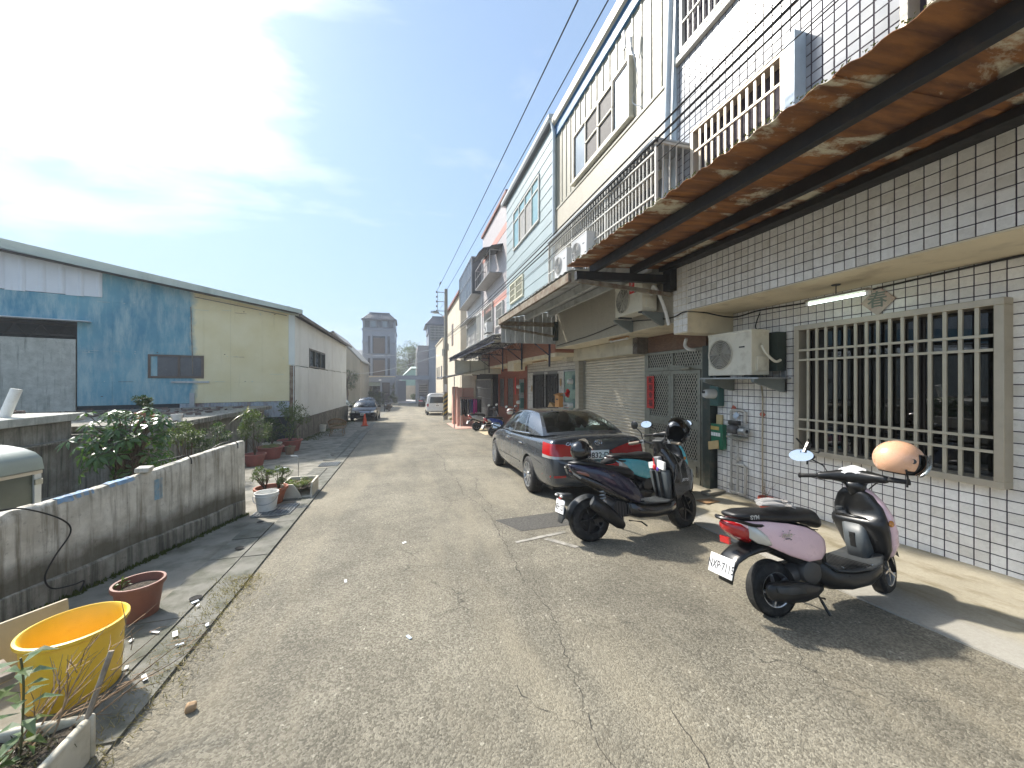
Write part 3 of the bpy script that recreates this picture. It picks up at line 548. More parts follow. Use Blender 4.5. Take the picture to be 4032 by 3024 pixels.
for i in range(34):
    s_ = rv.uniform(.3, 5.5); z_ = rv.choice((1.74, 2.63, 2.70, 4.22, 4.28, rv.uniform(1.2, 4))); q_ = B(); L_ = rv.uniform(.02, .05) if i % 3 else rv.uniform(.2, .5); fbox(q_, s_, s_+L_, z_, z_+(.02 if i % 3 else .008), .014, .02); q_.build('screw_cap' if i % 3 else 'scratch', M('paint_scar', (.50, .58, .56), .7) if i % 4 else rusty, wh)
random.seed(21)
rows = [(1.0, 1.72), (1.72, 2.67), (2.67, 4.25), (4.25, 7.0)]
cols = [.12, 1.05, 2.0, 2.75, 3.95, 5.0, 5.75]
for r, (z0, z1) in enumerate(rows):
    for i in range(len(cols)-1):
        s0, s1 = cols[i], cols[i+1]
        if z0 >= ftop(s0)-.05 and z0 >= ftop(s1)-.05: continue
        if r == 1 and i == 3: fb2 = B(); fbox(fb2, s0, s1, 2.64, z1-.004, -.02, .005); fb2.build('panel', paintwall, wh); continue
        pb = B(); o_ = random.uniform(.0, .014); zz1 = z1-.001
        if r == 3 or (r == 2 and z1 > ftop(s0)): fbox(pb, s0+.001, s1-.001, z0, 9, -.02, o_, lambda s: min(zz1, ftop(s)-.01))
        else: fbox(pb, s0+.001, s1-.001, z0, zz1, -.02, o_)
        pb.build('panel', paintwall, wh)
for i, (s0, s1) in enumerate(((5.75, 7.6), (7.6, 9.4), (9.4, 12), (12, 14))):
    pb = B(); fbox(pb, s0+.001, s1-.001, 3.60, 4.35, -.02, random.uniform(0, .012)); pb.build('panel', paintwall, wh)
# white ribbed sheets top left
k = 0
s = 5.22
while s < 14:
    pb = B(); ds = .385; pr = [(0, .02), (.05, .045), (.09, .045), (.14, .02), (ds-.004, .02)]
    for (a, oa), (c, oc) in zip(pr[:-1], pr[1:]):
        z0 = 4.36-.02*(k % 3 == 1)
        pb.quad(fw(s+a, oa, z0), fw(s+c, oc, z0), fw(s+c, oc, ftop(s+c)+.02), fw(s+a, oa, ftop(s+a)+.02))
    fbox(pb, s, s+ds-.004, 4.38, 9, -.01, .012, ftop)
    pb.build('ribbed_sheet', corrw, wh); s += ds; k += 1
# grey stucco infill under the opening and its lean-to cap
st = B(); fbox(st, 5.78, 8.0, .6, 3.02, -.2, .03); fbox(st, 8.0, 14, .6, 3.16, -.2, .10); st.build('stucco_wall', stucco, wh)
cp = B(); fbox(cp, 5.45, 7.9, 3.555, 3.575, -.3, .30); fbox(cp, 7.9, 14, 3.60, 3.62, -.3, .32); cp.build('lean_to_cap', corrw, wh)
tr = B()
for i in range(16):
    a = 5.8+i*.5; tr.tube([fw(a, -.28, 3.05), fw(a+.25, -.28, 3.45), fw(a+.5, -.28, 3.05)], .012, 5)
tr.beam(fw(5.8, -.28, 3.46), fw(14, -.28, 3.5), .04, .05).beam(fw(5.8, -.28, 3.15), fw(14, -.28, 3.2), .04, .04); tr.build('roof_truss', blacksteel, wh)
for a in (7.72, 8.0, 8.28): B().beam(fw(a, .115, 2.75), fw(a, .115, 3.2), .06, .03).build('bracket', rusty, wh)
# window in the painted gable
w = B()
for s0, s1, z0, z1 in ((2.75, 4.18, 2.58, 2.64), (2.75, 4.18, 1.86, 1.93), (2.75, 2.82, 1.93, 2.58), (4.11, 4.18, 1.93, 2.58), (3.38, 3.44, 1.93, 2.58)): fbox(w, s0, s1, z0, z1, -.02, .03)
wo = w.build('window', M('brown_window_frame', (.12, .09, .07), .5), wh)
for s0, s1 in ((2.82, 3.39), (3.43, 4.11)):
    p = B(); fbox(p, s0, s1, 1.93, 2.58, -.015, .0); p.build('pane', M('dusty_pane', (.085, .09, .10), .25, var=.15, sc=6, spec=.6), wo)
fbx = B(); fbox(fbx, 2.6, 4.3, 1.72, 1.855, -.02, .006); fbx.build('panel', paintwall, wh)
# bottom silver strip and corner post
sv = B(); s = .15
while s < 3.3:
    pr = [(0, .005), (.02, .025), (.05, .025), (.07, .005), (.09, .005)]
    for (a, oa), (c, oc) in zip(pr[:-1], pr[1:]): sv.quad(fw(s+a, oa, .40), fw(s+c, oc, .40), fw(s+c, oc, .99), fw(s+a, oa, .99))
    s += .09
sv.build('silver_strip', M('silver_sheet', (.42, .47, .52), .4, .4, var=.15, sc=3, dirt=((.20, .08, .04), .5, 2.2)), wh)
cpb = B(); fbox(cpb, 3.0, 3.13, .86, 1.35, 0, .09); fbox(cpb, 2.6, 3.6, 1.70, 1.76, 0, .05); cpb.build('downpipe', galv, wh)
po = B(); fbox(po, -.02, .16, .2, 2.36, -.03, .03); po.build('corner_post', M('rusty_post', (.30, .24, .17), .85, var=.3, sc=6, dirt=((.13, .055, .03), .8, 4)), wh)
po = B(); fbox(po, -.02, .19, 2.40, 4.33, -.03, .035); po.build('corner_post', sidewhite, wh)
# side wall along the street
for (y0, y1, z0, z1) in ((16.66, 30.2, .12, 2.30),): 
    n = 6
    for i in range(n):
        ya, yb = y0+(y1-y0)*i/n, y0+(y1-y0)*(i+1)/n
        B().add([(-4.35, ya, z0+.12-.017*(ya-16)), (-4.2+.004*(i % 2), ya, z0+.12-.017*(ya-16)), (-4.2+.004*(i % 2), yb-.006, z0+.12-.017*(yb-16)), (-4.35, yb-.006, z0+.12-.017*(yb-16)), (-4.35, ya, 2.38), (-4.2+.004*(i % 2), ya, 2.38), (-4.2+.004*(i % 2), yb-.006, 2.34), (-4.35, yb-.006, 2.34)], [(0,3,2,1),(4,5,6,7),(0,1,5,4),(1,2,6,5),(2,3,7,6),(3,0,4,7)]).build('panel', sidewhite, wh)
        z2 = 4.3
        if 19.0 < yb and ya < 22.6:
            for (p, q, zz0, zz1) in ((ya, min(yb, 19.05), 2.39, z2), (max(ya, 22.55), yb, 2.39, z2), (max(ya, 19.05), min(yb, 22.55), 3.24, z2)):
                if q-p > .02: B().box(-4.35, -4.19, p, q-.006, zz0, zz1).build('panel', sidewhite, wh)
        else: B().box(-4.35, -4.19, ya, yb-.006, 2.39, z2).build('panel', sidewhite, wh)
w = B().box(-4.33, -4.17, 19.05, 22.55, 3.17, 3.24).box(-4.33, -4.17, 19.05, 22.55, 2.39, 2.45)
for y in (19.05, 20.19, 21.34, 22.48): w.box(-4.33, -4.17, y, y+.075, 2.45, 3.17)
wo = w.build('window', M('dark_window_frame', (.05, .06, .05), .5), wh)
for y in (19.12, 20.26, 21.41): B().box(-4.30, -4.28, y, y+1.08, 2.45, 3.17).build('pane', skyglass, wo)
B().box(-14, -4.36, 17.2, 30.2, -.9, 4.3).build('inner_wall', M('wall_dark', (.03, .04, .045), .9), wh)
B().prism([(-4.3, -1.6), (-4.08, -1.6), (-4.08, .0), (-4.3, .0)], 'y', 16.8, 16.9)
pl = B(); pl.add([(-4.36, 16.75, -1.0), (-4.10, 16.75, -1.0), (-4.10, 30.6, -1.5), (-4.36, 30.6, -1.5), (-4.36, 16.75, .24), (-4.12, 16.75, .24), (-4.12, 30.6, -.0), (-4.36, 30.6, -.0)], [(0,3,2,1),(4,5,6,7),(0,1,5,4),(1,2,6,5),(2,3,7,6),(3,0,4,7)]); pl.build('plinth', plinth_m, wh, bevel=.02)
# roof with dark corrugated eave and pale flashing
rf = B(); yn, yf = 16.35, 30.9; nr = 74
def rz(x): return 4.38+.150*(-4.2-x)
for i in range(nr*2):
    ya = yn+(yf-yn)*i/(nr*2); yb = yn+(yf-yn)*(i+1)/(nr*2); d0 = .035*(i % 2); d1 = .035*((i+1) % 2)
    rf.quad((-3.88, ya, rz(-3.88)+d0), (-3.88, yb, rz(-3.88)+d1), (-15, yb, rz(-15)+d1), (-15, ya-4.05, rz(-15)+d0))
rf.box(-3.95, -3.9, yn, yf, rz(-3.9)-.09, rz(-3.9)-.005); rf.build('roof', M('dark_roof_sheet', (.13, .12, .11), .7, var=.3, sc=2, dirt=((.07, .05, .035), .4, 3)), wh)
fl = B(); fl.add([fw(-.28, .10, ftop(-.28)-.03), fw(14, .10, ftop(14)-.06), fw(14, .10, ftop(14)+.22), fw(-.28, .10, ftop(-.28)+.24), fw(-.28, -.3, ftop(-.28)+.26), fw(14, -.3, ftop(14)+.26), fw(-.28, -.02, ftop(-.28)-.03), fw(14, -.02, ftop(14)-.06)], [(0, 1, 2, 3), (3, 2, 5, 4), (0, 6, 7, 1), (0, 3, 4, 6)]); fl.build('flashing', palegreen, wh)
B().beam(fw(.25, .06, ftop(.25)-.12), fw(3.0, .06, ftop(3.0)-.2), .02, .02).tube([fw(3.05, .04, 2.0), fw(3.06, .04, 2.7), fw(3.1, .04, 4.3)], .012, 5).build('conduit', oldwood, wh)
B().tube([(-5.2, 19.8, 4.5), (-5.2, 19.8, 5.2)], .03, 6).tube([(-5.5, 19.8, 5.05), (-5.2, 19.8, 5.2), (-4.95, 19.8, 5.0)], .03, 6).build('vent_pipe', galv, wh)
# ---------------------------------------------------------------- right: row houses
XF, XW = 4.31, 5.22          # upper front plane, ground floor front plane
TP = .1047
def tilewall(parent, x, y0, y1, z0, z1, mat, pitch=TP, gap=.010, holes=(), pick=None, limit=0, name='tile', big=None):
    """square tiles standing proud of dark grout; the nearest `limit` are pieces of their own, the rest one joined part"""
    ph = big or (pitch, pitch); cells = []
    ny, nz = int(round((y1-y0)/ph[0])), int(round((z1-z0)/ph[1])); dy, dz = (y1-y0)/ny, (z1-z0)/nz
    for j in range(nz):
        for i in range(ny):
            yc, zc = y0+(i+.5)*dy, z0+(j+.5)*dz
            if any(a+.012 < yc < b-.012 and c+.012 < zc < d-.012 for a, b, c, d in holes): continue
            cells.append((yc, zc))
    hy, hz = (dy-gap)/2, (dz-gap)/2
    single = set()
    if limit:
        vis = sorted([c for c in cells if pick is None or pick(*c)], key=lambda c: x*x+c[0]**2+(c[1]-CAM_H)**2)[:limit]; single = set(vis)
        me = B().box(-.004, .010, -hy, hy, -hz, hz).mesh(name); me.materials.append(mat)
        for yc, zc in vis: link(name, me, None, parent, (x+random.uniform(-.0015, .0015), yc, zc), (0, random.uniform(-.008, .008), random.uniform(-.008, .008)))
    rb = B()
    for yc, zc in cells:
        if (yc, zc) in single: continue
        e = random.uniform(-.0015, .0015); rb.box(x-.004+e, x+.010, yc-hy, yc+hy, zc-hz, zc+hz)
    if rb.v: rb.build(name+'s', mat, parent, kind='stuff', fix=False)
def bars(parent, X, y0, y1, z0, z1, n, hz, mat, w=.022, d=.02, hw=.026, name='bar'):
    me = B().box(-d/2, d/2, -w/2, w/2, 0, z1-z0).mesh(name); me.materials.append(mat)
    for i in range(n):
        y = y0+(y1-y0)*(i+1)/(n+1); link(name, me, None, parent, (X, y, z0))
    mh = B().box(-d/2, d/2, 0, y1-y0, -hw/2, hw/2).mesh('rail'); mh.materials.append(mat)
    for z in hz: link('rail', mh, None, parent, (X-d*.9, y0, z))
def frame(x0, x1, y0, y1, z0, z1, t, b=None):
    b = b or B(); b.box(x0, x1, y0, y1, z1-t, z1).box(x0, x1, y0, y1, z0, z0+t).box(x0, x1, y0, y0+t, z0+t, z1-t).box(x0, x1, y1-t, y1, z0+t, z1-t); return b
random.seed(31)
h1 = thing('row_house', 'row house faced in square white tiles with dark grout', 'house', (5.2, 2.5, gz(2.5)))
WY0, WY1, WZ0, WZ1 = 2.12, 4.03, .79, 2.50
B().box(5.222, 5.5, -1.5, WY0, -.35, 2.88).box(5.222, 5.5, WY1, 5.5, -.35, 2.88).box(5.222, 5.5, WY0, WY1, -.35, WZ0).box(5.222, 5.5, WY0, WY1, WZ1, 2.88).box(5.5, 9.0, -1.5, 1.9, -.35, 9.6).box(5.5, 9.0, 4.25, 5.5, -.35, 9.6).box(5.5, 9, 1.9, 4.25, 2.9, 9.6).build('lower_wall', grout, h1)
tilewall(h1, 5.222, -1.5, 5.5, -.26, 2.87, tile_m, holes=((WY0, WY1, WZ0, WZ1),), limit=300, pick=lambda y, z: y > 2.02 and z > gz(y)+.05)
B().box(XF+.012, 5.5, -1.5, 5.155, 2.885, 3.95).build('front_beam', grout, h1); B().box(XF+.004, 5.22, -1.5, 5.155, 2.868, 2.884).build('soffit', cream, h1)
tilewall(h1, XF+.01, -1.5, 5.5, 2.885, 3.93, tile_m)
B().box(XF+.012, 5.22, 5.16, 5.49, 2.53, 3.95).build('end_beam', cream, h1, bevel=.01); tilewall(h1, XF+.01, 5.16, 5.49, 2.545, 2.884, tile_m)
UH = ((3.38, 4.95, 4.3, 5.60), (3.25, 5.32, 7.02, 8.6), (.6, 2.36, 4.3, 5.6))
B().box(XF+.012, 9.0, -1.5, 5.5, 3.951, 9.6).build('upper_wall', grout, h1)
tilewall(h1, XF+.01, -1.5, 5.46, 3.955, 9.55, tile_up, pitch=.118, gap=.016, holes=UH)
# grilled ground floor window
w = frame(5.09, 5.30, WY0, WY1, WZ0, WZ1, .065).build('window', alu, h1, bevel=.004)
bars(w, 5.115, WY0+.065, WY1-.065, WZ0+.065, WZ1-.065, 15, (1.115, 1.245, 2.035, 2.165), M('pale_bronze_bar', (.50, .455, .35), .42, .3, var=.06), w=.030)
for y0, y1 in ((2.185, 2.82), (2.80, 3.42), (3.40, 3.965)): frame(5.33, 5.36, y0, y1, WZ0+.03, WZ1-.03, .035).build('sash', M('dark_bronze', (.05, .042, .034), .45, .3), w)
B().box(5.343, 5.347, 2.15, 4.0, WZ0+.03, WZ1-.03).build('pane', winglass, w)
rm = B().box(5.5, 8.6, 1.9, 4.25, .2, .22).box(8.58, 8.6, 1.9, 4.25, .2, 2.9).box(5.5, 8.6, 1.9, 1.92, .2, 2.9).box(5.5, 8.6, 4.23, 4.25, .2, 2.9).box(5.5, 8.6, 1.9, 4.25, 2.88, 2.9); rm.build('room', M('dim_room', (.10, .085, .065), .9), h1)
cu = B()
for (y0, y1, z1) in ((2.15, 2.55, 2.4), (3.1, 3.75, 2.1)):
    cu.grid(lambda u, v: (5.44+.025*math.sin(u*30), y0+(y1-y0)*u, .85+(z1-.85)*v), 40, 2)
cu.build('curtain', M('brown_curtain', (.10, .075, .045), .9), h1, smooth=True)
lp = thing('indoor_lamp', 'small lit bulb with orange shade behind the grilled window', 'lamp', (6.4, 2.62, 2.25)); B().ball((6.4, 2.62, 2.32), .04).build('bulb', M('lit_bulb', (1, 1, 1), .4, emit=((1, .93, .8), 18)), lp); B().box(6.38, 6.42, 2.67, 2.95, 2.30, 2.36).build('shade', M('lit_orange_shade', (.7, .25, .05), .6, emit=((1, .35, .06), 1.6)), lp); B().cyl((6.4, 2.62, 2.36), (6.4, 2.62, 2.88), .006).build('cord', black, lp)
# upper windows
def gwin(par, X, y0, y1, z0, z1, n, hz, mat, bm, depth=.14, fr=.06, pane=screenm, w=.022):
    wn = frame(X-depth, X+.05, y0, y1, z0, z1, fr).build('window', mat, par, bevel=.004); B().box(X+.02, X+.03, y0+fr*.5, y1-fr*.5, z0+fr*.5, z1-fr*.5).build('pane', pane, wn)
    bars(wn, X-depth+.03, y0+fr, y1-fr, z0+fr, z1-fr, n, hz, bm, w=w); return wn
gwin(h1, XF, 3.41, 4.93, 4.35, 5.57, 11, (4.75, 5.2), aluw, aluw, w=.035)
gwin(h1, XF, 3.3, 5.28, 7.05, 8.55, 16, (7.5, 8.0), whitebar, whitebar, depth=.05); gwin(h1, XF, .65, 2.35, 4.35, 5.57, 11, (4.75, 5.2), aluw, aluw, w=.035)
B().box(XF-.16, XF+.01, 3.28, 3.40, 4.3, 5.66).build('side_shutter', M('pale_blue_sheet', (.40, .50, .58), .45), h1)
B().box(XF-.06, XF+.01, 3.2, 5.4, 6.93, 7.03).build('sill', whitebar, h1, bevel=.01)
# rusted canopy
cn = thing('rusted_canopy', 'rusted corrugated canopy on black steel beams above the tiled house', 'canopy', (3.4, 2.5, gz(2.5)))
def corr_sheet(name, mat, par, x0, z0, x1, z1, ya, yb, per=.19, amp=.009, jit=0.0):
    b = B(); n = max(2, int(round((yb-ya)/per)))*4; sh = [0, 0, 1, 1]; rows = []
    for i in range(n+1):
        y = ya+(yb-ya)*i/n; h = amp*(1 if i % 4 in (2, 3) else -1); jx = jit*mnoise.noise(Vector((y*3, 5, 1)))
        rows.append(((x0+jx, y, z0+h), (x1, y, z1+h)))
    for i in range(n):
        (a, c), (d, e) = rows[i], rows[i+1]; b.quad(a, d, e, c); b.quad(*[(p[0], p[1], p[2]+.004) for p in (c, e, d, a)])
        b.quad(a, (a[0], a[1], a[2]+.004), (d[0], d[1], d[2]+.004), d)
    return b.build(name, mat, par, fix=False)
y = -1.4; i = 0
while y < 5.7:
    corr_sheet('roof_sheet', rust, cn, 2.5, 3.60+.006*(i % 2), 4.30, 3.70+.006*(i % 2), y, min(y+.80, 5.74), jit=.006); y += .78; i += 1
for x, z0, z1, w_ in ((2.87, 3.475, 3.598, .07), (3.60, 3.515, 3.638, .07), (4.20, 3.60, 3.672, .16)): B().box(x-w_/2, x+w_/2, -1.45, 5.62, z0, z1).build('beam', blacksteel, cn, bevel=.004)
B().beam((2.55, 5.52, 3.40), (4.30, 5.52, 3.46), .09, .13).build('bracket_arm', blacksteel, cn); B().box(4.18, 4.309, 5.40, 5.58, 3.25, 3.62).build('bracket_plate', blacksteel, cn)
B().beam((2.58, 5.50, 3.32), (4.28, 5.50, 3.20), .05, .06).build('brace', rustbar, cn); B().beam((2.56, 5.52, 3.40), (2.56, -1.4, 3.56), .05, .06)
mb = B(); random.seed(41)
for k in range(420):
    y = random.uniform(0, 5.7); x = 2.5+abs(random.gauss(0, .02)); s = random.uniform(.006, .014); z = 3.612+random.uniform(.01, .02)
    mb.add([(x-s, y, z), (x+s, y+s, z), (x, y-s, z+random.uniform(.0, .03)-.01)], [(0, 1, 2)])
mb.build('edge_moss', leafmat('moss_grey', (.05, .06, .03), (.12, .13, .08), .8), cn, kind='stuff', fix=False)
# downpipes at the party line
for (x, ya, za, yb, zb, r, lab) in ((XF-.10, 5.36, 9.5, 5.62, 3.95, .055, 'pale blue downpipe leaning between the tiled and the corrugated house'), (XF-.06, 10.72, 9.3, 10.74, 4.2, .05, 'pale grey downpipe between the corrugated and the pale blue house')):
    o = B().tube([(x-.15, ya, za+.25), (x-.05, ya, za+.05), (x, ya, za-.15), (x, yb, zb)], r, 10).build('downpipe', M('pale_blue_pipe', (.50, .57, .62), .4), smooth=True); tag(o, lab, 'pipe')
B().box(XF-.02, XF+.02, 5.40, 5.52, 3.9, 9.5).build('corner_strip', M('pale_blue_pipe', (.50, .57, .62), .4), h1)

# ---- second house: beige mosaic, corrugated top, shutter and security door
h2 = thing('row_house', 'beige house with cream corrugated upper floor, roller shutter and lattice door', 'house', (5.2, 8.1, gz(8.1)))
B().box(XF, 9, 5.5, 10.75, 2.74, 6.86).build('front_wall', mos_beige, h2); B().box(XF+.05, 9, 5.5, 10.75, 6.861, 9.6).build('upper_wall', corrc, h2); B().box(XF+.004, 5.25, 5.5, 10.74, 2.725, 2.738).build('soffit', cream, h2)
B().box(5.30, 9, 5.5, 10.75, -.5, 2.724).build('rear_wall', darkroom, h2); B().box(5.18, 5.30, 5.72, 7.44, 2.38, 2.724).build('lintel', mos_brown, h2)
B().box(5.0, 5.31, 10.62, 10.86, -.5, 2.72).build('pillar', mos_beige, h2); B().box(5.10, 5.3, 5.54, 5.72, -.3, 2.38).build('pillar', M('dark_green_steel', (.045, .06, .052), .45, .3, dirt=((.12, .10, .07), .35, 5)), h2)
y = 5.56
while y < 10.7:
    seg = [(6.87, 9.05)] if not (6.72 < y < 9.45) else [(6.87, 7.0), (8.24, 9.05)]
    for z0, z1 in seg: B().prism([(XF+.052, y-.035), (XF+.030, y-.02), (XF+.030, y+.02), (XF+.052, y+.035)], 'z', z0, z1).build('rib', corrc, h2)
    y += .30
B().box(XF-.02, XF+.06, 5.5, 10.75, 6.82, 6.87).build('drip_edge', corrc, h2)
B().box(XF-.02, XF+.05, 5.5, 10.75, 9.05, 9.32).build('blue_fascia', bluetrim, h2); B().prism([(XF+.2, 9.33), (XF-.07, 9.33), (XF-.11, 9.38), (XF-.11, 9.62), (XF-.06, 9.66), (XF+.2, 9.66)], 'y', 5.5, 10.85).build('eave', corrc, h2); B().box(XF-.06, XF+.04, 5.5, 10.8, 9.321, 9.329).build('eave_soffit', bluetrim, h2)
w = frame(XF-.05, XF+.06, 6.74, 9.42, 7.02, 8.24, .06).build('window', M('cream_frame', (.60, .56, .45), .45), h2, bevel=.004)
for (a, c, mm, tr_) in ((6.80, 7.38, skyglass, 0), (7.38, 8.04, screenm, 1), (8.04, 8.70, screenm, 1), (8.70, 9.36, skyglass, 0)):
    fr = frame(XF-.03-.02*tr_, XF+.0-.02*tr_, a, c, 7.08, 8.18, .03)
    if tr_: fr.box(XF-.05, XF-.02, a, c, 7.62, 7.65)
    q = fr.build('sash', M('cream_frame', (.60, .56, .45), .45) if tr_ else M('dark_sash', (.07, .06, .055), .4), w); B().box(XF-.012, XF-.006, a+.03, c-.03, 7.11, 8.15).build('pane', mm, w)
B().box(XF-.09, XF+.03, 6.68, 9.48, 6.95, 7.02).build('sill', M('cream_frame', (.60, .56, .45), .45), h2, bevel=.01)
cg = B().box(3.66, XF, 5.08, 9.74, 5.46, 5.49).build('cage_roof', galv, h2)
cf = B()
for y in (5.1, 6.65, 8.2, 9.69): cf.box(3.68, 3.72, y-.02, y+.02, 4.02, 5.455)
cf.box(3.68, 3.72, 5.1, 9.7, 4.0, 4.04).box(3.68, XF, 5.08, 5.12, 4.0, 4.04).box(3.68, XF, 5.08, 5.12, 5.41, 5.45)
cgo = cf.build('window_cage', whitebar, h2)
bars(cgo, 3.70, 5.12, 9.68, 4.04, 5.455, 43, (4.30, 4.62, 4.98, 5.28), whitebar, w=.020)
me = B().box(-.009, .009, -.009, .009, 0, 1.4).mesh('bar'); me.materials.append(whitebar)
for x in (3.82, 3.94, 4.06, 4.18): link('bar', me, None, cgo, (x, 5.10, 4.03))
B().box(XF-.01, XF+.0, 5.6, 9.4, 4.1, 5.3).build('window_pane', M('dim_window', (.10, .10, .10), .3, var=.3, sc=2), h2)
# grey canopy of the second house
c2 = thing('grey_canopy', 'grey sheet canopy with rusty front beam above the roller shutter', 'canopy', (3.4, 8.2, gz(8.2)))
y = 5.70; i = 0
while y < 10.6:
    corr_sheet('roof_sheet', undersheet, c2, 2.5, 3.53+.005*(i % 2), 4.30, 3.86+.005*(i % 2), y, min(y+.82, 10.66), jit=.02); y += .80; i += 1
B().box(2.52, 2.58, 5.74, 10.62, 3.36, 3.50).build('front_beam', rustbar, c2); B().box(3.30, 3.38, 5.74, 10.62, 3.50, 3.66).build('beam', undersheet, c2); B().box(4.0, 4.08, 5.74, 10.62, 3.64, 3.78).build('beam', undersheet, c2)
B().beam((2.55, 10.62, 3.40), (4.3, 10.62, 3.42), .06, .12).build('bracket_arm', rustbar, c2); B().beam((2.58, 10.60, 3.30), (4.28, 10.60, 3.06), .05, .06).build('brace', rustbar, c2); B().box(4.20, 4.305, 10.52, 10.70, 2.95, 3.5).build('bracket_plate', M('dark_green_steel', (.045, .06, .052), .45, .3), c2)
gp = B(); y = 10.68
for k in range(12): gp.box(2.62+k*.14, 2.62+k*.14+.132, y, y+.02+.012*(k % 2), 2.86, 3.548+.0256*k)  # end sheet, its top raised to stop sun leaking onto the shutter
gp.build('end_sheet', undersheet, c2)
# roller shutter
sh2 = B().box(5.226, 5.24, 7.46, 10.62, -.5, 2.36).build('roller_shutter', steelgrey, h2)
for ya in (7.46, 10.55): B().box(5.16, 5.225, ya, ya+.07, -.5, 2.38).build('guide_rail', steelgrey, sh2)
me = bpy.data.meshes.new('slat'); prof = [(.004, 0), (-.014, .010), (-.026, .030), (-.026, .042), (-.014, .058), (.006, .064), (.006, .072), (.01, .072), (.01, 0)]
sb = B(); sb.prism(prof, 'y', 0, 3.02); me = sb.mesh('slat'); me.materials.append(M('shutter_slat', (.64, .59, .49), .45, .25, var=.08, sc=2, streak=((.44, .38, .30), .25, 3)))
z = -.40
while z < 2.36: link('slat', me, None, sh2, (5.215, 7.53, z)); z += .0745
B().box(4.92, 5.20, 7.60, 10.85, 2.37, 2.715).build('shutter_box', M('dull_cream_metal', (.52, .47, .35), .6, var=.1, sc=2, dirt=((.26, .22, .15), .3, 2.5)), h2, bevel=.006); B().box(4.90, 5.21, 7.44, 7.60, 2.36, 2.722).build('box_end', M('dark_end_plate', (.13, .11, .085), .7, var=.2, sc=8, dirt=((.30, .26, .2), .3, 9)), h2); B().lathe([(.02, 0), (.05, 0), (.055, .03), (.03, .035), (.03, .01)], (4.9, 7.52, 2.56), 12, 'x').build('spindle', acw, h2)
B().box(4.75, 5.15, 10.86, 11.2, 2.38, 2.72).build('box_end', M('dull_cream_metal', (.40, .36, .27), .6), h2)
# security door
dr = frame(5.14, 5.22, 5.74, 7.43, -.30, 2.37, .055).box(5.14, 5.22, 5.80, 7.37, 1.97, 2.05).box(5.14, 5.22, 6.56, 6.61, 2.05, 2.315).build('door', steelgrey, h2, bevel=.004)
def leaf(y0, y1):
    b = frame(5.12, 5.17, y0, y1, -.22, 1.965, .075); b.box(5.12, 5.17, y0+.075, y1-.075, .86, 1.02).box(5.12, 5.17, y0+.075, y1-.075, .24, .30).box(5.135, 5.155, y0+.075, y1-.075, -.145, .24)
    q = b.build('door_leaf', steelgrey, dr, bevel=.004); return q
for (y0, y1) in ((5.80, 6.60), (6.605, 7.37)):
    q = leaf(y0, y1)
    B().box(5.19, 5.195, y0, y1, .25, 1.93).build('door_glass', M('dark_door_glass', (.022, .021, .018), .3, var=.3), dr)
def lattice(par, X, y0, y1, z0, z1, mat):
    b = B(); dy, dz = .066, .110; w_ = .011
    def clip(p, q):
        (ya, za), (yb, zb) = p, q; t0, t1 = 0., 1.; d = (yb-ya, zb-za)
        for pp, qq in ((-d[0], ya-y0), (d[0], y1-ya), (-d[1], za-z0), (d[1], z1-za)):
            if abs(pp) < 1e-9:
                if qq < 0: return None
            else:
                r_ = qq/pp
                if pp < 0: t0 = max(t0, r_)
                else: t1 = min(t1, r_)
        return None if t0 >= t1 else ((ya+d[0]*t0, za+d[1]*t0), (ya+d[0]*t1, za+d[1]*t1))
    H_ = z1-z0; k = y0-H_*dy/dz
    while k < y1:
        for a, c in (((k, z0), (k+H_*dy/dz, z1)), ((k+H_*dy/dz, z0), (k, z1))):
            r_ = clip(a, c)
            if r_: b.beam((X, *r_[0]), (X, *r_[1]), w_, .006, up=(1, 0, 0))
        k += dy
    return b.build('lattice', mat, par)
latm = M('lattice_metal', (.56, .53, .44), .4, .4)
for (y0, y1) in ((5.875, 6.525), (6.68, 7.295)):
    lattice(dr, 5.145, y0, y1, 1.02, 1.89, latm); lattice(dr, 5.145, y0, y1, .30, .86, latm)
lattice(dr, 5.17, 5.80, 6.56, 2.05, 2.315, latm); lattice(dr, 5.17, 6.61, 7.37, 2.05, 2.315, latm); B().box(5.20, 5.205, 5.8, 7.37, 2.05, 2.315).build('transom_glass', M('dark_door_glass', (.022, .021, .018), .3), dr)
B().cyl((5.06, 5.98, 2.0), (5.06, 6.2, 2.0), .028).beam((5.05, 6.1, 2.03), (5.0, 6.5, 2.06), .015, .03).build('door_closer', steelgrey, dr); B().box(5.08, 5.12, 6.50, 6.53, .93, 1.05).build('handle', chrome, dr); B().box(5.085, 5.12, 5.83, 5.86, .0, .2).build('handle', chrome, dr)
o = B().box(5.105, 5.109, 7.12, 7.37, 1.17, 1.86).build('red_couplet', redp); tag(o, 'red paper couplet with black brush characters on the lattice door', 'banner')
for k, ch in enumerate('蛇現幸福'): text(ch, .15, ink, o, (5.1035, 7.235, 1.77-k*.165), (R(90), 0, R(-90)), bold=.002)
for k in range(7): B().box(5.1035, 5.1045, 7.345, 7.352, 1.25+k*.06, 1.25+k*.06+.04).build('small_print', ink, o)

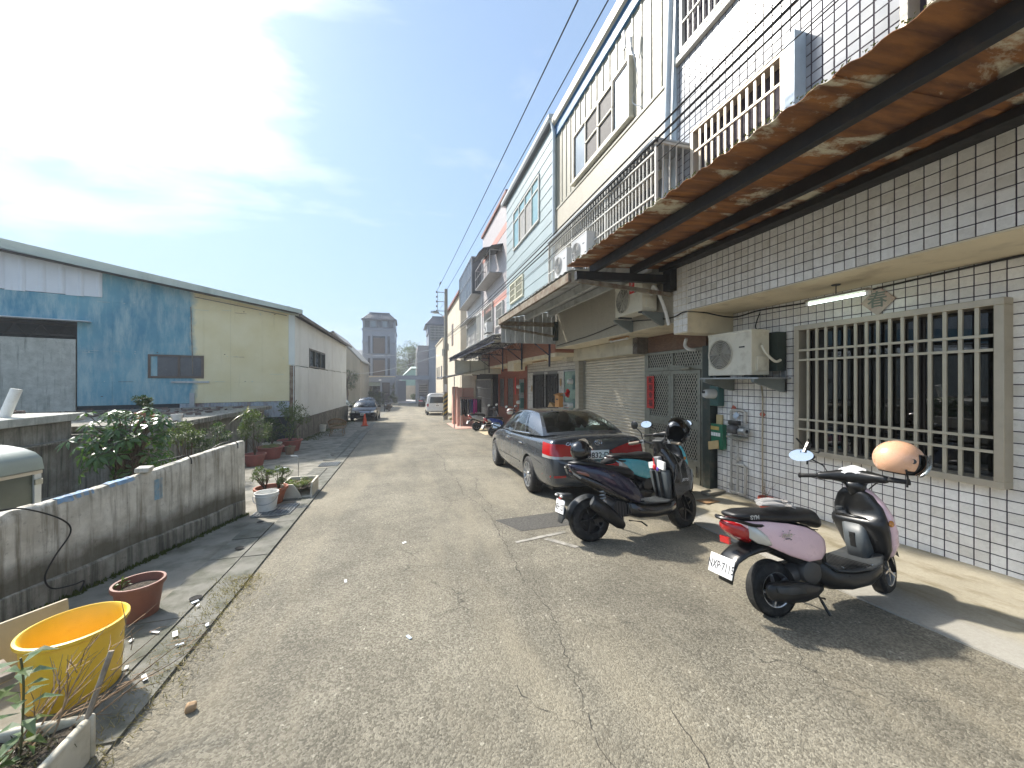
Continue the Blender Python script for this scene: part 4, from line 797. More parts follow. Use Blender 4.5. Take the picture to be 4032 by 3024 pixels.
# ---- third house: pale blue clapboard
h3 = thing('row_house', 'pale blue clapboard house with brown brick fascia and stainless door', 'house', (5.2, 13.6, gz(13.6)))
B().box(XF+.02, 9, 10.75, 16.55, 3.4, 9.62).build('upper_wall', siding, h3)
z = 3.42
while z < 9.5:
    zt = min(z+.3598, 9.6); iv = [(10.76, 16.54)]
    for a, c, d, e in ((12.12, 15.36, 7.12, 8.72), (13.92, 15.86, 5.0, 5.86)):
        if z < e-.1 and zt > d+.1:
            nv = []
            for p, q in iv:
                if a > p: nv.append((p, min(a, q)))
                if c < q: nv.append((max(c, p), q))
            iv = nv
    for p, q in iv:
        if q-p > .03: B().add([(XF-.010, p, z), (XF+.02, p, z), (XF+.02, q, z), (XF-.010, q, z), (XF+.004, p, zt), (XF+.02, p, zt), (XF+.02, q, zt), (XF+.004, q, zt)], [(0,3,2,1),(4,5,6,7),(0,1,5,4),(1,2,6,5),(2,3,7,6),(3,0,4,7)]).build('clapboard', siding, h3)
    z += .36
B().prism([(XF+.1, 9.62), (XF-.14, 9.62), (XF-.18, 9.68), (XF-.18, 9.80), (XF+.1, 9.84)], 'y', 10.85, 16.9).build('gutter', acw2, h3); B().box(XF-.13, XF+.0, 10.8, 16.7, 9.60, 9.615).build('eave_soffit', M('dark_soffit', (.10, .11, .12), .7), h3)
w = frame(XF-.05, XF+.03, 12.14, 15.34, 7.14, 8.70, .06).box(XF-.04, XF+.02, 12.2, 15.28, 8.24, 8.29)
for y in (12.92, 13.72, 14.5): w.box(XF-.045, XF+.02, y, y+.045, 7.2, 8.64)
wo = w.build('window', whitebar, h3); 
for a, c, mm in ((12.2, 12.92, bluepane), (12.965, 13.72, cream), (13.765, 14.5, cream), (14.545, 15.28, bluepane)): B().box(XF-.01, XF, a, c, 7.2, 8.24).build('pane', mm if mm is not cream else M('curtained_pane', (.33, .30, .25), .3), wo); B().box(XF-.01, XF, a, c, 8.29, 8.64).build('pane', bluepane, wo)
wl = gwin(h3, XF, 13.95, 15.83, 5.02, 5.84, 15, (5.3, 5.55), M('cream_grille', (.62, .60, .46), .5), M('cream_grille', (.62, .60, .46), .5), depth=.06, pane=bluepane); B().box(XF-.08, XF-.02, 14.84, 14.94, 5.08, 5.78).build('mullion', M('cream_grille', (.62, .60, .46), .5), wl)
B().box(XF, 9, 10.78, 16.5, 2.62, 3.39).build('brick_fascia', mos_brick, h3); B().box(XF+.006, 5.3, 10.78, 16.4, 2.50, 2.618).build('soffit_beam', cream, h3); B().box(XF+.004, XF+.5, 15.4, 16.4, 2.2, 2.5).build('beam_end', cream, h3)
B().box(5.26, 9, 10.86, 16.5, -.7, 2.6).build('ground_wall', M('pale_grout', (.30, .29, .27), .9), h3)
random.seed(33)
tilewall(h3, 5.25, 12.2, 16.35, -.6, 2.12, M('cream_white_tile', (.58, .56, .52), .3, rand=.06), big=(.36, .30), gap=.012, holes=((12.78, 14.0, -.5, 2.04), (14.2, 15.5, -.5, 2.04)))
tilewall(h3, 5.24, 10.9, 16.35, 2.15, 2.50, M('cream_white_tile', (.58, .56, .52), .3, rand=.06), big=(.13, .115), gap=.022)
for a, c in ((12.78, 13.98), (14.22, 15.50)):
    w = frame(5.18, 5.26, a, c, .1, 2.03, .05).build('window', M('black_window_frame', (.02, .018, .016), .5), h3); B().box(5.24, 5.245, a+.05, c-.05, .15, 1.98).build('pane', M('dark_door_glass', (.022, .021, .018), .3), w)
    bars(w, 5.20, a+.05, c-.05, .15, 1.98, 6, (), M('black_window_frame', (.02, .018, .016), .5), w=.03)
d3 = frame(5.16, 5.24, 10.9, 12.15, -.45, 2.13, .05).build('door', galv, h3); B().box(5.19, 5.20, 10.95, 12.1, 1.0, 2.08).build('door_glass', M('green_frosted_glass', (.16, .26, .21), .25, var=.2, sc=3), d3)
lv = B()
for k in range(18): lv.box(5.16, 5.19, 10.97, 11.45, -.3+k*.07, -.3+k*.07+.045).box(5.16, 5.19, 11.62, 12.08, -.3+k*.07, -.3+k*.07+.045)
lv.box(5.15, 5.19, 11.45, 11.62, -.35, .98).box(5.12, 5.18, 10.95, 12.1, .98, 1.05); lv.build('louvre', galv, d3)
# ---- fourth and fifth houses
h4 = thing('row_house', 'pale pink tiled house with red brick ground floor and balcony cages', 'house', (5.2, 19.5, gz(19.5)))
B().box(XF+.05, 9, 16.56, 22.35, 3.3, 10.15).build('upper_wall', mos_pink, h4); B().box(XF-.05, 9, 16.56, 22.35, 10.15, 10.3).build('parapet_cap', M('dull_red_cap', (.25, .12, .10), .7), h4)
for z in (5.55, 8.6): B().box(XF+.04, XF+.2, 16.57, 22.34, z, z+.35).build('red_band', M('salmon_tile', (.52, .24, .18), .5), h4)
B().box(5.3, 9, 16.52, 22.35, -.9, 3.3).build('ground_wall', M('dull_red_mortar', (.27, .13, .09), .9), h4)
random.seed(35); tilewall(h4, 5.29, 16.6, 22.3, -.75, 2.45, M('red_brick', (.33, .105, .06), .7, var=.12, rand=.2), big=(.235, .075), gap=.010, holes=((16.9, 17.9, -.8, 1.9), (18.7, 20.15, .35, 2.0), (20.6, 21.9, .2, 2.0)), name='brick')
for a, c, z0 in ((18.72, 20.12, .38), (20.62, 21.88, .25)):
    w = frame(5.24, 5.32, a, c, z0, 1.98, .07).build('window', M('red_brick', (.33, .105, .06), .7), h4); B().box(5.29, 5.295, a, c, z0, 1.95).build('pane', M('dark_door_glass', (.022, .021, .018), .3), w)
d4 = frame(5.24, 5.31, 16.9, 17.9, -.8, 1.9, .05).build('door', M('red_brick', (.33, .105, .06), .7), h4); B().box(5.28, 5.285, 16.95, 17.85, -.8, 1.85).build('door_glass', M('green_frosted_glass', (.16, .26, .21), .25), d4); bars(d4, 5.26, 16.95, 17.85, -.7, 1.85, 6, (.4, 1.1), galv)
o = B().box(5.22, 5.225, 18.22, 18.42, 1.1, 1.95).build('red_couplet', redp); tag(o, 'narrow red couplet beside the brick framed window', 'banner')
h5 = thing('row_house', 'grey house with dark grilled ground floor and cream side wall', 'house', (5.2, 25.4, gz(25.4)))
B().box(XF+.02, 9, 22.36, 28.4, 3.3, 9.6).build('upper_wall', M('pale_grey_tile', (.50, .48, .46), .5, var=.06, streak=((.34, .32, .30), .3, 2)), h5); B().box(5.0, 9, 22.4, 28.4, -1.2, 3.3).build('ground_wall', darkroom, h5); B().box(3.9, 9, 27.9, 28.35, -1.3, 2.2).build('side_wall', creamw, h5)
gr = frame(4.9, 5.0, 22.5, 27.8, -.9, 1.9, .06).build('grille', steelgrey, h5); bars(gr, 4.93, 22.5, 27.8, -.9, 1.9, 36, (.0, .7, 1.3), galv, w=.025)
def balcony(par, y0, y1, z0, z1, xo, n, mat, hz):
    b = B().box(xo, XF+.05, y0, y1, z0-.05, z0); 
    for y in (y0, y1): b.box(xo, XF+.05, y-.02, y+.02, z1-.04, z1).box(xo, xo+.04, y-.02, y+.02, z0, z1)
    b.box(xo, xo+.04, y0, y1, z1-.04, z1)
    q = b.build('balcony_cage', mat, par); bars(q, xo+.02, y0, y1, z0, z1-.04, n, hz, mat, w=.02); return q
balc = M('grey_cage', (.30, .29, .28), .5, .3)
balcony(h4, 17.6, 21.4, 6.9, 7.95, 3.75, 6, balc, (7.4,)); balcony(h5, 22.7, 28.2, 7.0, 9.2, 3.75, 8, balc, (8.1,))
gm = B().box(3.8, XF, 22.7, 28.2, 7.05, 9.15).build('enclosed_balcony', M('dim_grey_pane', (.09, .10, .11), .2, var=.2, sc=1), h5)
for par, y0, y1, z in ((h4, 17.4, 18.9, 8.15), (h4, 19.4, 21.5, 8.7)):
    B().prism([(XF+.05, z), (3.85, z-.12), (3.62, z-.35), (3.58, z-.33), (3.82, z-.08), (XF+.05, z+.05)], 'y', y0, y1).build('awning', M('dark_awning', (.10, .11, .12), .5), par)
for par, y0, y1, z0, z1 in ((h4, 17.2, 18.5, 4.4, 5.5), (h4, 19.4, 21.6, 4.3, 5.9), (h5, 22.9, 24.0, 3.9, 5.9), (h5, 24.6, 28.0, 4.2, 5.6)):
    gwin(par, XF+.03, y0, y1, z0, z1, 8, (z0+.4, z0+.8), whitebar, whitebar, depth=.08, pane=M('curtained_pane', (.33, .30, .25), .3))
B().prism([(XF+.05, 6.0), (3.75, 5.75), (3.75, 5.72), (XF+.05, 5.9)], 'y', 24.4, 28.3).build('awning', acw2, h5)
B().box(XF-.02, 9, 16.5, 22.34, 2.55, 3.29).build('brick_fascia', mos_brick, h4); B().box(XF-.02, 5.3, 16.5, 22.3, 2.44, 2.549).build('soffit', cream, h4); B().box(XF-.02, 9, 22.37, 28.3, 2.4, 3.29).build('fascia_board', creamw, h5)
# truss canopy over the third and fourth houses
tc = thing('truss_canopy', 'sheet canopy on navy lattice trusses in front of the brick houses', 'canopy', (3.4, 16.5, gz(16.5)))
y = 11.0; i = 0
while y < 23.2:
    corr_sheet('roof_sheet', undersheet, tc, 2.45, 3.13+.004*(i % 2), 4.30, 3.36+.004*(i % 2), y, min(y+.98, 23.3), per=.24); y += .96; i += 1
for y in (11.15, 14.1, 17.1, 20.1, 23.1):
    tb = B()
    tb.beam((2.5, y, 3.09), (4.28, y, 3.31), .035, .035).beam((2.5, y, 3.02), (4.28, y, 2.95), .035, .035)
    for k in range(7):
        a = 2.5+k*.25; tb.beam((a, y, 3.02-.01*k), (a+.13, y, 3.11+.03*k*.5), .015, .015).beam((a+.13, y, 3.11+.015*k), (a+.25, y, 3.01-.01*k), .015, .015)
    tb.beam((4.27, y, 2.2), (4.27, y, 3.3), .05, .05).beam((3.7, y, 2.97), (4.27, y, 2.55), .03, .03)
    tb.build('truss', navysteel, tc)
for x, z in ((2.5, 3.04), (3.35, 3.10)):
    tl_ = B(); tl_.beam((x, 11.0, z+.06), (x, 23.2, z+.06), .03, .03).beam((x, 11.0, z-.12), (x, 23.2, z-.12), .03, .03)
    for k in range(60): tl_.beam((x, 11.05+k*.2, z-.12), (x, 11.15+k*.2, z+.06), .012, .012).beam((x, 11.15+k*.2, z+.06), (x, 11.25+k*.2, z-.12), .012, .012)
    tl_.build('long_truss', navysteel, tc)
# small dark awning of the fifth house, pink pillars
aw = thing('dark_awning', 'dark sagging awning over the grilled shop front', 'awning', (3.4, 22.5, gz(22.5)))
b = B(); b.grid(lambda u, v: (1.95+3.0*v, 20.3+6.0*u, 2.02+.55*v+.05*math.sin(u*9)-.12*(1-v)*abs(math.sin(u*4.7))), 24, 4); b.build('sheet', M('dark_tarp', (.06, .062, .06), .7, var=.3, sc=2), aw, smooth=True)
B().tube([(2.0, 20.3, 2.0), (4.95, 20.3, 2.55)], .025).tube([(2.0, 26.2, 2.0), (4.95, 26.2, 2.55)], .025).tube([(2.05, 20.3, 1.97), (2.05, 26.2, 1.97)], .025).tube([(2.45, 20.35, 2.0), (2.45, 20.35, -.75)], .03).tube([(2.45, 26.1, 2.0), (2.45, 26.1, -.94)], .03).build('pole_frame', galv, aw)
b = B().box(2.5, 5.0, 20.4, 20.45, 2.15, 2.85); o = b.build('side_panel', M('cream_sheet', (.50, .50, .42), .5, var=.06), aw)
for x in (2.5, 3.28, 4.08): B().box(x, x+.04, 20.37, 20.4, 2.15, 2.85).build('stile', steelgrey, aw)
for i, (x, y, w_, z1) in enumerate(((2.78, 21.75, .30, 1.40), (2.72, 23.4, .34, 1.42))):
    o = B().box(x, x+w_, y, y+.35, gz(y)-.05, z1).build('pillar', pinkrender, bevel=.02); tag(o, ['pink rendered pillar at the near end of the clothes rack', 'pink rendered pillar behind the clothes rack towards the utility pole'][i], 'pillar')
o = B().box(3.12, 3.75, 21.9, 22.0, gz(22)-.05, 1.38).build('low_wall', pinkrender, bevel=.02); tag(o, 'low pink wall panel behind the clothes rack', 'wall')
# ---------------------------------------------------------------- far end of the street
FY = 68.0; FZ = -2.0
tw = thing('tower_house', 'slim grey tiled tower house with tiled hip roof at the street end', 'house', (-4.3, 70, FZ))
X0, X1 = -6.95, -1.75
B().box(X0, X1, FY, FY+9, FZ-.2, 10.3).build('wall', mos_grey, tw); B().box(X0-.12, X1+.12, FY-.15, FY+9.1, 10.3, 10.55).build('ledge', mos_grey, tw); B().box(X0+.02, X1-.02, FY+.1, FY+9, 10.55, 12.1).build('top_storey', mos_grey, tw)
def hiproof(x0, x1, y0, y1, z0, z1, ins, par, mat):
    b = B().add([(x0, y0, z0), (x1, y0, z0), (x1, y1, z0), (x0, y1, z0), (x0+ins, y0+ins, z1), (x1-ins, y0+ins, z1), (x1-ins, y1-ins, z1), (x0+ins, y1-ins, z1)], [(0,3,2,1),(4,5,6,7),(0,1,5,4),(1,2,6,5),(2,3,7,6),(3,0,4,7)]).box(x0+ins, x1-ins, y0+ins-.1, y1-ins, z1, z1+.18).box(x0-.05, x1+.05, y0-.05, y1+.05, z0-.15, z0-.01)
    r = b.build('roof', mat, par); n = int((x1-x0)/.36); tb = B()
    for k in range(n):
        x = x0+.2+k*(x1-x0-.4)/(n-1); f = (x-x0)/(x1-x0); xt = x0+ins+(x1-x0-2*ins)*f
        tb.cyl((x, y0-.03, z0+.04), (xt, y0+ins, z1+.03), .09, n=6)
    tb.build('roof_tiles', mat, r, kind='stuff'); return r
rt = M('grey_roof_tile', (.13, .135, .16), .45, var=.15)
hiproof(X0-.15, X1+.2, FY-.2, FY+6, 12.15, 13.25, 1.15, tw, rt)
gp = M('tower_pane', (.05, .055, .07), .12, var=.2, sc=.6, spec=.7)
for i in range(5):
    a = X0+.3+i*.94; w = frame(FY-.0, FY+.06, 0, 1, 0, 1, .1)
    q = B().box(a, a+.86, FY+.02, FY+.12, 10.75, 11.95).build('window', M('tower_frame', (.09, .10, .12), .5), tw); B().box(a+.07, a+.79, FY+.0, FY+.03, 10.82, 11.88).build('pane', skyglass if i % 2 else gp, q)
for z0 in (2.75, 6.45):
    B().box(X0+.85, X1-.85, FY-.02, FY+.01, z0, z0+2.9).build('bay_panel', gp, tw)
    for x in (X0+1.25, X1-1.6): B().box(x, x+.35, FY-.35, FY-.021, z0-.1, z0+3.1).build('pilaster', mos_grey, tw)
    q = frame(X0+1.7, X1-1.7, FY-.12, FY-.03, z0, z0+2.6, .1).build('window', M('brown_window_frame', (.12, .09, .07), .5), tw)
    B().box(X0+1.75, -4.1, FY-.06, FY-.025, z0+.9, z0+2.5).build('pane', M('violet_pane', (.14, .11, .13), .15, spec=.7), q); B().box(-4.1, -3.42, FY-.06, FY-.025, z0+.9, z0+2.5).build('curtain_pane', M('tan_curtain', (.42, .33, .27), .6), q); B().box(X0+1.72, X1-1.72, FY-.08, FY-.026, z0+.05, z0+.85).build('lower_panel', M('dark_maroon_panel', (.10, .06, .065), .4), q)  # curtain pane is a plain tan colour
    B().box(X0+1.6, X1-1.6, FY-.2, FY-.021, z0-.75, z0-.1).build('spandrel', mos_grey, tw)
    for x in (X0-.06, X1-.6): B().box(x, x+.7, FY-.25, FY-.021, z0+1.7, z0+2.0).build('ledge', mos_grey, tw)
gh = thing('garage_annex', 'low grey garage annex with wide opening below the tower house', 'garage', (-6, 66, FZ))
B().box(-11.5, -1.75, FY-1.5, FY-.4, 1.65, 2.45).build('beam', mos_grey, gh); B().box(-11.6, -1.7, FY-1.6, FY-.3, 2.45, 2.65).build('cap', creamw, gh)
for x, w_ in ((-11.5, .4), (-4.1, .3), (-2.55, .8)): B().box(x, x+w_, FY-1.45, FY-.5, FZ-.2, 1.65).build('pier', mos_grey, gh)
B().box(-11.1, -4.1, FY-.6, FY-.55, FZ-.1, 1.65).build('garage_front', M('dark_green_glass', (.016, .030, .028), .08, var=.3, sc=.5, spec=.8), gh); B().box(-11.1, -4.1, FY-1.3, FY-1.2, 1.0, 1.62).build('roller_blind', M('pale_green_blind', (.24, .29, .25), .6), gh)
d_ = B().box(-3.78, -2.6, FY-1.3, FY-1.2, FZ-.1, 1.55).build('door', M('dark_wood_door', (.035, .026, .026), .4), gh); B().box(-3.5, -2.9, FY-1.34, FY-1.3, -.35, -.2).build('letter_plate', chrome, d_)
B().box(-4.3, -3.9, FY-1.62, FY-1.5, 1.85, 2.1).build('sign_lamp', M('white_sign', (.8, .8, .78), .5), gh)
gt = thing('court_gate', 'grey gateway beam between the two tower houses', 'gate', (1, 68, FZ))
B().box(-1.69, 3.75, FY-1.4, FY-.6, 2.05, 2.75).build('beam', mos_grey, gt); B().box(-1.65, -1.35, FY-1.3, FY-.7, FZ-.1, 2.05).build('post', mos_grey, gt); B().box(1.55, 1.95, FY-1.3, FY-.7, FZ-.1, 2.05).build('post', M('pale_post', (.33, .32, .33), .6), gt)
w = B().box(-1.4, 2.2, FY+14, FY+14.3, FZ-.2, .9); o = w.build('court_wall', creamw); tag(o, 'cream boundary wall seen through the gateway', 'wall')
o = B().box(-3.2, .0, FY+7.5, FY+7.8, FZ-.2, 1.9).build('grey_wall', mos_grey); tag(o, 'grey inner wall left of the court seen through the gateway', 'wall')
t2 = thing('tower_house', 'second grey tower house with white grilled top window beside the utility pole', 'house', (6, 70, FZ))
B().box(3.8, 9, FY, FY+8, FZ-.2, 10.1).build('wall', mos_grey, t2); B().box(1.95, 3.79, FY+.6, FY+14, FZ-.2, 8.0).build('side_wing', mos_greyy, t2)
hiproof(3.2, 9.3, FY-.6, FY+7, 11.6, 13.0, 1.2, t2, rt); B().box(3.6, 8.9, FY-.2, FY+6, 10.1, 11.6).build('top_storey', mos_grey, t2)
q = frame(0, 1, 0, 1, 0, 1, .1); wq = B().box(4.0, 7.5, FY-.5, FY-.21, 9.0, 11.4).build('window', M('dim_window', (.10, .10, .10), .3), t2)
for k in range(16): B().box(4.0+k*.23, 4.04+k*.23, FY-.58, FY-.52, 9.0, 11.4).build('bar', whitebar, wq)
for k in range(6): B().box(4.0, 7.5, FY-.60, FY-.58, 9.0+k*.45, 9.04+k*.45).build('rail', whitebar, wq)
for z in (-.8, 3.0, 6.2): B().box(5.6, 6.6, FY-.05, FY+.02, z, z+2.2).build('window', gp, t2)
for k in range(4): B().box(1.93, 1.96, FY+1.2+k*2.6, FY+2.2+k*2.6, 2.9, 7.2).build('window', gp, t2)
for z in (3.2, 6.6): B().box(2.1, 3.7, FY+.55, FY+.61, z, z+.5)
B().box(2.2, 3.6, FY+.54, FY+.62, FZ+.2, 1.2).build('window', gp, t2)
for k in range(8): B().box(2.2, 3.6, FY+.5, FY+.54, FZ+.3+k*.42, FZ+.34+k*.42).build('rail', whitebar, t2)
b3 = thing('grey_porch', 'small grey porch with downpipe right of the second tower house', 'porch', (5.5, 58, FZ)); B().box(4.6, 8, 56, 60, .9, 2.0).build('beam', mos_grey, b3); B().box(4.5, 4.75, 55.9, 56.2, FZ-.2, 2.2).build('post', acw, b3); B().box(5.2, 8, 58, 58.2, FZ-.2, .9).build('wall', creamw, b3)
# cream houses on the right
ch = thing('cream_house', 'cream rendered gabled house behind the utility pole', 'house', (6, 36, gz(36)))
B().prism([(4.3, -1.5), (9, -1.5), (9, 11.2), (6.6, 10.3), (4.3, 9.2)], 'y', 31.5, 44).build('wall', creamw, ch); B().add([(4.1, 31.3, 9.18), (6.6, 31.3, 10.4), (6.6, 44.2, 10.4), (4.1, 44.2, 9.18), (4.1, 31.3, 9.0), (6.6, 31.3, 10.2), (6.6, 44.2, 10.2), (4.1, 44.2, 9.0)], [(0,1,2,3),(7,6,5,4),(0,4,5,1),(3,2,6,7),(0,3,7,4),(1,5,6,2)]).build('roof', M('dull_red_cap', (.25, .12, .10), .7), ch)
for (y0, z0, z1) in ((36.5, 5.2, 7.2), (34, 2.5, 4.0)): w = B().box(4.26, 4.31, y0, y0+1.1, z0, z1).build('window', M('brown_pane', (.16, .09, .05), .3), ch)
w = frame(4.9, 5.9, 31.42, 31.52, 4.1, 5.6, .07).build('window', whitebar, ch); B().box(4.95, 5.85, 31.44, 31.49, 4.15, 5.55).build('pane', gp, w)
for k in range(6): B().box(5.05+k*.14, 5.08+k*.14, 31.38, 31.42, 4.15, 5.55).build('bar', whitebar, w)
c3 = thing('cream_house', 'cream rendered low house with white wall behind the white van', 'house', (5.2, 47, gz(47))); B().box(4.05, 9, 44.3, 55, -2.3, 6.6).build('wall', creamw, c3); B().box(3.95, 9, 44.2, 55.1, 6.6, 6.75).build('parapet_cap', creamw, c3)
for y in (45.5, 49, 52): B().box(4.02, 4.06, y, y+1.2, 2.0, 3.6).build('window', gp, c3)
# sheds behind the warehouse, trees, green house
s1 = thing('beige_shed', 'beige ribbed gable shed behind the white warehouse side', 'shed', (-8.5, 52, gz(52)))
B().prism([(-13.5, -2.2), (-5.6, -2.2), (-5.6, 4.4), (-8.7, 7.75), (-13.5, 5.5)], 'y', 52, 64).build('wall', M('beige_sheet', (.42, .36, .26), .6, var=.1, sc=1, streak=((.28, .23, .16), .4, 1.5)), s1); B().add([(-5.3, 51.8, 4.2), (-8.7, 51.8, 7.9), (-8.7, 64, 7.9), (-5.3, 64, 4.2), (-5.3, 51.8, 4.35), (-8.7, 51.8, 8.05), (-8.7, 64, 8.05), (-5.3, 64, 4.35), (-13.8, 51.8, 5.5), (-13.8, 64, 5.5)], [(3,2,1,0),(4,5,6,7),(0,1,5,4),(5,8,9,6)]).build('roof', M('beige_roof', (.40, .38, .33), .6), s1)
for k in range(14): B().box(-12.4+k*.48, -12.36+k*.48, 51.96, 52.0, 0, 4.2).build('rib', M('beige_sheet', (.42, .36, .26), .6), s1)
s2 = thing('grey_shed', 'grey roofed shed between the beige shed and the tower house', 'shed', (-10, 78, FZ)); B().add([(-16, 74, 6.2), (-7.0, 74, 5.2), (-7.0, 84, 8.2), (-16, 84, 8.2), (-16, 74, -2), (-7, 74, -2)], [(0, 1, 2, 3), (4, 5, 1, 0)]).build('roof', M('grey_roof', (.16, .17, .17), .7), s2)
gh2 = thing('green_house', 'pale green gabled house seen above the gateway', 'house', (2, 95, FZ)); B().prism([(-1.0, -2), (6, -2), (6, 4.6), (1.2, 4.6), (-1.0, 2.6)], 'y', 96, 104).build('wall', M('pale_green_render', (.30, .46, .38), .7), gh2); B().add([(-1.4, 95.7, 2.5), (1.2, 95.7, 4.9), (6, 95.7, 4.9), (6, 104, 5.6), (1.2, 104, 5.6), (-1.4, 104, 2.6)], [(0, 1, 4, 5), (1, 2, 3, 4)]).build('roof', M('pale_green_roof', (.42, .56, .50), .6), gh2)
ap = thing('apartment_block', 'distant pale apartment block behind the trees', 'building', (0, 170, FZ)); B().box(-6, 14, 170, 180, -3, 11).build('wall', M('pale_block', (.42, .45, .46), .7), ap)
for z in (1, 4.2, 7.4):
    for k in range(6): B().box(-5+k*3.2, -3+k*3.2, 169.95, 170.02, z, z+1.7).build('window', gp, ap)
# ---- utility pole
up_ = thing('utility_pole', 'concrete utility pole with black and yellow stripes at its foot', 'pole', (2.76, 28.2, gz(28.2)))
B().cyl((2.76, 28.2, gz(28.2)-.2), (2.80, 28.2, 8.45), .17, .115, 20).build('pole', M('pole_concrete', (.34, .31, .25), .85, var=.12, sc=2, streak=((.2, .18, .14), .4, 3)), up_, smooth=True)
def spiral(par, z0, z1, n, mat):
    for k in range(n):
        b = B(); zb = z0+(z1-z0)*k/n
        b.grid(lambda u, v: (2.76+.1735*math.cos(u*math.pi*2), 28.2+.1735*math.sin(u*math.pi*2), zb+.16*v+.32*abs(((u*2) % 2)-1)), 24, 1); b.build('stripe', mat, par, smooth=True)
spiral(up_, gz(28.2)+.15, gz(28.2)+1.7, 5, M('stripe_black', (.02, .02, .02), .6)); spiral(up_, gz(28.2)+.31, gz(28.2)+1.86, 5, M('stripe_yellow', (.42, .29, .04), .6, dirt=((.25, .2, .12), .4, 6)))
B().box(2.68, 2.84, 28.0, 28.03, 1.0, 1.55).build('sign_plate', whiteink, up_)
xa = B()
for z in (8.2, 7.52, 6.85): xa.beam((2.8, 28.2, z), (2.15, 28.2, z), .05, .05)
xa.beam((2.19, 28.2, 6.85), (2.19, 28.2, 8.2), .04, .04); xa.beam((2.25, 28.2, 6.9), (2.75, 28.2, 7.5), .02, .02); xa.build('crossarm', galv, up_)
for z in (8.2, 7.86, 7.52, 7.18, 6.85): B().lathe([(.02, -.08), (.055, -.05), (.04, 0), (.06, .03), (.02, .07)], (2.12, 28.15, z), 10).build('insulator', M('brown_porcelain', (.20, .16, .13), .3), up_, smooth=True)
B().tube([(2.72, 28.1, 6.2), (2.45, 27.6, 6.45), (2.05, 27.0, 6.5)], .03).cbox((1.9, 26.85, 6.5), (.5, .3, .12), (0, 0, .8)).build('street_lamp', galv, up_)
b = B().box(2.92, 3.0, 28.1, 28.3, 4.0, 4.5).box(2.5, 2.64, 28.1, 28.3, 3.6, 4.1).build('junction_box', acw, up_)
o = B().sl([(0, 0, .001, .001), (.04, .01, .035, .03), (.12, .03, .045, .045), (.20, .05, .03, .03), (.24, .07, .028, .028), (.27, .07, .005, .005)]).build('bird', M('dove_grey', (.10, .09, .09), .8), smooth=True); o.location = (2.16, 25.9, 8.18); o.rotation_euler = (0, R(-40), R(60)); tag(o, 'small grey bird perched on the overhead wire', 'bird')
B_ = B(); B_.add([(-.1, -.02, -.06), (-.1, .02, -.06), (.03, .02, .01), (.03, -.02, .01)], [(0, 1, 2, 3)]); tl2 = B_.build('tail', M('dove_grey', (.10, .09, .09), .8)); tl2.parent = o
# ---- overhead wires
def wire(p0, p1, sag, r, label, n=24, mat=None):
    P0, P1 = Vector(p0), Vector(p1); pts = []
    for i in range(n+1):
        t = i/n; q = P0.lerp(P1, t); q.z -= sag*4*t*(1-t); pts.append(q)
    o = B().tube(pts, r, 5).build('overhead_wire', mat or blacksteel, smooth=True); tag(o, label, 'wire', None); return o
wire((2.14, 28.1, 8.25), (2.3, -6, 6.5), .15, .011, 'overhead wire from the top crossarm with the bird on it')
wire((2.80, 28.2, 8.3), (2.95, -6, 7.2), .15, .011, 'overhead wire from the pole top running over the road')
for k, (dz, dx, r_) in enumerate(((0, 0, .016), (-.10, .03, .018), (-.16, .09, .012), (-.34, .12, .007))):
    wire((2.86, 28.2, 5.1+dz), (3.9+dx, -3, 6.0+dz*1.3), .3, r_, ['thick black cable, uppermost of the bundle strung along the house fronts', 'thick black cable, second of the bundle strung along the house fronts', 'black cable, third of the bundle strung along the house fronts', 'thin black cable, lowest of the bundle strung along the house fronts'][k])
wire((2.7, 28.2, 4.3), (-7.2, 66, 6.4), .6, .014, 'pale service wire from the pole to the tower house, upper one', mat=galv); wire((2.7, 28.2, 3.8), (-9, 58, 2.9), .6, .018, 'pale service wire from the pole towards the beige shed, lower one', mat=galv)
# ---------------------------------------------------------------- vehicles
def coons(c0, c1, d0, d1, bulge=(0, 0, 0)):
    bv = Vector(bulge)
    def f(u, v):
        a = c0(u)*(1-v)+c1(u)*v; b = d0(v)*(1-u)+d1(v)*u; p = (c0(0)*(1-u)+c0(1)*u)*(1-v)+(c1(0)*(1-u)+c1(1)*u)*v
        return a+b-p+bv*(16*u*(1-u)*v*(1-v))
    return f
def arc(p, q, b): p, q, b = Vector(p), Vector(q), Vector(b); return lambda t: p.lerp(q, t)+b*(4*t*(1-t))
def bvh_of(o):
    me = evalmesh(o); bm = bmesh.new(); bm.from_mesh(me); t = BVHTree.FromBMesh(bm); bm.free(); bpy.data.meshes.remove(me); return t
def decal(b, bvh, c00, c10, c11, c01, d, nu=8, nv=4, off=.006, edge=.004):
    """patch laid on a body: a planar grid cast along d onto the surface, with a thickness"""
    d = Vector(d).normalized(); P = {}
    for j in range(nv+1):
        for i in range(nu+1):
            u, v = i/nu, j/nv; p = (Vector(c00)*(1-u)+Vector(c10)*u)*(1-v)+(Vector(c01)*(1-u)+Vector(c11)*u)*v
            h = bvh.ray_cast(p, d); P[i, j] = (h[0]-d*off) if h[0] is not None else None
    o = len(b.v); idx = {}
    for k, p in P.items():
        if p is not None: idx[k] = len(b.v); b.v.append(tuple(p))
    for j in range(nv):
        for i in range(nu):
            q = [(i, j), (i+1, j), (i+1, j+1), (i, j+1)]
            if all(k in idx for k in q): b.f.append(tuple(idx[k] for k in q))
    return b
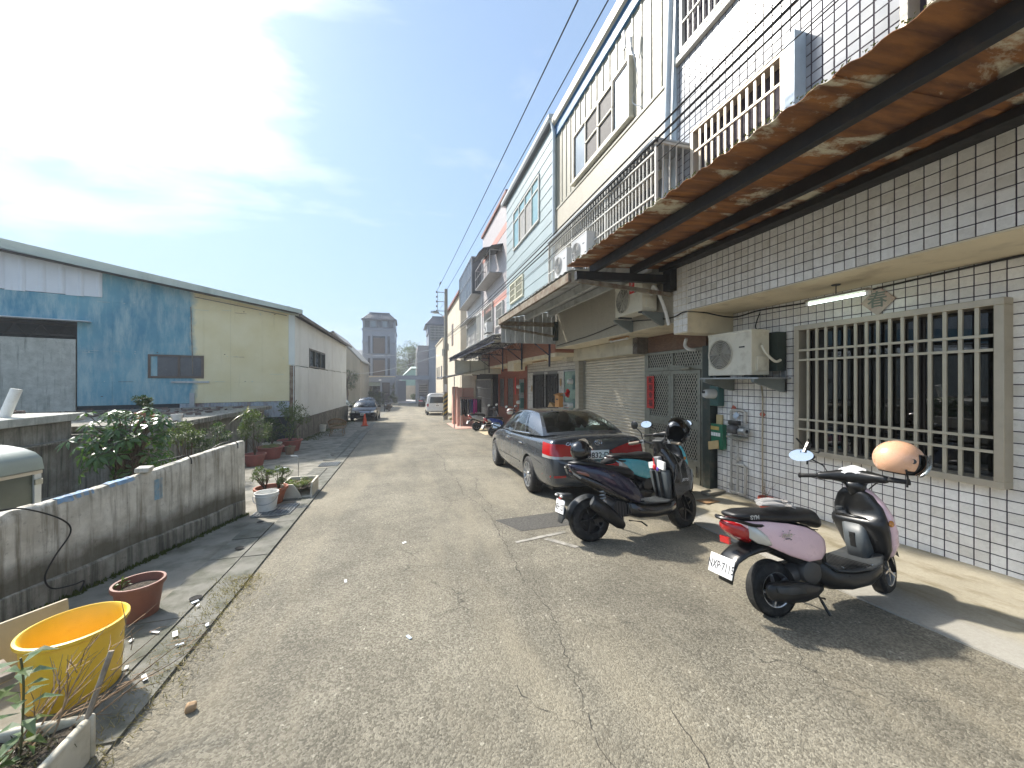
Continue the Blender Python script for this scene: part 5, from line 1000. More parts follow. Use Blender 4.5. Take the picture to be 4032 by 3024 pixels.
def wheel_meshes(r, w, rim_r, spokes, name='wheel'):
    """wheel turning about x; tyre and rim meshes"""
    t = B(); pr = []
    for k in range(13):
        a = math.pi*k/12; pr.append((rim_r+(r-rim_r)*(math.sin(a)**.45 if 0 < k < 12 else 0), -w/2*math.cos(a)))
    t.lathe(pr, n=36, axis='x')
    for k in range(4):
        z = -w*.3+k*w*.2; t.lathe([(r*1.0005, z-.006), (r*1.004, z-.004), (r*1.004, z+.004+w*.08), (r*1.0005, z+.006+w*.08)], n=36, axis='x')
    tm = t.mesh('tyre'); tm.shade_smooth(); tm.set_sharp_from_angle(angle=R(50)); tm.materials.append(rubber)
    q = B(); q.lathe([(rim_r*1.0, -w*.5), (rim_r*.94, -w*.47), (rim_r*.90, -w*.30), (rim_r*.88, w*.4), (rim_r*.98, w*.5)], n=36, axis='x')
    for k in range(spokes):
        a = 2*math.pi*k/spokes; c, s = math.cos(a), math.sin(a)
        q.beam((-w*.36, .03*c, .03*s), (-w*.44, rim_r*.93*c, rim_r*.93*s), rim_r*.13, .022, up=(1, 0, 0))
    q.lathe([(.001, -w*.50), (rim_r*.16, -w*.49), (rim_r*.18, -w*.36)], n=16, axis='x')
    qm = q.mesh('rim'); qm.shade_smooth(); qm.set_sharp_from_angle(angle=R(35)); qm.materials.append(silver)
    k = B().lathe([(.001, w*.1), (rim_r*.9, w*.1)], n=24, axis='x').lathe([(.001, w*-.1), (rim_r*.55, w*-.1), (rim_r*.55, w*.05)], n=24, axis='x'); km_ = k.mesh('brake_disc'); km_.materials.append(M('brake_dark', (.04, .038, .036), .5, .5))
    return tm, qm, km_
CARW = wheel_meshes(.325, .215, .222, 10)
def put_wheel(par, loc, rz, W3, sc=1.0, lean=0):
    o = link('wheel', W3[0], None, par); o.location = loc; o.rotation_euler = (lean, 0, rz); o.scale = (sc, sc, sc)
    r_ = link('rim', W3[1], None, o); r_.location = (0, 0, 0); d_ = link('brake_disc', W3[2], None, o); return o
def sedan(label, loc, rz, paint, plate='', badge=None, interior=True, group=None):
    c = thing('parked_car', label, 'car', loc, rz, group, local=True)
    c.rotation_euler = (-.036 if abs(rz) < 1 else .036, 0, rz)
    st = [  # y, zb, w_bot, w_mid, z_s, w_s, zc
     (.000, .40, .56, .64, .64, .60, .655), (.025, .34, .66, .735, .70, .70, .72), (.05, .30, .72, .79, .755, .755, .775), (.085, .28, .76, .82, .90, .775, .935), (.12, .27, .78, .835, 1.00, .765, 1.045),
     (.17, .26, .80, .855, 1.03, .76, 1.075), (.30, .25, .82, .880, 1.02, .77, 1.085), (.62, .22, .84, .900, 1.01, .79, 1.08), (1.0, .20, .85, .908, .99, .815, 1.03), (1.5, .19, .855, .910, .975, .83, 1.0), (2.2, .19, .855, .910, .965, .835, .99), (3.0, .19, .855, .910, .955, .83, .98),
     (3.45, .19, .855, .908, .95, .815, .985), (3.8, .20, .85, .905, .91, .80, .965), (4.2, .22, .83, .890, .83, .78, .905), (4.45, .24, .79, .86, .77, .74, .845), (4.62, .26, .74, .81, .71, .69, .785), (4.74, .28, .66, .73, .65, .62, .715), (4.80, .33, .56, .62, .60, .54, .645), (4.825, .40, .42, .47, .56, .42, .58)]
    rings = []
    for y, zb, wb, wm, zs, ws, zc in st:
        y -= 2.41; half = [(0, zb), (wb*.55, zb), (wb*.93, zb+.01), (wb, zb+.06), (wm*.985, zb+(zs-zb)*.32), (wm, zb+(zs-zb)*.58), (ws+(wm-ws)*.62, zs-.07), (ws+.012, zs-.015), (ws-.03, zs+.012), (ws*.62, zs+(zc-zs)*.72), (ws*.3, zs+(zc-zs)*.95), (0, zc)]
        rings.append([(x, y, z) for x, z in half]+[(-x, y, z) for x, z in half[-2:0:-1]])
    bo = B().loft(rings).build('body', paint, c, smooth=2, sub=2); bake(bo)
    cut = B()
    for y in (-1.335, 1.44): cut.cyl((-1.2, y, .325), (1.2, y, .325), .362, n=40)
    co = cut.build('cutter', paint); co.parent = c; co.hide_render = True
    m = bo.modifiers.new('b', 'BOOLEAN'); m.operation = 'DIFFERENCE'; m.object = co; m.solver = 'EXACT'; bpy.context.view_layer.update(); bake(bo); bpy.data.objects.remove(co)
    bo.data.shade_smooth(); bo.data.set_sharp_from_angle(angle=R(38))
    bv_me = bo.data; bm = bmesh.new(); bm.from_mesh(bv_me); bv = BVHTree.FromBMesh(bm); bm.free()
    B().box(-.72, .72, -2.1, 2.05, .21, .5).build('underbody', black, c)
    # cabin
    A0, A1 = (.775, 1.02, .955), (.57, .32, 1.395); C0, C1 = (.755, -1.80, 1.045), (.545, -.98, 1.405)
    def S(p, s): return (p[0]*s, p[1], p[2])
    roofarc = (0, 0, .035)
    fr, gl = B(), B()
    ws = coons(arc(S(A0, -1), A0, (0, .20, .02)), arc(S(A1, -1), A1, (0, .09, .035)), arc(S(A0, -1), S(A1, -1), (-.01, .03, .03)), arc(A0, A1, (.01, .03, .03)), (0, .02, .02))
    inr = lambda u, v: .045 < u < .955 and .05 < v < .94
    fr.grid(ws, 22, 12, lambda u, v: not inr(u, v)); gl.grid(ws, 22, 12, inr)
    rw = coons(arc(S(C0, -1), C0, (0, -.13, .03)), arc(S(C1, -1), C1, (0, -.07, .035)), arc(S(C0, -1), S(C1, -1), (-.008, -.03, .03)), arc(C0, C1, (.008, -.03, .03)), (0, -.02, .02))
    inr2 = lambda u, v: .04 < u < .96 and .08 < v < .93
    fr.grid(rw, 24, 12, lambda u, v: not inr2(u, v)); gl.grid(rw, 24, 12, inr2)
    rf = coons(arc(S(A1, -1), A1, (0, .09, .035)), arc(S(C1, -1), C1, (0, -.07, .035)), arc(S(A1, -1), S(C1, -1), (-.03, 0, .035)), arc(A1, C1, (.03, 0, .035)), (0, 0, .012)); fr.grid(rf, 16, 14)
    tr = B()
    for s in (-1, 1):
        sd_ = coons(arc(S(A0, s), S(C0, s), (.085*s, 0, -.01)), arc(S(A1, s), S(C1, s), (.03*s, 0, .035)), arc(S(A0, s), S(A1, s), (.01*s, .03, .03)), arc(S(C0, s), S(C1, s), (.008*s, -.03, .03)), (.03*s, 0, 0))
        inw = lambda u, v: .08 < v < .88 and (.055 < u < .43 or .475 < u < .70 or .715 < u < .785-.05*v)
        fr.grid(sd_, 110, 16, lambda u, v: not inw(u, v)); gl.grid(sd_, 110, 16, inw)
        pts = [sd_(.045, .05), sd_(.045, .9)]; tr.tube([Vector(sd_(u, .04))+Vector((.006*s, 0, 0)) for u in [k/30*.76+.04 for k in range(31)]], .009, 5); tr.tube([Vector(sd_(u, .93))+Vector((.006*s, 0, 0)) for u in [k/30*.72+.06 for k in range(31)]], .006, 5)
    cab = fr.build('cabin', paint, c, smooth=2); gls = gl.build('windows', carglass, c, smooth=2); tr.build('window_trim', chrome, c, smooth=True)
    # wheels
    for x, y in ((-.80, -1.335), (-.80, 1.44)): put_wheel(c, (x, y, .325), 0, CARW)
    for x, y in ((.80, -1.335), (.80, 1.44)): put_wheel(c, (x, y, .325), math.pi, CARW)
    # lamps
    for s in (-1, 1):
        b = B(); dd = (-s*.75, 1, 0)
        def pp(t, z):   # points on a plane facing the corner
            return Vector((s*(1.25-.55*t)-0*t, -2.95+.30*(1-t)*2.2-.35*t, z))
        n1 = [(.0, .78, .975), (.42, .762, .955), (.72, .752, .885), (1.0, .752, .785)]
        for k in range(3):
            (t0, a0, b0), (t1, a1, b1) = n1[k], n1[k+1]; 
            decal(b, bv, Vector((s*(.99-.52*t0), -2.0-.85*t0-.3, a0)), Vector((s*(.99-.52*t1), -2.0-.85*t1-.3, a1)), Vector((s*(.99-.52*t1), -2.0-.85*t1-.3, b1)), Vector((s*(.99-.52*t0), -2.0-.85*t0-.3, b0)), (-s*.5, 1, 0), 8, 6, .010)
        tlo = b.build('tail_lamp', redlens, c, smooth=2)
        b = B()
        for k in range(3):
            (t0, a0, b0), (t1, a1, b1) = n1[k], n1[k+1]; decal(b, bv, Vector((s*(.99-.52*t0), -2.0-.85*t0-.3, a0-.035)), Vector((s*(.99-.52*t1), -2.0-.85*t1-.3, a1-.03)), Vector((s*(.99-.52*t1), -2.0-.85*t1-.3, a1+.005)), Vector((s*(.99-.52*t0), -2.0-.85*t0-.3, a0+.012)), (-s*.5, 1, 0), 8, 2, .012)
        b.build('reversing_strip', clearlens, tlo, smooth=2)
        b = B(); decal(b, bv, (s*.86, -2.9, .44), (s*.60, -2.9, .45), (s*.60, -2.9, .485), (s*.86, -2.9, .475), (0, 1, 0), 6, 2, .006); b.build('reflector', redlens, c, smooth=2)
        b = B(); decal(b, bv, (s*.86, 2.9, .62), (s*.50, 2.95, .60), (s*.52, 2.95, .70), (s*.88, 2.7, .76), (0, -1, 0), 10, 5, .010); b.build('headlamp', clearlens, c, smooth=2)
        b = B(); decal(b, bv, (s*.72, 2.9, .36), (s*.58, 2.9, .36), (s*.58, 2.9, .44), (s*.72, 2.9, .45), (0, -1, 0), 4, 3, .004); b.build('fog_lamp', dkgrey, c, smooth=2)
    b = B(); decal(b, bv, (-.42, 2.95, .585), (.42, 2.95, .585), (.48, 2.95, .69), (-.48, 2.95, .69), (0, -1, 0), 14, 4, .008); g = b.build('radiator_grille', dkgrey, c, smooth=2)
    for z in (.60, .63, .66, .69):
        b = B(); decal(b, bv, (-.43-.05*(z-.6)*9, 2.95, z), (.43+.05*(z-.6)*9, 2.95, z), (.43+.05*(z-.6)*9, 2.95, z+.011), (-.43-.05*(z-.6)*9, 2.95, z+.011), (0, -1, 0), 14, 1, .014); b.build('grille_bar', chrome, g, smooth=2)
    b = B(); decal(b, bv, (-.36, 2.95, .33), (.36, 2.95, .33), (.38, 2.95, .45), (-.38, 2.95, .45), (0, -1, 0), 10, 3, .004); b.build('lower_grille', black, c, smooth=2)
    # seams and handles, side rubbing strip
    se = B()
    for s in (-1, 1):
        for yv in (-.05, 1.02): decal(se, bv, (s*1.3, yv, .28), (s*1.3, yv+.008, .28), (s*1.3, yv-.03+.008, .93), (s*1.3, yv-.03, .93), (-s, 0, 0), 1, 14, .0015)
        for k in range(12):
            t0, t1 = k/12, (k+1)/12; f = lambda t: (-.92-.20*t-.12*math.sin(t*3.1), .93-.55*t)
            (ya, za), (yb, zb) = f(t0), f(t1); decal(se, bv, (s*1.3, ya, za), (s*1.3, ya+.009, za), (s*1.3, yb+.009, zb), (s*1.3, yb, zb), (-s, 0, 0), 1, 1, .0015)
        decal(se, bv, (s*1.3, -2.05, .62), (s*1.3, -1.70, .66), (s*1.3, -1.70, .667), (s*1.3, -2.05, .627), (-s, 0, 0), 6, 1, .0015)
    decal(se, bv, (-.62, -2.9, .735), (.62, -2.9, .735), (.62, -2.9, .742), (-.62, -2.9, .742), (0, 1, 0), 14, 1, .0015)
    for s in (-1, 1): decal(se, bv, (s*.62, -2.9, .735), (s*.628, -2.9, .735), (s*.70, -2.9, 1.0), (s*.692, -2.9, 1.0), (0, 1, 0), 1, 8, .0015)
    se.build('panel_gap', black, c, smooth=2)
    for s in (-1, 1):
        ru = B(); decal(ru, bv, (s*1.3, -.80, .44), (s*1.3, .98, .42), (s*1.3, .98, .455), (s*1.3, -.80, .475), (-s, 0, 0), 12, 2, .008); ru.build('rubbing_strip', paint, c, smooth=2)
        for yv in (.12, -.90):
            h = bv.ray_cast(Vector((s*1.3, yv, .84)), Vector((-s, 0, 0)))[0]
            if h: B().cbox((h.x+s*.018, yv, .84), (.02, .20, .028)).build('door_handle', chrome, c, bevel=.006)
        B().sl([(0, 0, .09, .065), (.03, 0, .12, .085), (.09, .0, .10, .075), (.13, 0, .04, .03)]).build('x', paint); mo_ = bpy.data.objects[-1] if False else None
        ob = bpy.data.objects.get('x'); ob.name = 'wing_mirror'; ob.parent = c; ob.location = (s*.98, .86, 1.02); ob.rotation_euler = (0, 0, R(90)); ob.data.shade_smooth()
        B().box(s*.90-.06, s*.90+.06, .84, .90, .955, .985).build('mirror_arm', black, c); B().box(s*.98-.085, s*.98+.085, .845, .852, .97, 1.07).build('mirror_glass', mirrorm, c)
    # plates and badges
    for yv, sgn, zz in ((-2.9, 1, .775), (2.95, -1, .50)):
        h = bv.ray_cast(Vector((0, yv, zz)), Vector((0, sgn, 0)))[0]
        if h is None: continue
        yy = h.y-sgn*.018; q = B().box(-.16, .16, yy-.006, yy+.006, zz-.075, zz+.075).build('number_plate', whiteink, c, bevel=.005)
        if plate: text(plate, .125, ink, q, (0, yy-sgn*.0075, zz-.008), (R(90), 0, 0 if sgn > 0 else math.pi), bold=.002, extrude=.0008)
    if badge:
        h = bv.ray_cast(Vector((0, -2.9, .965)), Vector((0, 1, 0)))[0]; e = B()
        def ell(rx, rz, cz=0, cx=0, r_=.006, n=26): e.tube([(cx+rx*math.cos(2*math.pi*k/n), h.y-.012, .965+cz+rz*math.sin(2*math.pi*k/n)) for k in range(n+1)], r_, 6)
        ell(.062, .042); ell(.020, .036, .003); ell(.044, .014, .020); e.build('emblem', chrome, c, smooth=True)
        h2 = bv.ray_cast(Vector((-.46, -2.9, .945)), Vector((0, 1, 0)))[0]; text(badge, .072, chrome, c, (-.45, h2.y-.010, .955), (R(90-14), 0, R(-8)), shear=.35, extrude=.003, spacing=.95, bold=.001)
        h3_ = bv.ray_cast(Vector((.52, -2.9, .95)), Vector((0, 1, 0)))[0]; text('E', .05, chrome, c, (.56, h3_.y-.006, .955), (R(90-14), 0, R(10)), extrude=.002)
    if interior:
        B().box(-.72, .72, -1.72, -1.15, .98, 1.03).build('parcel_shelf', M('shelf_grey', (.14, .14, .13), .9), c)
        for x, y in ((-.36, -.95), (.36, -.95), (-.37, .05), (.37, .05)):
            b = B().sl([(-.10, .80, .25, .32, 4), (.02, .80, .26, .34, 4), (.06, .80, .24, .30, 4)]); sb_ = b.build('seat_back', M('seat_fabric', (.05, .05, .048), .9), c, smooth=2); sb_.location = (x, y, 0); sb_.rotation_euler = (0, 0, R(90))
            b = B().sl([(-.05, 1.21, .12, .09, 3), (.0, 1.21, .14, .11, 3), (.06, 1.21, .11, .08, 3)]); sb_ = b.build('headrest', M('seat_fabric', (.05, .05, .048), .9), c, smooth=2); sb_.location = (x, y, 0); sb_.rotation_euler = (0, 0, R(90))
        B().box(-.75, .75, .75, 1.15, .75, .97).build('dashboard', dkgrey, c); B().box(-.8, .8, -1.7, 1.1, .42, .45).build('floor', dkgrey, c)
    return c, bv
car1, car1bv = sedan('charcoal grey sedan parked in front of the roller shutter, seen from behind', (3.02, 7.92, gz(7.92)), R(-.5), cargrey, '9832·D2', 'CAMRY')
tb_ = thing('tissue_box', 'pale green tissue box on the rear shelf of the charcoal sedan', 'box', (3.12, 6.52, gz(7.92)+1.10)); B().box(3.02, 3.24, 6.44, 6.57, .808, .89).build('carton', M('pale_green_card', (.50, .58, .52), .7), tb_); B().add([(3.08, 6.5, .89), (3.18, 6.5, .89), (3.13, 6.53, .955), (3.10, 6.47, .90)], [(0, 1, 2), (0, 3, 2), (3, 1, 2)]).build('tissue', whiteink, tb_)
o = B().sl([(-.22, 0, .05, .02), (-.18, .01, .11, .05), (-.06, .01, .12, .065), (.02, .01, .115, .058), (.14, .01, .12, .06), (.22, 0, .05, .02)]).build('cushion', M('pale_cushion', (.55, .58, .50), .9, var=.12, sc=16), smooth=2); o.location = (3.46, 6.53, .862); tag(o, 'pale quilted cushion on the rear shelf of the charcoal sedan', 'cushion')
car2, _ = sedan('black sedan parked by the warehouse facing the camera behind the orange cone', (-2.88, 30.75, gz(30.75)), math.pi, carblack, '8830', None)
def clone(root, label, loc, rz, paint, old, scale=1.0, group=None, sub={}):
    r = copy_tree(root); r.location = loc; r.rotation_euler = (0, 0, rz); r['label'] = label; r.scale = (scale,)*3 if not isinstance(scale, tuple) else scale
    def rec(o):
        if o.type == 'MESH' and o.data.materials and o.data.materials[0] is old:
            o.data = o.data.copy(); o.data.materials[0] = paint
        for ch in o.children: rec(ch)
    rec(r); return r
clone(car2, 'white car half hidden behind the end of the warehouse wall', (-5.55, 35.5, gz(35.5)), math.pi, carwhite, carblack)
clone(car2, 'dark blue hatchback in front of the garage annex', (-4.2, 45.5, gz(45.5)), math.pi-.05, M('dark_blue_car', (.03, .04, .06), .2, .3, coat=1.0), carblack, (1, .93, 1.12))
clone(car1, 'black car parked at the court gateway, seen from behind', (2.75, 60.5, gz(60.5)), R(-3), carblack, cargrey, (1, .95, 1.02))
# ---- white van
def van(label, loc, rz):
    v = thing('parked_van', label, 'van', loc, rz, None, local=True); v.rotation_euler = (-.036, 0, rz)
    st = [(-2.45, .40, .80, .62, 1.45), (-2.42, .33, .90, .74, 1.80), (-2.36, .30, .93, .78, 1.90), (-2.1, .26, .95, .80, 1.95), (-1.0, .24, .95, .80, 1.97), (.4, .24, .95, .80, 1.96), (.95, .24, .95, .78, 1.90), (1.5, .25, .94, .80, 1.42), (1.75, .26, .93, .84, 1.16), (2.2, .28, .88, .78, 1.02), (2.4, .32, .80, .68, .86), (2.45, .40, .66, .55, .70)]
    rings = []
    for y, zb, wb, wt, zt in st:
        zm = zb+(zt-zb)*.48; half = [(0, zb), (wb*.9, zb), (wb, zb+.08), (wb, zm), (wb*.985, zm+.10*(zt-zb)), (wt+.03, zt-.16), (wt*.93, zt-.03), (wt*.5, zt), (0, zt+.01)]
        rings.append([(x, y, z) for x, z in half]+[(-x, y, z) for x, z in half[-2:0:-1]])
    bo = B().loft(rings).build('body', carwhite, v, smooth=2, sub=1); bake(bo); bo.data.shade_smooth(); bv = bvh_of_local(bo)
    gl = B(); decal(gl, bv, (-.68, -3.2, 1.08), (.68, -3.2, 1.08), (.60, -3.2, 1.62), (-.60, -3.2, 1.62), (0, 1, 0), 10, 6, .008); gl.build('rear_window', skyg, v, smooth=2)
    for s in (-1, 1):
        for a, c in ((-2.15, -1.25), (-1.18, -.1), (-.03, .85)):
            g = B(); decal(g, bv, (s*1.6, a, 1.12), (s*1.6, c, 1.12), (s*1.6, c, 1.66), (s*1.6, a, 1.66), (-s, 0, 0), 6, 5, .008); g.build('side_window', skyg, v, smooth=2)
        t = B(); decal(t, bv, (s*.93, -3.2, .78), (s*.76, -3.2, .78), (s*.76, -3.2, 1.03), (s*.90, -3.2, 1.03), (0, 1, 0), 4, 5, .012); t.build('tail_lamp', redlens, v, smooth=2)
        B().box(s*1.08-.09, s*1.08+.09, 1.25, 1.33, 1.1, 1.3).build('wing_mirror', black, v, bevel=.02)
        for y in (-1.45, 1.5): put_wheel(v, (s*.82, y, .335), 0 if s < 0 else math.pi, CARW, 1.03)
        ar = B()
        for y in (-1.45, 1.5): ar.lathe([(.34, 0), (.40, 0)], (s*.957, y, .335), 24, 'x')
        ar.build('wheel_arch', black, v)
    B().box(-.90, .90, -2.52, -2.40, .36, .62).build('bumper', carwhite, v, bevel=.04, seg=3); q = B().box(-.2, .2, -2.472, -2.455, .80, .92).build('number_plate', whiteink, v); B().box(-.14, .14, -2.475, -2.4725, .835, .885).build('plate_print', ink, q)
    B().lathe([(.035, 0), (.05, 0), (.05, .01), (.035, .01)], (0, -2.462, 1.02), 16, 'y').build('emblem', chrome, v); B().box(-.7, .7, -2.46, -2.25, 1.93, 1.98).build('roof_spoiler', carwhite, v, bevel=.02)
    for x in (-.6, .6): B().beam((x, -2.0, 2.0), (x, .6, 2.02), .04, .04).build('roof_rail', black, v)
    return v
def bvh_of_local(o):
    bm = bmesh.new(); bm.from_mesh(o.data); t = BVHTree.FromBMesh(bm); bm.free(); return t
skyg = M('dark_car_pane', (.03, .04, .045), .06, var=.2, spec=.9)
van('white passenger van parked beyond the utility pole, seen from behind', (2.72, 37.0, gz(37.0)), R(-1))
# ---------------------------------------------------------------- scooters and helmets
def vl(b, secs, n=20, e=2.8):
    rings = []
    for q in secs:
        z, x, hw, hd = q[:4]; ee = q[4] if len(q) > 4 else e; rings.append([(x+hd*math.copysign(abs(math.cos(2*math.pi*i/n))**(2/ee), math.cos(2*math.pi*i/n)), hw*math.copysign(abs(math.sin(2*math.pi*i/n))**(2/ee), math.sin(2*math.pi*i/n)), z) for i in range(n)])
    return b.loft(rings)
def yl(b, secs, n=16, e=2.4):
    rings = []
    for y, x, z, hx, hz in secs:
        rings.append([(x+hx*math.copysign(abs(math.cos(2*math.pi*i/n))**(2/e), math.cos(2*math.pi*i/n)), y, z+hz*math.copysign(abs(math.sin(2*math.pi*i/n))**(2/e), math.sin(2*math.pi*i/n))) for i in range(n)])
    return b.loft(rings)
def steer(b, ang, px):
    c, s = math.cos(ang), math.sin(ang); b.v = [(px+(x-px)*c-y*s, (x-px)*s+y*c, z) for x, y, z in b.v]; return b
W10 = wheel_meshes(.215, .095, .135, 5); W12 = wheel_meshes(.240, .115, .155, 5)
for w3, mm in ((W12, black),): w3[1].materials.clear(); w3[1].materials.append(M('black_rim', (.03, .03, .03), .4, .4))
def helmet(label, loc, rot, shell, visor='smoke', r=.135, name='helmet', stripe=None):
    h = thing(name, label, 'helmet', loc, 0, None, local=True); h.rotation_euler = rot
    def sph(rr, lon, lat): return (rr*1.10*math.cos(lat)*math.cos(lon), rr*.98*math.cos(lat)*math.sin(lon), rr*1.04*math.sin(lat))
    def keep(u, v):
        lon = -180+360*u; lat = -48+138*v
        return not (abs(lon) < 62 and lat < 22) and not (lat < -30 and abs(lon) < 85)
    f = lambda rr: (lambda u, v: sph(rr, R(-180+360*u), R(-48+138*v)))
    s = B().grid(f(r), 60, 34, keep); so = s.build('shell', shell, h, smooth=2); m = so.modifiers.new('sol', 'SOLIDIFY'); m.thickness = .008; m.offset = -1
    li = B().grid(f(r*.91), 40, 24, lambda u, v: not (abs(-180+360*u) < 56 and (-48+138*v) < 16)); li.build('lining', M('helmet_lining', (.012, .012, .012), .95), h, smooth=2)
    ri = B(); ri.tube([sph(r*1.0, R(a), R(22)) for a in range(-62, 63, 6)], .006, 6).tube([sph(r, R(62), R(a)) for a in range(22, -31, -5)]+[sph(r, R(85+k*8), R(-30-min(k, 2)*9)) for k in range(0, 25)]+[sph(r, R(-62), R(a)) for a in range(-30, 23, 5)], .006, 6); ri.build('rim_trim', black, h, smooth=True)
    if visor:
        vm = {'smoke': glass('smoke_visor', (.55, .62, .60), .8, .55), 'dark': glass('dark_visor', (.3, .32, .32), .9, .25)}[visor]
        tl = .22 if visor == 'smoke' else .85
        vb = B().grid(lambda u, v: (lambda p: (p[0]*math.cos(tl)-p[2]*math.sin(tl), p[1], p[0]*math.sin(tl)+p[2]*math.cos(tl)))(sph(r*1.13, R(-60+120*u), R(-52+64*v))), 24, 12); vb.v = [(x+.016, y, z) for x, y, z in vb.v]; vb.build('visor', vm, h, smooth=2)
    for sg in (-1, 1): B().lathe([(.001, .004), (.016, .004), (.018, 0)], (0, 0, 0), 12, 'y').build('visor_screw', dkgrey, h); q = bpy.data.objects['visor_screw'] if False else h.children[-1]; q.location = (.03, sg*(r*.985), .0)
    B().tube([(.0, -r*.9, -.07), (.02, -r*.8, -.13), (.03, -r*.7, -.20)], .007, 5).build('strap', black, h)
    if stripe:
        st = B().grid(lambda u, v: sph(r*1.006, R(-180+360*u), R(8+16*v+10*math.sin(u*12.6))), 40, 3, lambda u, v: abs(-180+360*u) > 62); st.build('stripe', stripe, h, smooth=2)
    return h
def scooter(label, loc, heading, paint, lean=-8, st=22, plate=None, logo=None, decal_txt=None, detail=True, mirror_r=True, dash=True, group=None, scale=1.0):
    s = thing('parked_scooter', label, 'scooter', loc, 0, group, local=True); s.rotation_euler = (R(lean), 0, heading); s.scale = (scale,)*3
    sa = R(st); px = 1.06
    put_wheel(s, (0, 0, .21), math.pi/2, W10)
    fx, fy = px+(1.30-px)*math.cos(sa), (1.30-px)*math.sin(sa); put_wheel(s, (fx, fy, .21), math.pi/2+sa, W10)
    # body panels
    for sg in (-1, 1):
        b = B(); b.sl([(-.34, .745, .006, .02, 2.2, 0, sg*.065), (-.28, .72, .016, .055, 2.2, 0, sg*.098), (-.12, .675, .022, .095, 2.2, 0, sg*.138), (.06, .62, .024, .125, 2.2, 0, sg*.158), (.22, .575, .024, .135, 2.2, 0, sg*.165), (.34, .55, .022, .105, 2.2, 0, sg*.160), (.40, .545, .014, .06, 2.2, 0, sg*.150), (.415, .545, .004, .02, 2.2, 0, sg*.145)], 24); po = b.build('side_panel', paint, s, smooth=2)
    B().sl([(-.33, .755, .055, .03), (-.2, .69, .12, .09), (.0, .62, .145, .14), (.2, .56, .150, .17), (.36, .50, .145, .19), (.44, .46, .12, .19)], 20).build('inner_body', black, s, smooth=2)
    B().sl([(-.355, .812, .05, .012), (-.33, .812, .095, .026), (-.22, .808, .135, .040), (-.06, .795, .150, .048), (.08, .778, .150, .050), (.18, .778, .155, .054), (.30, .776, .150, .062), (.40, .750, .135, .070), (.45, .715, .110, .060), (.47, .69, .06, .03)], 24).build('seat', seatm, s, smooth=2)
    B().tube(smoothpts([(-.05, -.13, .735), (-.22, -.135, .745), (-.36, -.11, .785), (-.43, 0, .795), (-.36, .11, .785), (-.22, .135, .745), (-.05, .13, .735)], 4), [.014]*25, 6).build('grab_rail', black, s, smooth=True)
    tl = B(); tl.sl([(-.40, .735, .045, .022), (-.375, .725, .075, .050), (-.32, .705, .105, .072), (-.25, .682, .128, .088)], 20); tlo = tl.build('tail_lamp', redlens, s, smooth=2)
    for sg in (-1, 1): B().sl([(-.27, .70, .012, .05, 2.2, 0, sg*.112), (-.21, .67, .020, .065, 2.2, 0, sg*.130), (-.14, .63, .018, .045, 2.2, 0, sg*.142), (-.07, .59, .006, .012, 2.2, 0, sg*.148)], 16).build('rear_indicator', clearlens, s, smooth=2)
    B().box(-.405, -.385, -.05, .05, .595, .645).build('reflector', redlens, s)
    # rear mudguard and plate
    mg = B(); mg.sl([(-.02, .56, .11, .05), (-.16, .55, .115, .04), (-.28, .52, .11, .035), (-.37, .47, .10, .03), (-.41, .39, .085, .02, 2.6, 40), (-.43, .30, .075, .012, 2.6, 50)], 16); mg.build('mudguard', black, s, smooth=2)
    pm = Matrix.Translation((-.455, 0, .425)) @ Matrix.Rotation(R(18), 4, 'Y')
    p = B().box(-.004, .004, -.13, .13, -.075, .075).build('number_plate', whiteink, s, bevel=.004); p.matrix_local = pm
    if plate:
        t = text(plate, .092, M('grey_ink', (.05, .05, .055), .6), p, None, None, bold=.0015, extrude=.0006); t.matrix_local = Matrix.Translation((-.0048, 0, -.008)) @ Matrix.Rotation(R(-90), 4, 'Z') @ Matrix.Rotation(R(90), 4, 'X'); t.scale = (.72, 1, 1)
    # engine, swing arm cover, exhaust
    B().sl([(-.05, .26, .05, .06, 3, 0, .11), (.15, .28, .06, .08, 3, 0, .10), (.34, .30, .07, .09, 3, 0, .05)], 14).build('engine', dkgrey, s, smooth=2)
    B().cyl((.12, -.02, .30), (.34, -.02, .36), .085, .07, 14).lathe([(.001, .0), (.05, 0), (.09, .012), (.10, .03), (.10, .06)], (.28, -.14, .34), 18, 'y').build('engine_block', M('engine_metal', (.07, .07, .07), .45, .5), s, smooth=True)
    B().sl([(-.205, .262, .008, .018, 2.6, 0, -.160), (-.19, .258, .024, .048, 2.6, 0, -.160), (-.15, .252, .034, .068, 2.8, 0, -.160), (.0, .236, .040, .080, 2.8, 0, -.160), (.14, .222, .038, .072, 2.8, 0, -.155), (.26, .212, .028, .048, 2.6, 0, -.145), (.36, .22, .018, .024, 2.6, 0, -.12)], 20).build('exhaust', black, s, smooth=2)
    B().sl([(-.14, .275, .006, .022, 2.6, 0, -.197), (-.02, .262, .010, .030, 2.6, 0, -.203), (.12, .245, .006, .022, 2.6, 0, -.195)], 14).build('exhaust_shield', dkgrey, s, smooth=2)
    # floor, belly, leg shield
    B().sl([(.34, .36, .12, .13, 3), (.46, .28, .17, .10, 3.2), (.62, .255, .19, .085, 3.4), (.80, .265, .19, .08, 3.4), (.94, .31, .165, .08, 3), (1.02, .37, .12, .06, 3)], 24).build('belly_cowl', black, s, smooth=2)
    fl = B().sl([(.42, .40, .135, .018, 4), (.48, .352, .185, .016, 4), (.60, .340, .205, .014, 4), (.80, .342, .205, .014, 4), (.92, .365, .19, .016, 4), (1.0, .41, .15, .018, 4)], 20).build('floor_board', dkgrey, s, smooth=2)
    rb = B()
    for k in range(12): rb.box(.47+k*.034, .487+k*.034, -.18, .18, .356, .361)
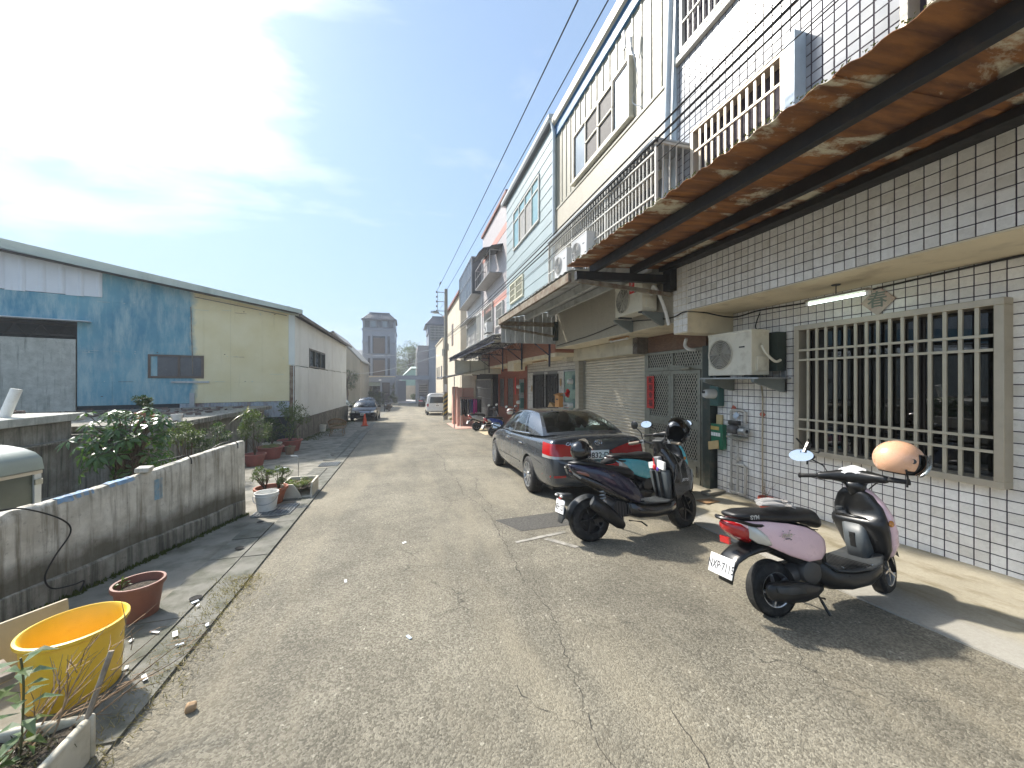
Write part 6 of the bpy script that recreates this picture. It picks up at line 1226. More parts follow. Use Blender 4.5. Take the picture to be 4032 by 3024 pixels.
    rb.build('floor_ribs', black, fl)
    for x, y in ((.56, -.15), (.84, -.165), (.56, .15)): B().lathe([(.001, .366), (.011, .365), (.012, .355)], (x, y, 0), 10).build('screw', chrome, fl)
    vl(B(), [(.37, .955, .085, .06, 4), (.50, .945, .09, .06, 4), (.66, .955, .10, .06, 4)], 18).build('tunnel', M('grey_leg_panel', (.065, .075, .08), .45, var=.12, sc=5), s, smooth=2)
    B().box(.884, .892, -.022, .022, .46, .58).build('vent', black, s)
    vl(B(), [(.37, 1.035, .15, .035), (.46, 1.03, .19, .05), (.60, 1.0, .215, .075), (.66, .985, .218, .09), (.70, .985, .213, .085), (.72, 1.0, .21, .05), (.80, .995, .195, .05), (.90, .985, .14, .05), (.95, .98, .08, .05)], 24).build('leg_shield', black, s, smooth=2)
    B().sl([(.90, .72, .13, .010), (.915, .70, .15, .012), (.96, .69, .16, .012)], 16).build('glove_tray', black, s, smooth=2)
    vl(B(), [(.34, 1.095, .05, .02), (.40, 1.105, .15, .045), (.50, 1.095, .200, .060), (.62, 1.075, .222, .066), (.74, 1.055, .216, .062), (.85, 1.03, .18, .058), (.94, 1.01, .11, .05), (.975, 1.0, .04, .03)], 24).build('front_cowl', paint, s, smooth=2)
    for sg in (-1, 1): B().ball((1.045, sg*.212, .68), .028, 10, 6, (1, .5, 1)).build('side_reflector', amber, s, smooth=True)
    B().ball((1.15, 0, .70), .09, 14, 8, (.4, 1.2, .8)).build('headlamp', clearlens, s, smooth=True)
    B().lathe([(.001, .0), (.030, .0), (.032, .006)], (.968, -.135, .83), 16, 'x').build('badge', whiteink, s)
    B().lathe([(.012, -.03), (.03, -.02), (.03, .0), (.012, .01)], (.90, .09, .78), 14, 'z').build('cup_hook', dkgrey, s, smooth=True)
    # fork, front mudguard
    fk = B().tube([(1.0, 0, .9), (1.20, 0, .40)], .024, 8).tube([(1.18, -.075, .42), (1.30, -.075, .21)], .018, 8).tube([(1.18, .075, .42), (1.30, .075, .21)], .018, 8).box(1.14, 1.22, -.09, .09, .40, .46); steer(fk, sa, px).build('fork', black, s, smooth=True)
    fm = B().grid(lambda u, v: (1.30+.245*math.cos(R(150-125*u)), (v-.5)*.13*(1+.15*math.sin(u*3.1)), .21+.245*math.sin(R(150-125*u))-.03*abs(2*v-1)**2), 14, 6); steer(fm, sa, px).build('front_mudguard', dkgrey, s, smooth=2)
    # handlebar
    hb = B(); vl(hb, [(.86, 1.0, .055, .05), (.95, .965, .065, .055), (1.01, .945, .075, .06)], 16); steer(hb, sa, px).build('steering_neck', black, s, smooth=2)
    hb = B(); yl(hb, [(-.245, .865, 1.055, .02, .025), (-.22, .872, 1.055, .03, .034), (-.15, .91, 1.06, .050, .042), (-.06, .95, 1.06, .078, .066), (0, .96, 1.062, .085, .072), (.06, .95, 1.06, .078, .066), (.15, .91, 1.06, .050, .042), (.22, .872, 1.055, .03, .034), (.245, .865, 1.055, .02, .025)]); steer(hb, sa, px).build('handlebar_cover', black, s, smooth=2)
    for sg in (-1, 1):
        gb_ = B().cyl((.865, sg*.24, 1.055), (.835, sg*.37, 1.05), .019, n=12).lathe([(.001, 0), (.024, 0), (.024, .012), (.001, .012)], (.834, sg*.375-.006, 1.05), 12, 'y'); steer(gb_, sa, px).build('grip', rubber, s, smooth=True)
    for sg in (-1, 1):
        lv = B().tube([(.90, sg*.21, 1.045), (.915, sg*.26, 1.04), (.885, sg*.37, 1.035)], .007, 6); steer(lv, sa, px).build('brake_lever', galv if detail else black, s, smooth=True)
    if dash: steer(B().grid(lambda u, v: (.915+.09*(v-.5)+.0, (u-.5)*.20*math.sqrt(max(.05, 1-(2*v-1)**2*.85)), 1.138-.012*(2*u-1)**2-.10*(.5-v)*.55-.01), 12, 6), sa, px).build('instrument_panel', M('dash_print', (.62, .64, .66), .15, var=.25, sc=30, coat=1.0), s, smooth=2)
    for sg in ((1, -1) if mirror_r else (1,)):
        mb_ = B().tube([(.90, sg*.17, 1.08), (.89, sg*.20, 1.15), (.875, sg*.30, 1.215)], .007, 6); steer(mb_, sa, px).build('mirror_stalk', black, s, smooth=True)
        mh = B(); yl(mh, [(sg*.245, .872, 1.225, .006, .01), (sg*.28, .872, 1.232, .016, .044), (sg*.35, .872, 1.240, .02, .058), (sg*.42, .872, 1.236, .016, .048), (sg*.46, .872, 1.232, .005, .01)]); steer(mh, sa, px).build('mirror_housing', black, s, smooth=2)
        mg_ = B().grid(lambda u, v: (.848-.022*(.5-v), sg*(.35+(u-.5)*.205*math.sqrt(max(.02, 1-(2*v-1)**2*.9))), 1.238+(v-.5)*.108), 10, 8); nrm_t = mg_; steer(mg_, sa, px).build('mirror_glass', mirrorm, s)
    B().tube([(.30, -.10, .22), (.33, -.13, .12), (.36, -.16, .02)], .012, 6).tube([(.30, .10, .22), (.34, .15, .12), (.37, .22, -.02)], .012, 6).tube([(.22, -.10, .17), (.40, -.10, .12)], .008, 5).build('stand', black, s, smooth=True)
    for sg in (-1, 1):
        cb_ = B().tube(smoothpts([(.90, sg*.20, 1.05), (.99, sg*.15, 1.02), (1.03, sg*.07, .95), (1.02, sg*.03, .88)], 4), .005, 5).tube(smoothpts([(.90, sg*.18, 1.06), (1.0, sg*.11, 1.06), (1.04, sg*.04, .96)], 4), .004, 5); steer(cb_, sa, px).build('control_cable', rubber, s, smooth=True)
    B().tube([(-.33, -.072, .772), (-.2, -.128, .748), (0, -.150, .722), (.2, -.158, .700), (.36, -.150, .672)], .004, 5).tube([(-.33, .072, .772), (-.2, .128, .748), (0, .150, .722), (.2, .158, .700), (.36, .150, .672)], .004, 5).build('panel_seam', rubber, s, smooth=True)
    if logo: t = text(logo, .045, galv, s, None, None, extrude=.001, bold=.001); t.matrix_local = Matrix.Translation((-.22, -.142, .806)) @ Matrix.Rotation(R(90), 4, 'X')
    if decal_txt:
        t = text(decal_txt, .062, M('silver_print', (.45, .44, .42), .3, .6), s, None, None, extrude=.001, shear=.3, bold=.001); t.matrix_local = Matrix.Translation((.02, -.1835, .665)) @ Matrix.Rotation(R(90+8), 4, 'X') @ Matrix.Rotation(R(-4), 4, 'Z')
        fd = B()
        for k in range(6): a = k*1.05; fd.add([(.02+.05*math.cos(a), -.184, .663+.03*math.sin(a)), (.02+.075*math.cos(a)+.006, -.183, .664+.042*math.sin(a)), (.02+.07*math.cos(a)-.008, -.1835, .660+.045*math.sin(a))], [(0, 1, 2)])
        fd.box(-.0, .045, -.1845, -.1835, .632, .640); fd.build('side_print', M('dark_print', (.12, .11, .11), .5), s)
    return s
pk = scooter('pink scooter with black seat and grey gloves, peach helmet on its handlebar', (2.79, 2.36, gz(2.3)), R(-3.5), pinkp, lean=-8, st=20, scale=.965, plate='NXP·7115', logo='SYM', decal_txt='mio', mirror_r=False)
helmet('peach open face helmet with smoke visor on the pink scooter handlebar', (3.75, 2.12, 1.135), (R(-6), R(8), R(-38)), peach, 'smoke', .140)
# phone holder, gloves
ph = thing('phone_holder', 'black spider shaped phone holder clamped beside the pink scooter mirror', 'phone holder', (3.560, 2.70, 1.0)); B().tube([(3.570, 2.70, 1.02), (3.570, 2.70, 1.13)], .008).ball((3.570, 2.70, 1.15), .02).tube([(3.570, 2.70, 1.15), (3.510, 2.72, 1.22), (3.480, 2.73, 1.26)], .008).tube([(3.570, 2.70, 1.15), (3.650, 2.66, 1.13), (3.665, 2.655, 1.15)], .008).tube([(3.570, 2.7, 1.16), (3.580, 2.69, 1.24), (3.570, 2.69, 1.255)], .007).tube([(3.570, 2.7, 1.14), (3.610, 2.69, 1.085)], .007).cbox((3.570, 2.70, 1.17), (.05, .02, .10), (0, R(30), 0)).build('arms', black, ph, smooth=True)
for ch_ in ph.children: ch_.location.z -= .035
gv = thing('work_gloves', 'pair of grey knitted work gloves on the pink scooter seat', 'gloves', (2.84, 2.42, .70))
for k, (ox, oy, an) in enumerate(((0, 0, 0.0), (.03, .05, .25))):
    b = B(); b.sl([(-.12, .0, .045, .012, 2.2), (-.06, .006, .048, .018, 2.4), (.0, .008, .052, .020, 2.4), (.05, .006, .050, .014, 2.4)], 12)
    for f in range(4): b.tube([(.045, -.038+f*.025, .004), (.10+.012*(f in (1, 2)), -.046+f*.030, .006), (.13+.015*(f in (1, 2)), -.048+f*.032, -.004)], [.011, .010, .007], 6)
    b.tube([(-.03, .045, .002), (.02, .075, .004), (.05, .085, .0)], [.012, .011, .008], 6)
    g = b.build('glove', fabricg, gv, smooth=True); g.location = Vector((2.83+ox, 2.40+oy, .765+.012*k)) - org(gv) ; g.rotation_euler = (R(-6), R(3), an-.35)
    g.data.transform(Matrix.Translation(org(gv)))

# ---- dark sporty scooter
def sport(label, loc, heading, lean, st):
    s = thing('parked_scooter', label, 'scooter', loc, 0, None, local=True); s.rotation_euler = (R(lean), 0, heading); s.scale = (1.04,)*3; sa = R(st); px = 1.10
    put_wheel(s, (0, 0, .238), math.pi/2, W12); fx, fy = px+(1.35-px)*math.cos(sa), (1.35-px)*math.sin(sa); put_wheel(s, (fx, fy, .238), math.pi/2+sa, W12)
    # tail: two flanks, wedge shaped
    for sg in (-1, 1):
        B().sl([(-.24, .86, .006, .015, 2, 0, sg*.05), (-.12, .82, .018, .045, 2, 0, sg*.105), (.08, .75, .024, .085, 2.2, 0, sg*.145), (.28, .66, .024, .12, 2.2, 0, sg*.155), (.46, .56, .022, .125, 2.2, 0, sg*.155), (.58, .48, .016, .085, 2.2, 0, sg*.145), (.66, .42, .005, .03, 2.2, 0, sg*.13)], 18).build('side_panel', navyp, s, smooth=2)
        B().sl([(-.20, .76, .006, .012, 2, 0, sg*.07), (-.05, .70, .014, .035, 2, 0, sg*.11), (.15, .60, .018, .05, 2, 0, sg*.13), (.36, .49, .014, .05, 2, 0, sg*.135), (.5, .42, .005, .02, 2, 0, sg*.13)], 14).build('lower_panel', blackp, s, smooth=2)
        B().sl([(-.17, .79, .004, .01, 2, 0, sg*.100), (-.08, .775, .014, .03, 2, 0, sg*.118), (.02, .745, .014, .03, 2, 0, sg*.135), (.07, .72, .004, .01, 2, 0, sg*.146)], 12).build('rear_lamp', M('smoked_red_lens', (.22, .08, .06), .12, coat=1.0), s, smooth=2)
        B().tube([(-.24, sg*.06, .84), (-.20, sg*.10, .77), (-.13, sg*.115, .72)], .012, 6).build('tail_trim', M('grey_trim', (.35, .34, .30), .4), s, smooth=True)
    B().sl([(-.24, .86, .05, .02), (-.1, .80, .10, .05), (.1, .72, .13, .09), (.3, .62, .14, .14), (.5, .50, .13, .14), (.62, .42, .10, .10)], 18).build('inner_body', black, s, smooth=2)
    B().sl([(-.20, .885, .06, .015), (-.12, .885, .11, .028), (.04, .865, .135, .035), (.16, .835, .135, .040), (.24, .800, .14, .045), (.38, .775, .14, .050), (.52, .745, .125, .055), (.58, .715, .09, .045), (.60, .70, .05, .02)], 22).build('seat', seatm, s, smooth=2)
    # mudguard with lamp and plate
    B().grid(lambda u, v: (.285*math.cos(R(62+112*u)), (v-.5)*.16, .238+.285*math.sin(R(62+112*u))-.03*abs(2*v-1)**2), 16, 6).build('mudguard', dkgrey, s, smooth=2)
    B().sl([(-.22, .52, .06, .03), (-.30, .53, .085, .028), (-.36, .545, .09, .02)], 14).build('plate_bracket', dkgrey, s, smooth=2)
    B().sl([(-.31, .36, .075, .05, 3), (-.345, .30, .08, .02, 3, 40), (-.37, .24, .06, .008, 3, 50)], 14).build('mud_flap', dkgrey, s, smooth=2)
    for sg in (-1, 1): B().ball((-.36, sg*.07, .535), .022, 8, 6, (1, 1.4, .7)).build('indicator', clearlens, s, smooth=True)
    B().box(-.352, -.34, -.03, .03, .495, .525).build('reflector', redlens, s)
    p = B().box(-.004, .004, -.115, .115, -.075, .075).build('number_plate', whiteink, s, bevel=.004); p.matrix_local = Matrix.Translation((-.355, 0, .415)) @ Matrix.Rotation(R(12), 4, 'Y')
    t = text('NEH·1237', .092, ink, p, None, None, bold=.001, extrude=.0006); t.matrix_local = Matrix.Translation((-.0048, 0, -.010)) @ Matrix.Rotation(R(-90), 4, 'Z') @ Matrix.Rotation(R(90), 4, 'X'); t.scale = (.60, 1, 1)
    # muffler, engine, shock
    b = B(); 
    rg = []
    for t_, hw, hh in ((0, .030, .045), (.03, .048, .066), (.25, .050, .070), (.40, .042, .058), (.47, .022, .03)):
        cx, cz = -.03+t_*.80, .47-t_*.66; rg.append([(cx-hh*math.sin(a)*-.5*1.2, -.165+hw*math.cos(a), cz+hh*math.sin(a)) for a in [2*math.pi*k/16 for k in range(16)]])
    b.loft(rg); b.build('exhaust', black, s, smooth=True, angle=60); B().loft([[(q[0]-.004, q[1], q[2]+.004) for q in rg[0]], [(q[0]+.03, -.165+(q[1]+.165)*1.02, q[2]-.03) for q in rg[0]]]).build('exhaust_tip', dkgrey, s, smooth=True)
    B().box(.28, .40, -.09, .12, .26, .44).box(.40, .54, -.08, .10, .24, .36).cyl((.34, -.12, .34), (.34, .14, .34), .10, n=16).build('engine', M('engine_black', (.028, .028, .03), .5, .3), s, bevel=.01)
    fin = B()
    for k in range(6): fin.box(.30+k*.035, .312+k*.035, -.125, -.09, .25+.005*k, .44-.012*k)
    fin.build('cooling_fins', M('engine_metal', (.07, .07, .07), .45, .5), s); B().tube([(.14+.035*math.cos(a), -.10+.035*math.sin(a)*.9, .42+a*.006) for a in [k*.5 for k in range(50)]], .006, 5).build('shock_spring', galv, s, smooth=True); B().beam((0, -.11, .238), (.35, -.10, .28), .03, .05).build('swing_arm', black, s)
    # floor, belly, shield
    B().sl([(.46, .34, .12, .10, 3), (.60, .30, .155, .10, 3), (.80, .28, .16, .09, 3), (1.0, .29, .155, .09, 3), (1.10, .33, .13, .08, 3)], 20).build('belly_cowl', blackp, s, smooth=2)
    B().sl([(.55, .415, .13, .012, 4), (.66, .385, .17, .012, 4), (.95, .375, .17, .012, 4), (1.06, .40, .15, .012, 4)], 16).build('floor_board', dkgrey, s, smooth=2)
    B().sl([(.60, .43, .02, .012, 2, 0, -.145), (.70, .425, .02, .012, 2, 0, -.15)], 8).build('foot_peg', galv, s)
    gl = M('grey_leg_panel', (.10, .125, .14), .4, var=.12, sc=5)
    vl(B(), [(.40, 1.03, .135, .03, 5), (.55, 1.02, .16, .04, 5), (.70, 1.005, .175, .04, 5), (.74, 1.005, .165, .03, 5)], 20).build('leg_panel', gl, s, smooth=2)
    for y in (-.06, .06): vl(B(), [(.41, .985, .012, .02), (.72, .955, .014, .02)], 8).build('x2', black, s)
    for ch in list(s.children):
        if ch.name.startswith('x2'): ch.name = 'leg_groove'; ch.location.y = .055 if ch.name.endswith('e') else -.055
    vl(B(), [(.36, 1.12, .10, .05, 3), (.46, 1.13, .165, .07, 3), (.62, 1.14, .19, .085, 3), (.78, 1.12, .185, .09, 3), (.90, 1.09, .15, .085, 3), (1.0, 1.05, .09, .06, 3), (1.03, 1.04, .05, .04)], 22).build('front_cowl', blackp, s, smooth=2)
    for sg in (-1, 1):
        b = B().add([(1.08, sg*.185, .40), (1.30, sg*.16, .50), (1.42, sg*.07, .70), (1.30, sg*.10, .86), (1.10, sg*.19, .80), (1.05, sg*.20, .60)], [(0, 1, 2, 3, 4, 5)]); q = b.build('side_fairing', blackp, s); m = q.modifiers.new('s', 'SOLIDIFY'); m.thickness = .02
        B().tube([(1.42, sg*.075, .72), (1.395, sg*.10, .60), (1.31, sg*.155, .50)], .010, 6).build('fairing_edge', M('grey_trim', (.35, .34, .30), .4), s, smooth=True)
    vl(B(), [(.58, 1.26, .07, .10, 2.6), (.72, 1.31, .09, .10, 2.6), (.84, 1.24, .09, .10, 2.6), (.93, 1.14, .07, .07, 2.6)], 18).build('nose', blackp, s, smooth=2); B().ball((1.38, 0, .70), .06, 12, 8, (.6, 1.2, 1)).build('headlamp', clearlens, s, smooth=True)
    t = text('JETS', .045, whiteink, s, None, None, extrude=.001, shear=.3); t.matrix_local = Matrix.Translation((1.21, -.196, .62)) @ Matrix.Rotation(R(-4), 4, 'Z') @ Matrix.Rotation(R(90), 4, 'X')
    # stowed things in the front pocket
    B().cbox((.985, -.02, .84), (.05, .10, .12), (0, R(-12), 0)).build('phone_pouch', M('grey_pouch', (.22, .22, .23), .6), s, bevel=.01); B().cbox((.962, -.10, .80), (.03, .13, .10), (R(12), 0, 0)).cbox((.960, .09, .79), (.02, .10, .08), (R(-8), 0, 0)).build('pocket_card', wht, s, bevel=.004)
    B().ball((.95, .02, .77), .03, 10, 6, (.6, 1, 1.3)).tube([(.95, .02, .80), (.95, .03, .88)], .01, 6).build('red_charm', M('red_charm', (.6, .02, .03), .4), s, smooth=True); B().ball((.945, -.045, .75), .018, 8, 6, (.6, 1, 1.4)).build('key_fob', M('violet_fob', (.16, .09, .5), .4), s)
    # fork, bars
    fk = B().tube([(1.06, 0, .95), (1.22, 0, .50)], .024, 8).tube([(1.20, -.085, .55), (1.35, -.085, .24)], .020, 8).tube([(1.20, .085, .55), (1.35, .085, .24)], .020, 8); steer(fk, sa, px).build('fork', black, s, smooth=True)
    fm = B().grid(lambda u, v: (1.35+.27*math.cos(R(150-110*u)), (v-.5)*.13, .238+.27*math.sin(R(150-110*u))-.03*abs(2*v-1)**2), 14, 6); steer(fm, sa, px).build('front_mudguard', black, s, smooth=2)
    hb = B().tube([(.90, -.36, 1.06), (.955, -.18, 1.085), (1.0, -.07, 1.055), (1.0, .07, 1.055), (.955, .18, 1.085), (.90, .36, 1.06)], .013, 8); vl(hb, [(.93, 1.05, .06, .05), (1.03, 1.02, .07, .06), (1.08, 1.0, .05, .05)], 14); steer(hb, sa, px).build('handlebar', black, s, smooth=True)
    for sg in (-1, 1):
        g = B().cyl((.935, sg*.24, 1.075), (.895, sg*.375, 1.058), .019, n=12); steer(g, sa, px).build('grip', M('tan_grip', (.22, .18, .13), .6), s, smooth=True)
    for sg in (-1, 1):
        g = B().tube([(.965, sg*.20, 1.08), (.985, sg*.25, 1.07), (.945, sg*.37, 1.045)], .008, 6).cbox((.96, sg*.20, 1.085), (.04, .05, .05)); steer(g, sa, px).build('brake_lever', galv, s, smooth=True)
    steer(B().cbox((1.02, 0, 1.10), (.10, .15, .03), (0, R(-25), 0)), sa, px).build('instrument_panel', dkgrey, s, bevel=.01)
    mb_ = B().tube([(.96, .20, 1.09), (.97, .23, 1.20), (.955, .30, 1.27)], .007, 6); steer(mb_, sa, px).build('mirror_stalk', black, s, smooth=True); mh = B(); mh.lathe([(.001, .012), (.05, .012), (.056, 0), (.03, -.012), (.001, -.014)], (.95, .31, 1.30), 18, 'x'); steer(mh, sa, px).build('mirror', black, s, smooth=True)
    B().tube([(.50, .10, .26), (.54, .17, .13), (.57, .24, -.03)], .012, 6).tube([(.46, -.10, .20), (.62, -.10, .17), (.68, -.12, .12)], .010, 6).build('stand', black, s, smooth=True)
    return s
sp = sport('black and navy sporty scooter parked behind the charcoal sedan', (2.12, 4.17, gz(4.14)), R(1), -8, 16)
helmet('black open face helmet on the navy scooter handlebar', (3.22, 4.02, 1.13), (R(-20), R(-30), R(-125)), blackp, 'dark', .142)
helmet('glossy black helmet with tilted visor on the navy scooter seat', (2.06, 4.32, .905), (0, R(-12), R(20)), blackp, 'dark', .118)
o = B().sl([(-.10, 0, .05, .02), (-.04, .012, .06, .03), (.04, .02, .055, .035), (.09, .025, .04, .03)], 12).build('cloth_mask', M('black_cloth', (.012, .012, .012), .9), smooth=2); o.location = (2.42, 4.28, .745); o.rotation_euler = (0, R(8), .4); tag(o, 'bundled black cloth on the navy scooter seat', 'cloth')
# ---- teal scooter between the sedan and the lattice door
te = scooter('teal scooter half hidden between the sedan and the lattice door', (3.30, 5.18, gz(5.2)), R(12), tealp, lean=-6, st=10, detail=False, mirror_r=True, dash=False)
si = scooter('silver grey scooter parked beside the clothes rack', (3.35, 18.75, gz(18.7)), R(6), scsilver, lean=-6, st=15, detail=False)
bl = scooter('blue scooter parked between the sedan and the brick house', (3.55, 15.9, gz(15.9)), R(8), scblue, lean=-6, st=12, detail=False)
helmet('white helmet with red and black stripes on the blue scooter', (4.28, 15.85, .46), (0, 0, R(40)), wht, None, .14, stripe=M('red_black_stripe', (.25, .01, .015), .4))
fs = scooter('dark scooter parked behind the black sedan by the street end', (-1.9, 47.5, gz(47.5)), R(250), M('dark_scooter_paint', (.03, .03, .03), .3), lean=-6, st=10, detail=False, scale=1.1)
# ---------------------------------------------------------------- plants
def add_leaf(b, p, d, n, L, W, fold=.25, droop=0.0):
    d = d.normalized(); s = d.cross(n)
    if s.length < 1e-4: s = d.cross(Vector((1, 0, .3)))
    s.normalize(); n2 = s.cross(d); tip = p+d*L-Vector((0, 0, droop*L)); m = p+d*L*.5-n2*fold*W*-.5*-1
    o = len(b.v); b.v += [tuple(p), tuple(m+s*W*.5+n2*fold*W), tuple(tip), tuple(m-s*W*.5+n2*fold*W), tuple(m)]
    b.f += [(o, o+4, o+1), (o+4, o+2, o+1), (o, o+3, o+4), (o+4, o+3, o+2)]
def rdir(up=0.0):
    while True:
        v = Vector((random.uniform(-1, 1), random.uniform(-1, 1), random.uniform(-1, 1)))
        if .1 < v.length < 1: v.normalize(); v.z += up; return v.normalized()
far_l_ = far_d_ = None
def crown(c, rad, n, L, W, mat, par, clumps=14, name='crown', up=.25, seed=0, spread=.32):
    random.seed(seed); b = B(); c = Vector(c); cl = []
    for k in range(clumps):
        v = rdir(.15)*(random.uniform(.25, 1.0)**.5); cl.append((Vector((v.x*rad[0], v.y*rad[1], v.z*rad[2])), random.uniform(.6, 1.3)))
    for i in range(n):
        q, s_ = random.choice(cl); v = rdir(); r_ = random.uniform(.1, 1)**.6
        p = c+q+Vector((v.x*rad[0], v.y*rad[1], v.z*rad[2]))*spread*s_*r_
        add_leaf(b, p, (v+(p-c).normalized()*.5+Vector((0, 0, up*.6))).normalized(), (Vector((0, 0, 1))+rdir()*.7).normalized(), L*random.uniform(.6, 1.25), W*random.uniform(.7, 1.2), .2, random.uniform(0, .4))
    if n > 600 and mat not in (far_l_, far_d_):
        m = len(b.f)//4; k0 = int(m*.9); dead = B(); dead.v = b.v[k0*5:]; dead.f = [tuple(i-k0*5 for i in f) for f in b.f[k0*4:]]; b.v = b.v[:k0*5]; b.f = b.f[:k0*4]; dead.build('pale_leaves', leaf_y if mat is not leaf_y else leaf_d, par, fix=False)
    return b.build(name, mat, par, fix=False)
def stems(base, c, rad, n, par, r=.012, mat=None, seed=0, name='stem'):
    random.seed(seed+50); b = B(); base = Vector(base); c = Vector(c)
    for k in range(n):
        v = rdir(.2); e = c+Vector((v.x*rad[0], v.y*rad[1], v.z*rad[2]))*.75; m = base.lerp(e, .5)+rdir()*.08*rad[0]; b.tube([base+rdir()*r, m, e], [r, r*.7, r*.3], 6)
    return b.build(name, mat or bark, par, smooth=True)
def pot(par, x, y, z, r0, r1, h, mat, sq=(1, 1), name='pot', rimh=.035):
    B().lathe([(.001, z), (r0, z), (r0*1.02, z+h*.1), (r1*.93, z+h-rimh*1.3), (r1*.94, z+h-rimh), (r1*1.03, z+h-rimh), (r1*1.05, z+h-rimh*.5), (r1*1.03, z+h), (r1*.93, z+h), (r1*.90, z+h-.03), (r0*.9, z+h*.5)], (x, y, 0), 32, squash=sq).build(name, mat, par, smooth=True, angle=50)
    random.seed(int(abs(x*100))); sb = B().lathe([(.001, z+h-.055), (r1*.45, z+h-.048), (r1*.915, z+h-.06)], (x, y, 0), 24, squash=sq); sb.build('soil', soil, par, smooth=True)
# umbrella tree behind the wall: every leaflet is a piece
random.seed(77)
ut = thing('umbrella_plant', 'bushy umbrella tree with glossy fingered leaves behind the low wall', 'plant', (-4.2, 7.4, gz(7.4)))
lm = B(); add_leaf(lm, Vector((0, 0, 0)), Vector((1, 0, 0)), Vector((0, 0, 1)), .155, .058, .12, .18); lme = lm.mesh('leaf', fix=False); lme.materials.append(leaf_a); lme.shade_smooth()
cnt = 0; cent = Vector((-4.25, 7.45, .72)); stm = B(); extra = B()
for k in range(96):
    v = rdir(.35); rr = random.uniform(.55, 1.05); hub = cent+Vector((v.x*.76*rr, v.y*.55*rr, v.z*.66*rr)); 
    if hub.z < .1: hub.z = .1+random.uniform(0, .3)
    stm.tube([Vector((-4.25+random.uniform(-.12, .12), 7.45+random.uniform(-.1, .1), .1)), cent.lerp(hub, .5), hub], [.012, .008, .004], 5)
    ax = (v+Vector((0, 0, .9))).normalized(); _, a1, a2 = basis(ax); nl = random.randint(6, 8); ph = random.uniform(0, 6.28); sc = random.uniform(.8, 1.25)
    for i in range(nl):
        a = ph+i*2*math.pi/nl; d = (a1*math.cos(a)+a2*math.sin(a)-ax*random.uniform(.12, .5)).normalized()
        if cnt < 298:
            sx = d; zx = (ax-d*ax.dot(d)).normalized(); yx = zx.cross(sx); m = Matrix((sx, yx, zx)).transposed().to_4x4(); m.translation = hub+d*.02-org(ut)
            o = link('leaf', lme, None, ut); o.matrix_local = m @ Matrix.Scale(sc, 4); cnt += 1
        else: add_leaf(extra, hub+d*.02, d, ax, .155*sc, .058*sc, .12, .18)
extra.build('leaves', leaf_a, ut, kind='stuff', fix=False); stm.build('stems', bark, ut, smooth=True)
b2 = thing('shrub', 'yellow green small leaved shrub between the umbrella tree and the wall end', 'shrub', (-4.15, 9.1, gz(9.1))); crown((-4.28, 9.1, .62), (.32, .38, .30), 1500, .055, .026, leaf_b, b2, 16, seed=2); stems((-4.2, 9.1, gz(9.1)), (-4.28, 9.1, .62), (.3, .3, .3), 7, b2, .014, seed=2)
b3_ = thing('shrub', 'dark green small leaved shrub beside the wall end', 'shrub', (-3.85, 9.3, gz(9.3))); crown((-3.86, 9.4, .52), (.32, .38, .34), 1700, .05, .024, leaf_c, b3_, 16, seed=3); stems((-3.85, 9.3, gz(9.3)), (-3.86, 9.4, .5), (.3, .3, .3), 7, b3_, .014, seed=3)
tp = thing('potted_shrub', 'clipped round shrub in a red pot on the shed roof', 'potted plant', (-5.42, 10.1, .86)); pot(tp, -5.42, 10.1, .86, .13, .17, .22, terra); crown((-5.42, 10.1, 1.30), (.18, .18, .18), 1600, .035, .022, leaf_c, tp, 12, seed=4); stems((-5.42, 10.1, 1.02), (-5.42, 10.1, 1.28), (.12, .12, .12), 4, tp, .012, seed=4)
# potted shrubs on the pavement by the warehouse corner
def potplant(label, x, y, r, h, mat, cr=None, leafm=leaf_b, n=1400, L=.05, Wd=.024, seed=1, potscale=1, sq=(1, 1), ch=.6, stem=6):
    z = gz(y)+.012; t = thing('potted_plant', label, 'potted plant', (x, y, z)); pot(t, x, y, z, r*.72, r, h, mat, sq)
    if cr: crown((x, y, z+h+ch), cr, n, L, Wd, leafm, t, 16, seed=seed); stems((x, y, z+h-.06), (x, y, z+h+ch), cr, stem, t, .012, seed=seed)
    return t
potplant('loose leafy shrub in a wide red pot by the warehouse corner', -3.62, 13.9, .36, .36, terra2, (.50, .45, .62), leaf_b, 1900, .07, .028, 6, ch=.62)
potplant('low red bowl of bright green seedlings in front of the potted shrubs', -3.72, 12.35, .34, .34, terra2, (.27, .27, .035), leaf_y, 700, .035, .018, 7, ch=.01, stem=0)
potplant('small tan clay pot with a spiky bromeliad between the red pots', -3.40, 13.05, .15, .24, M('tan_clay', (.30, .20, .13), .7, dirt=((.2, .13, .09), .4, 6)))
potplant('tall shrub in a dark red pot just behind the wall end', -3.72, 11.2, .25, .30, terra2, (.40, .38, .48), leaf_b, 1900, .06, .026, 8, ch=.62)
potplant('dense dark shrub in a white rimmed pot behind the red bowl', -3.95, 13.3, .26, .34, acw, (.36, .36, .42), leaf_c, 1600, .055, .026, 9, ch=.5)
yu = thing('spiky_plant', 'spiky pale leaved yucca rising above the potted shrubs', 'plant', (-4.05, 11.5, gz(11.5))); random.seed(15); yb = B(); ptop = Vector((-4.02, 11.5, .92)); yb2 = B().tube([(-4.02, 11.5, gz(11.5)), (-4.0, 11.5, .4), ptop], .03, 8); yb2.build('stem', bark, yu, smooth=True)
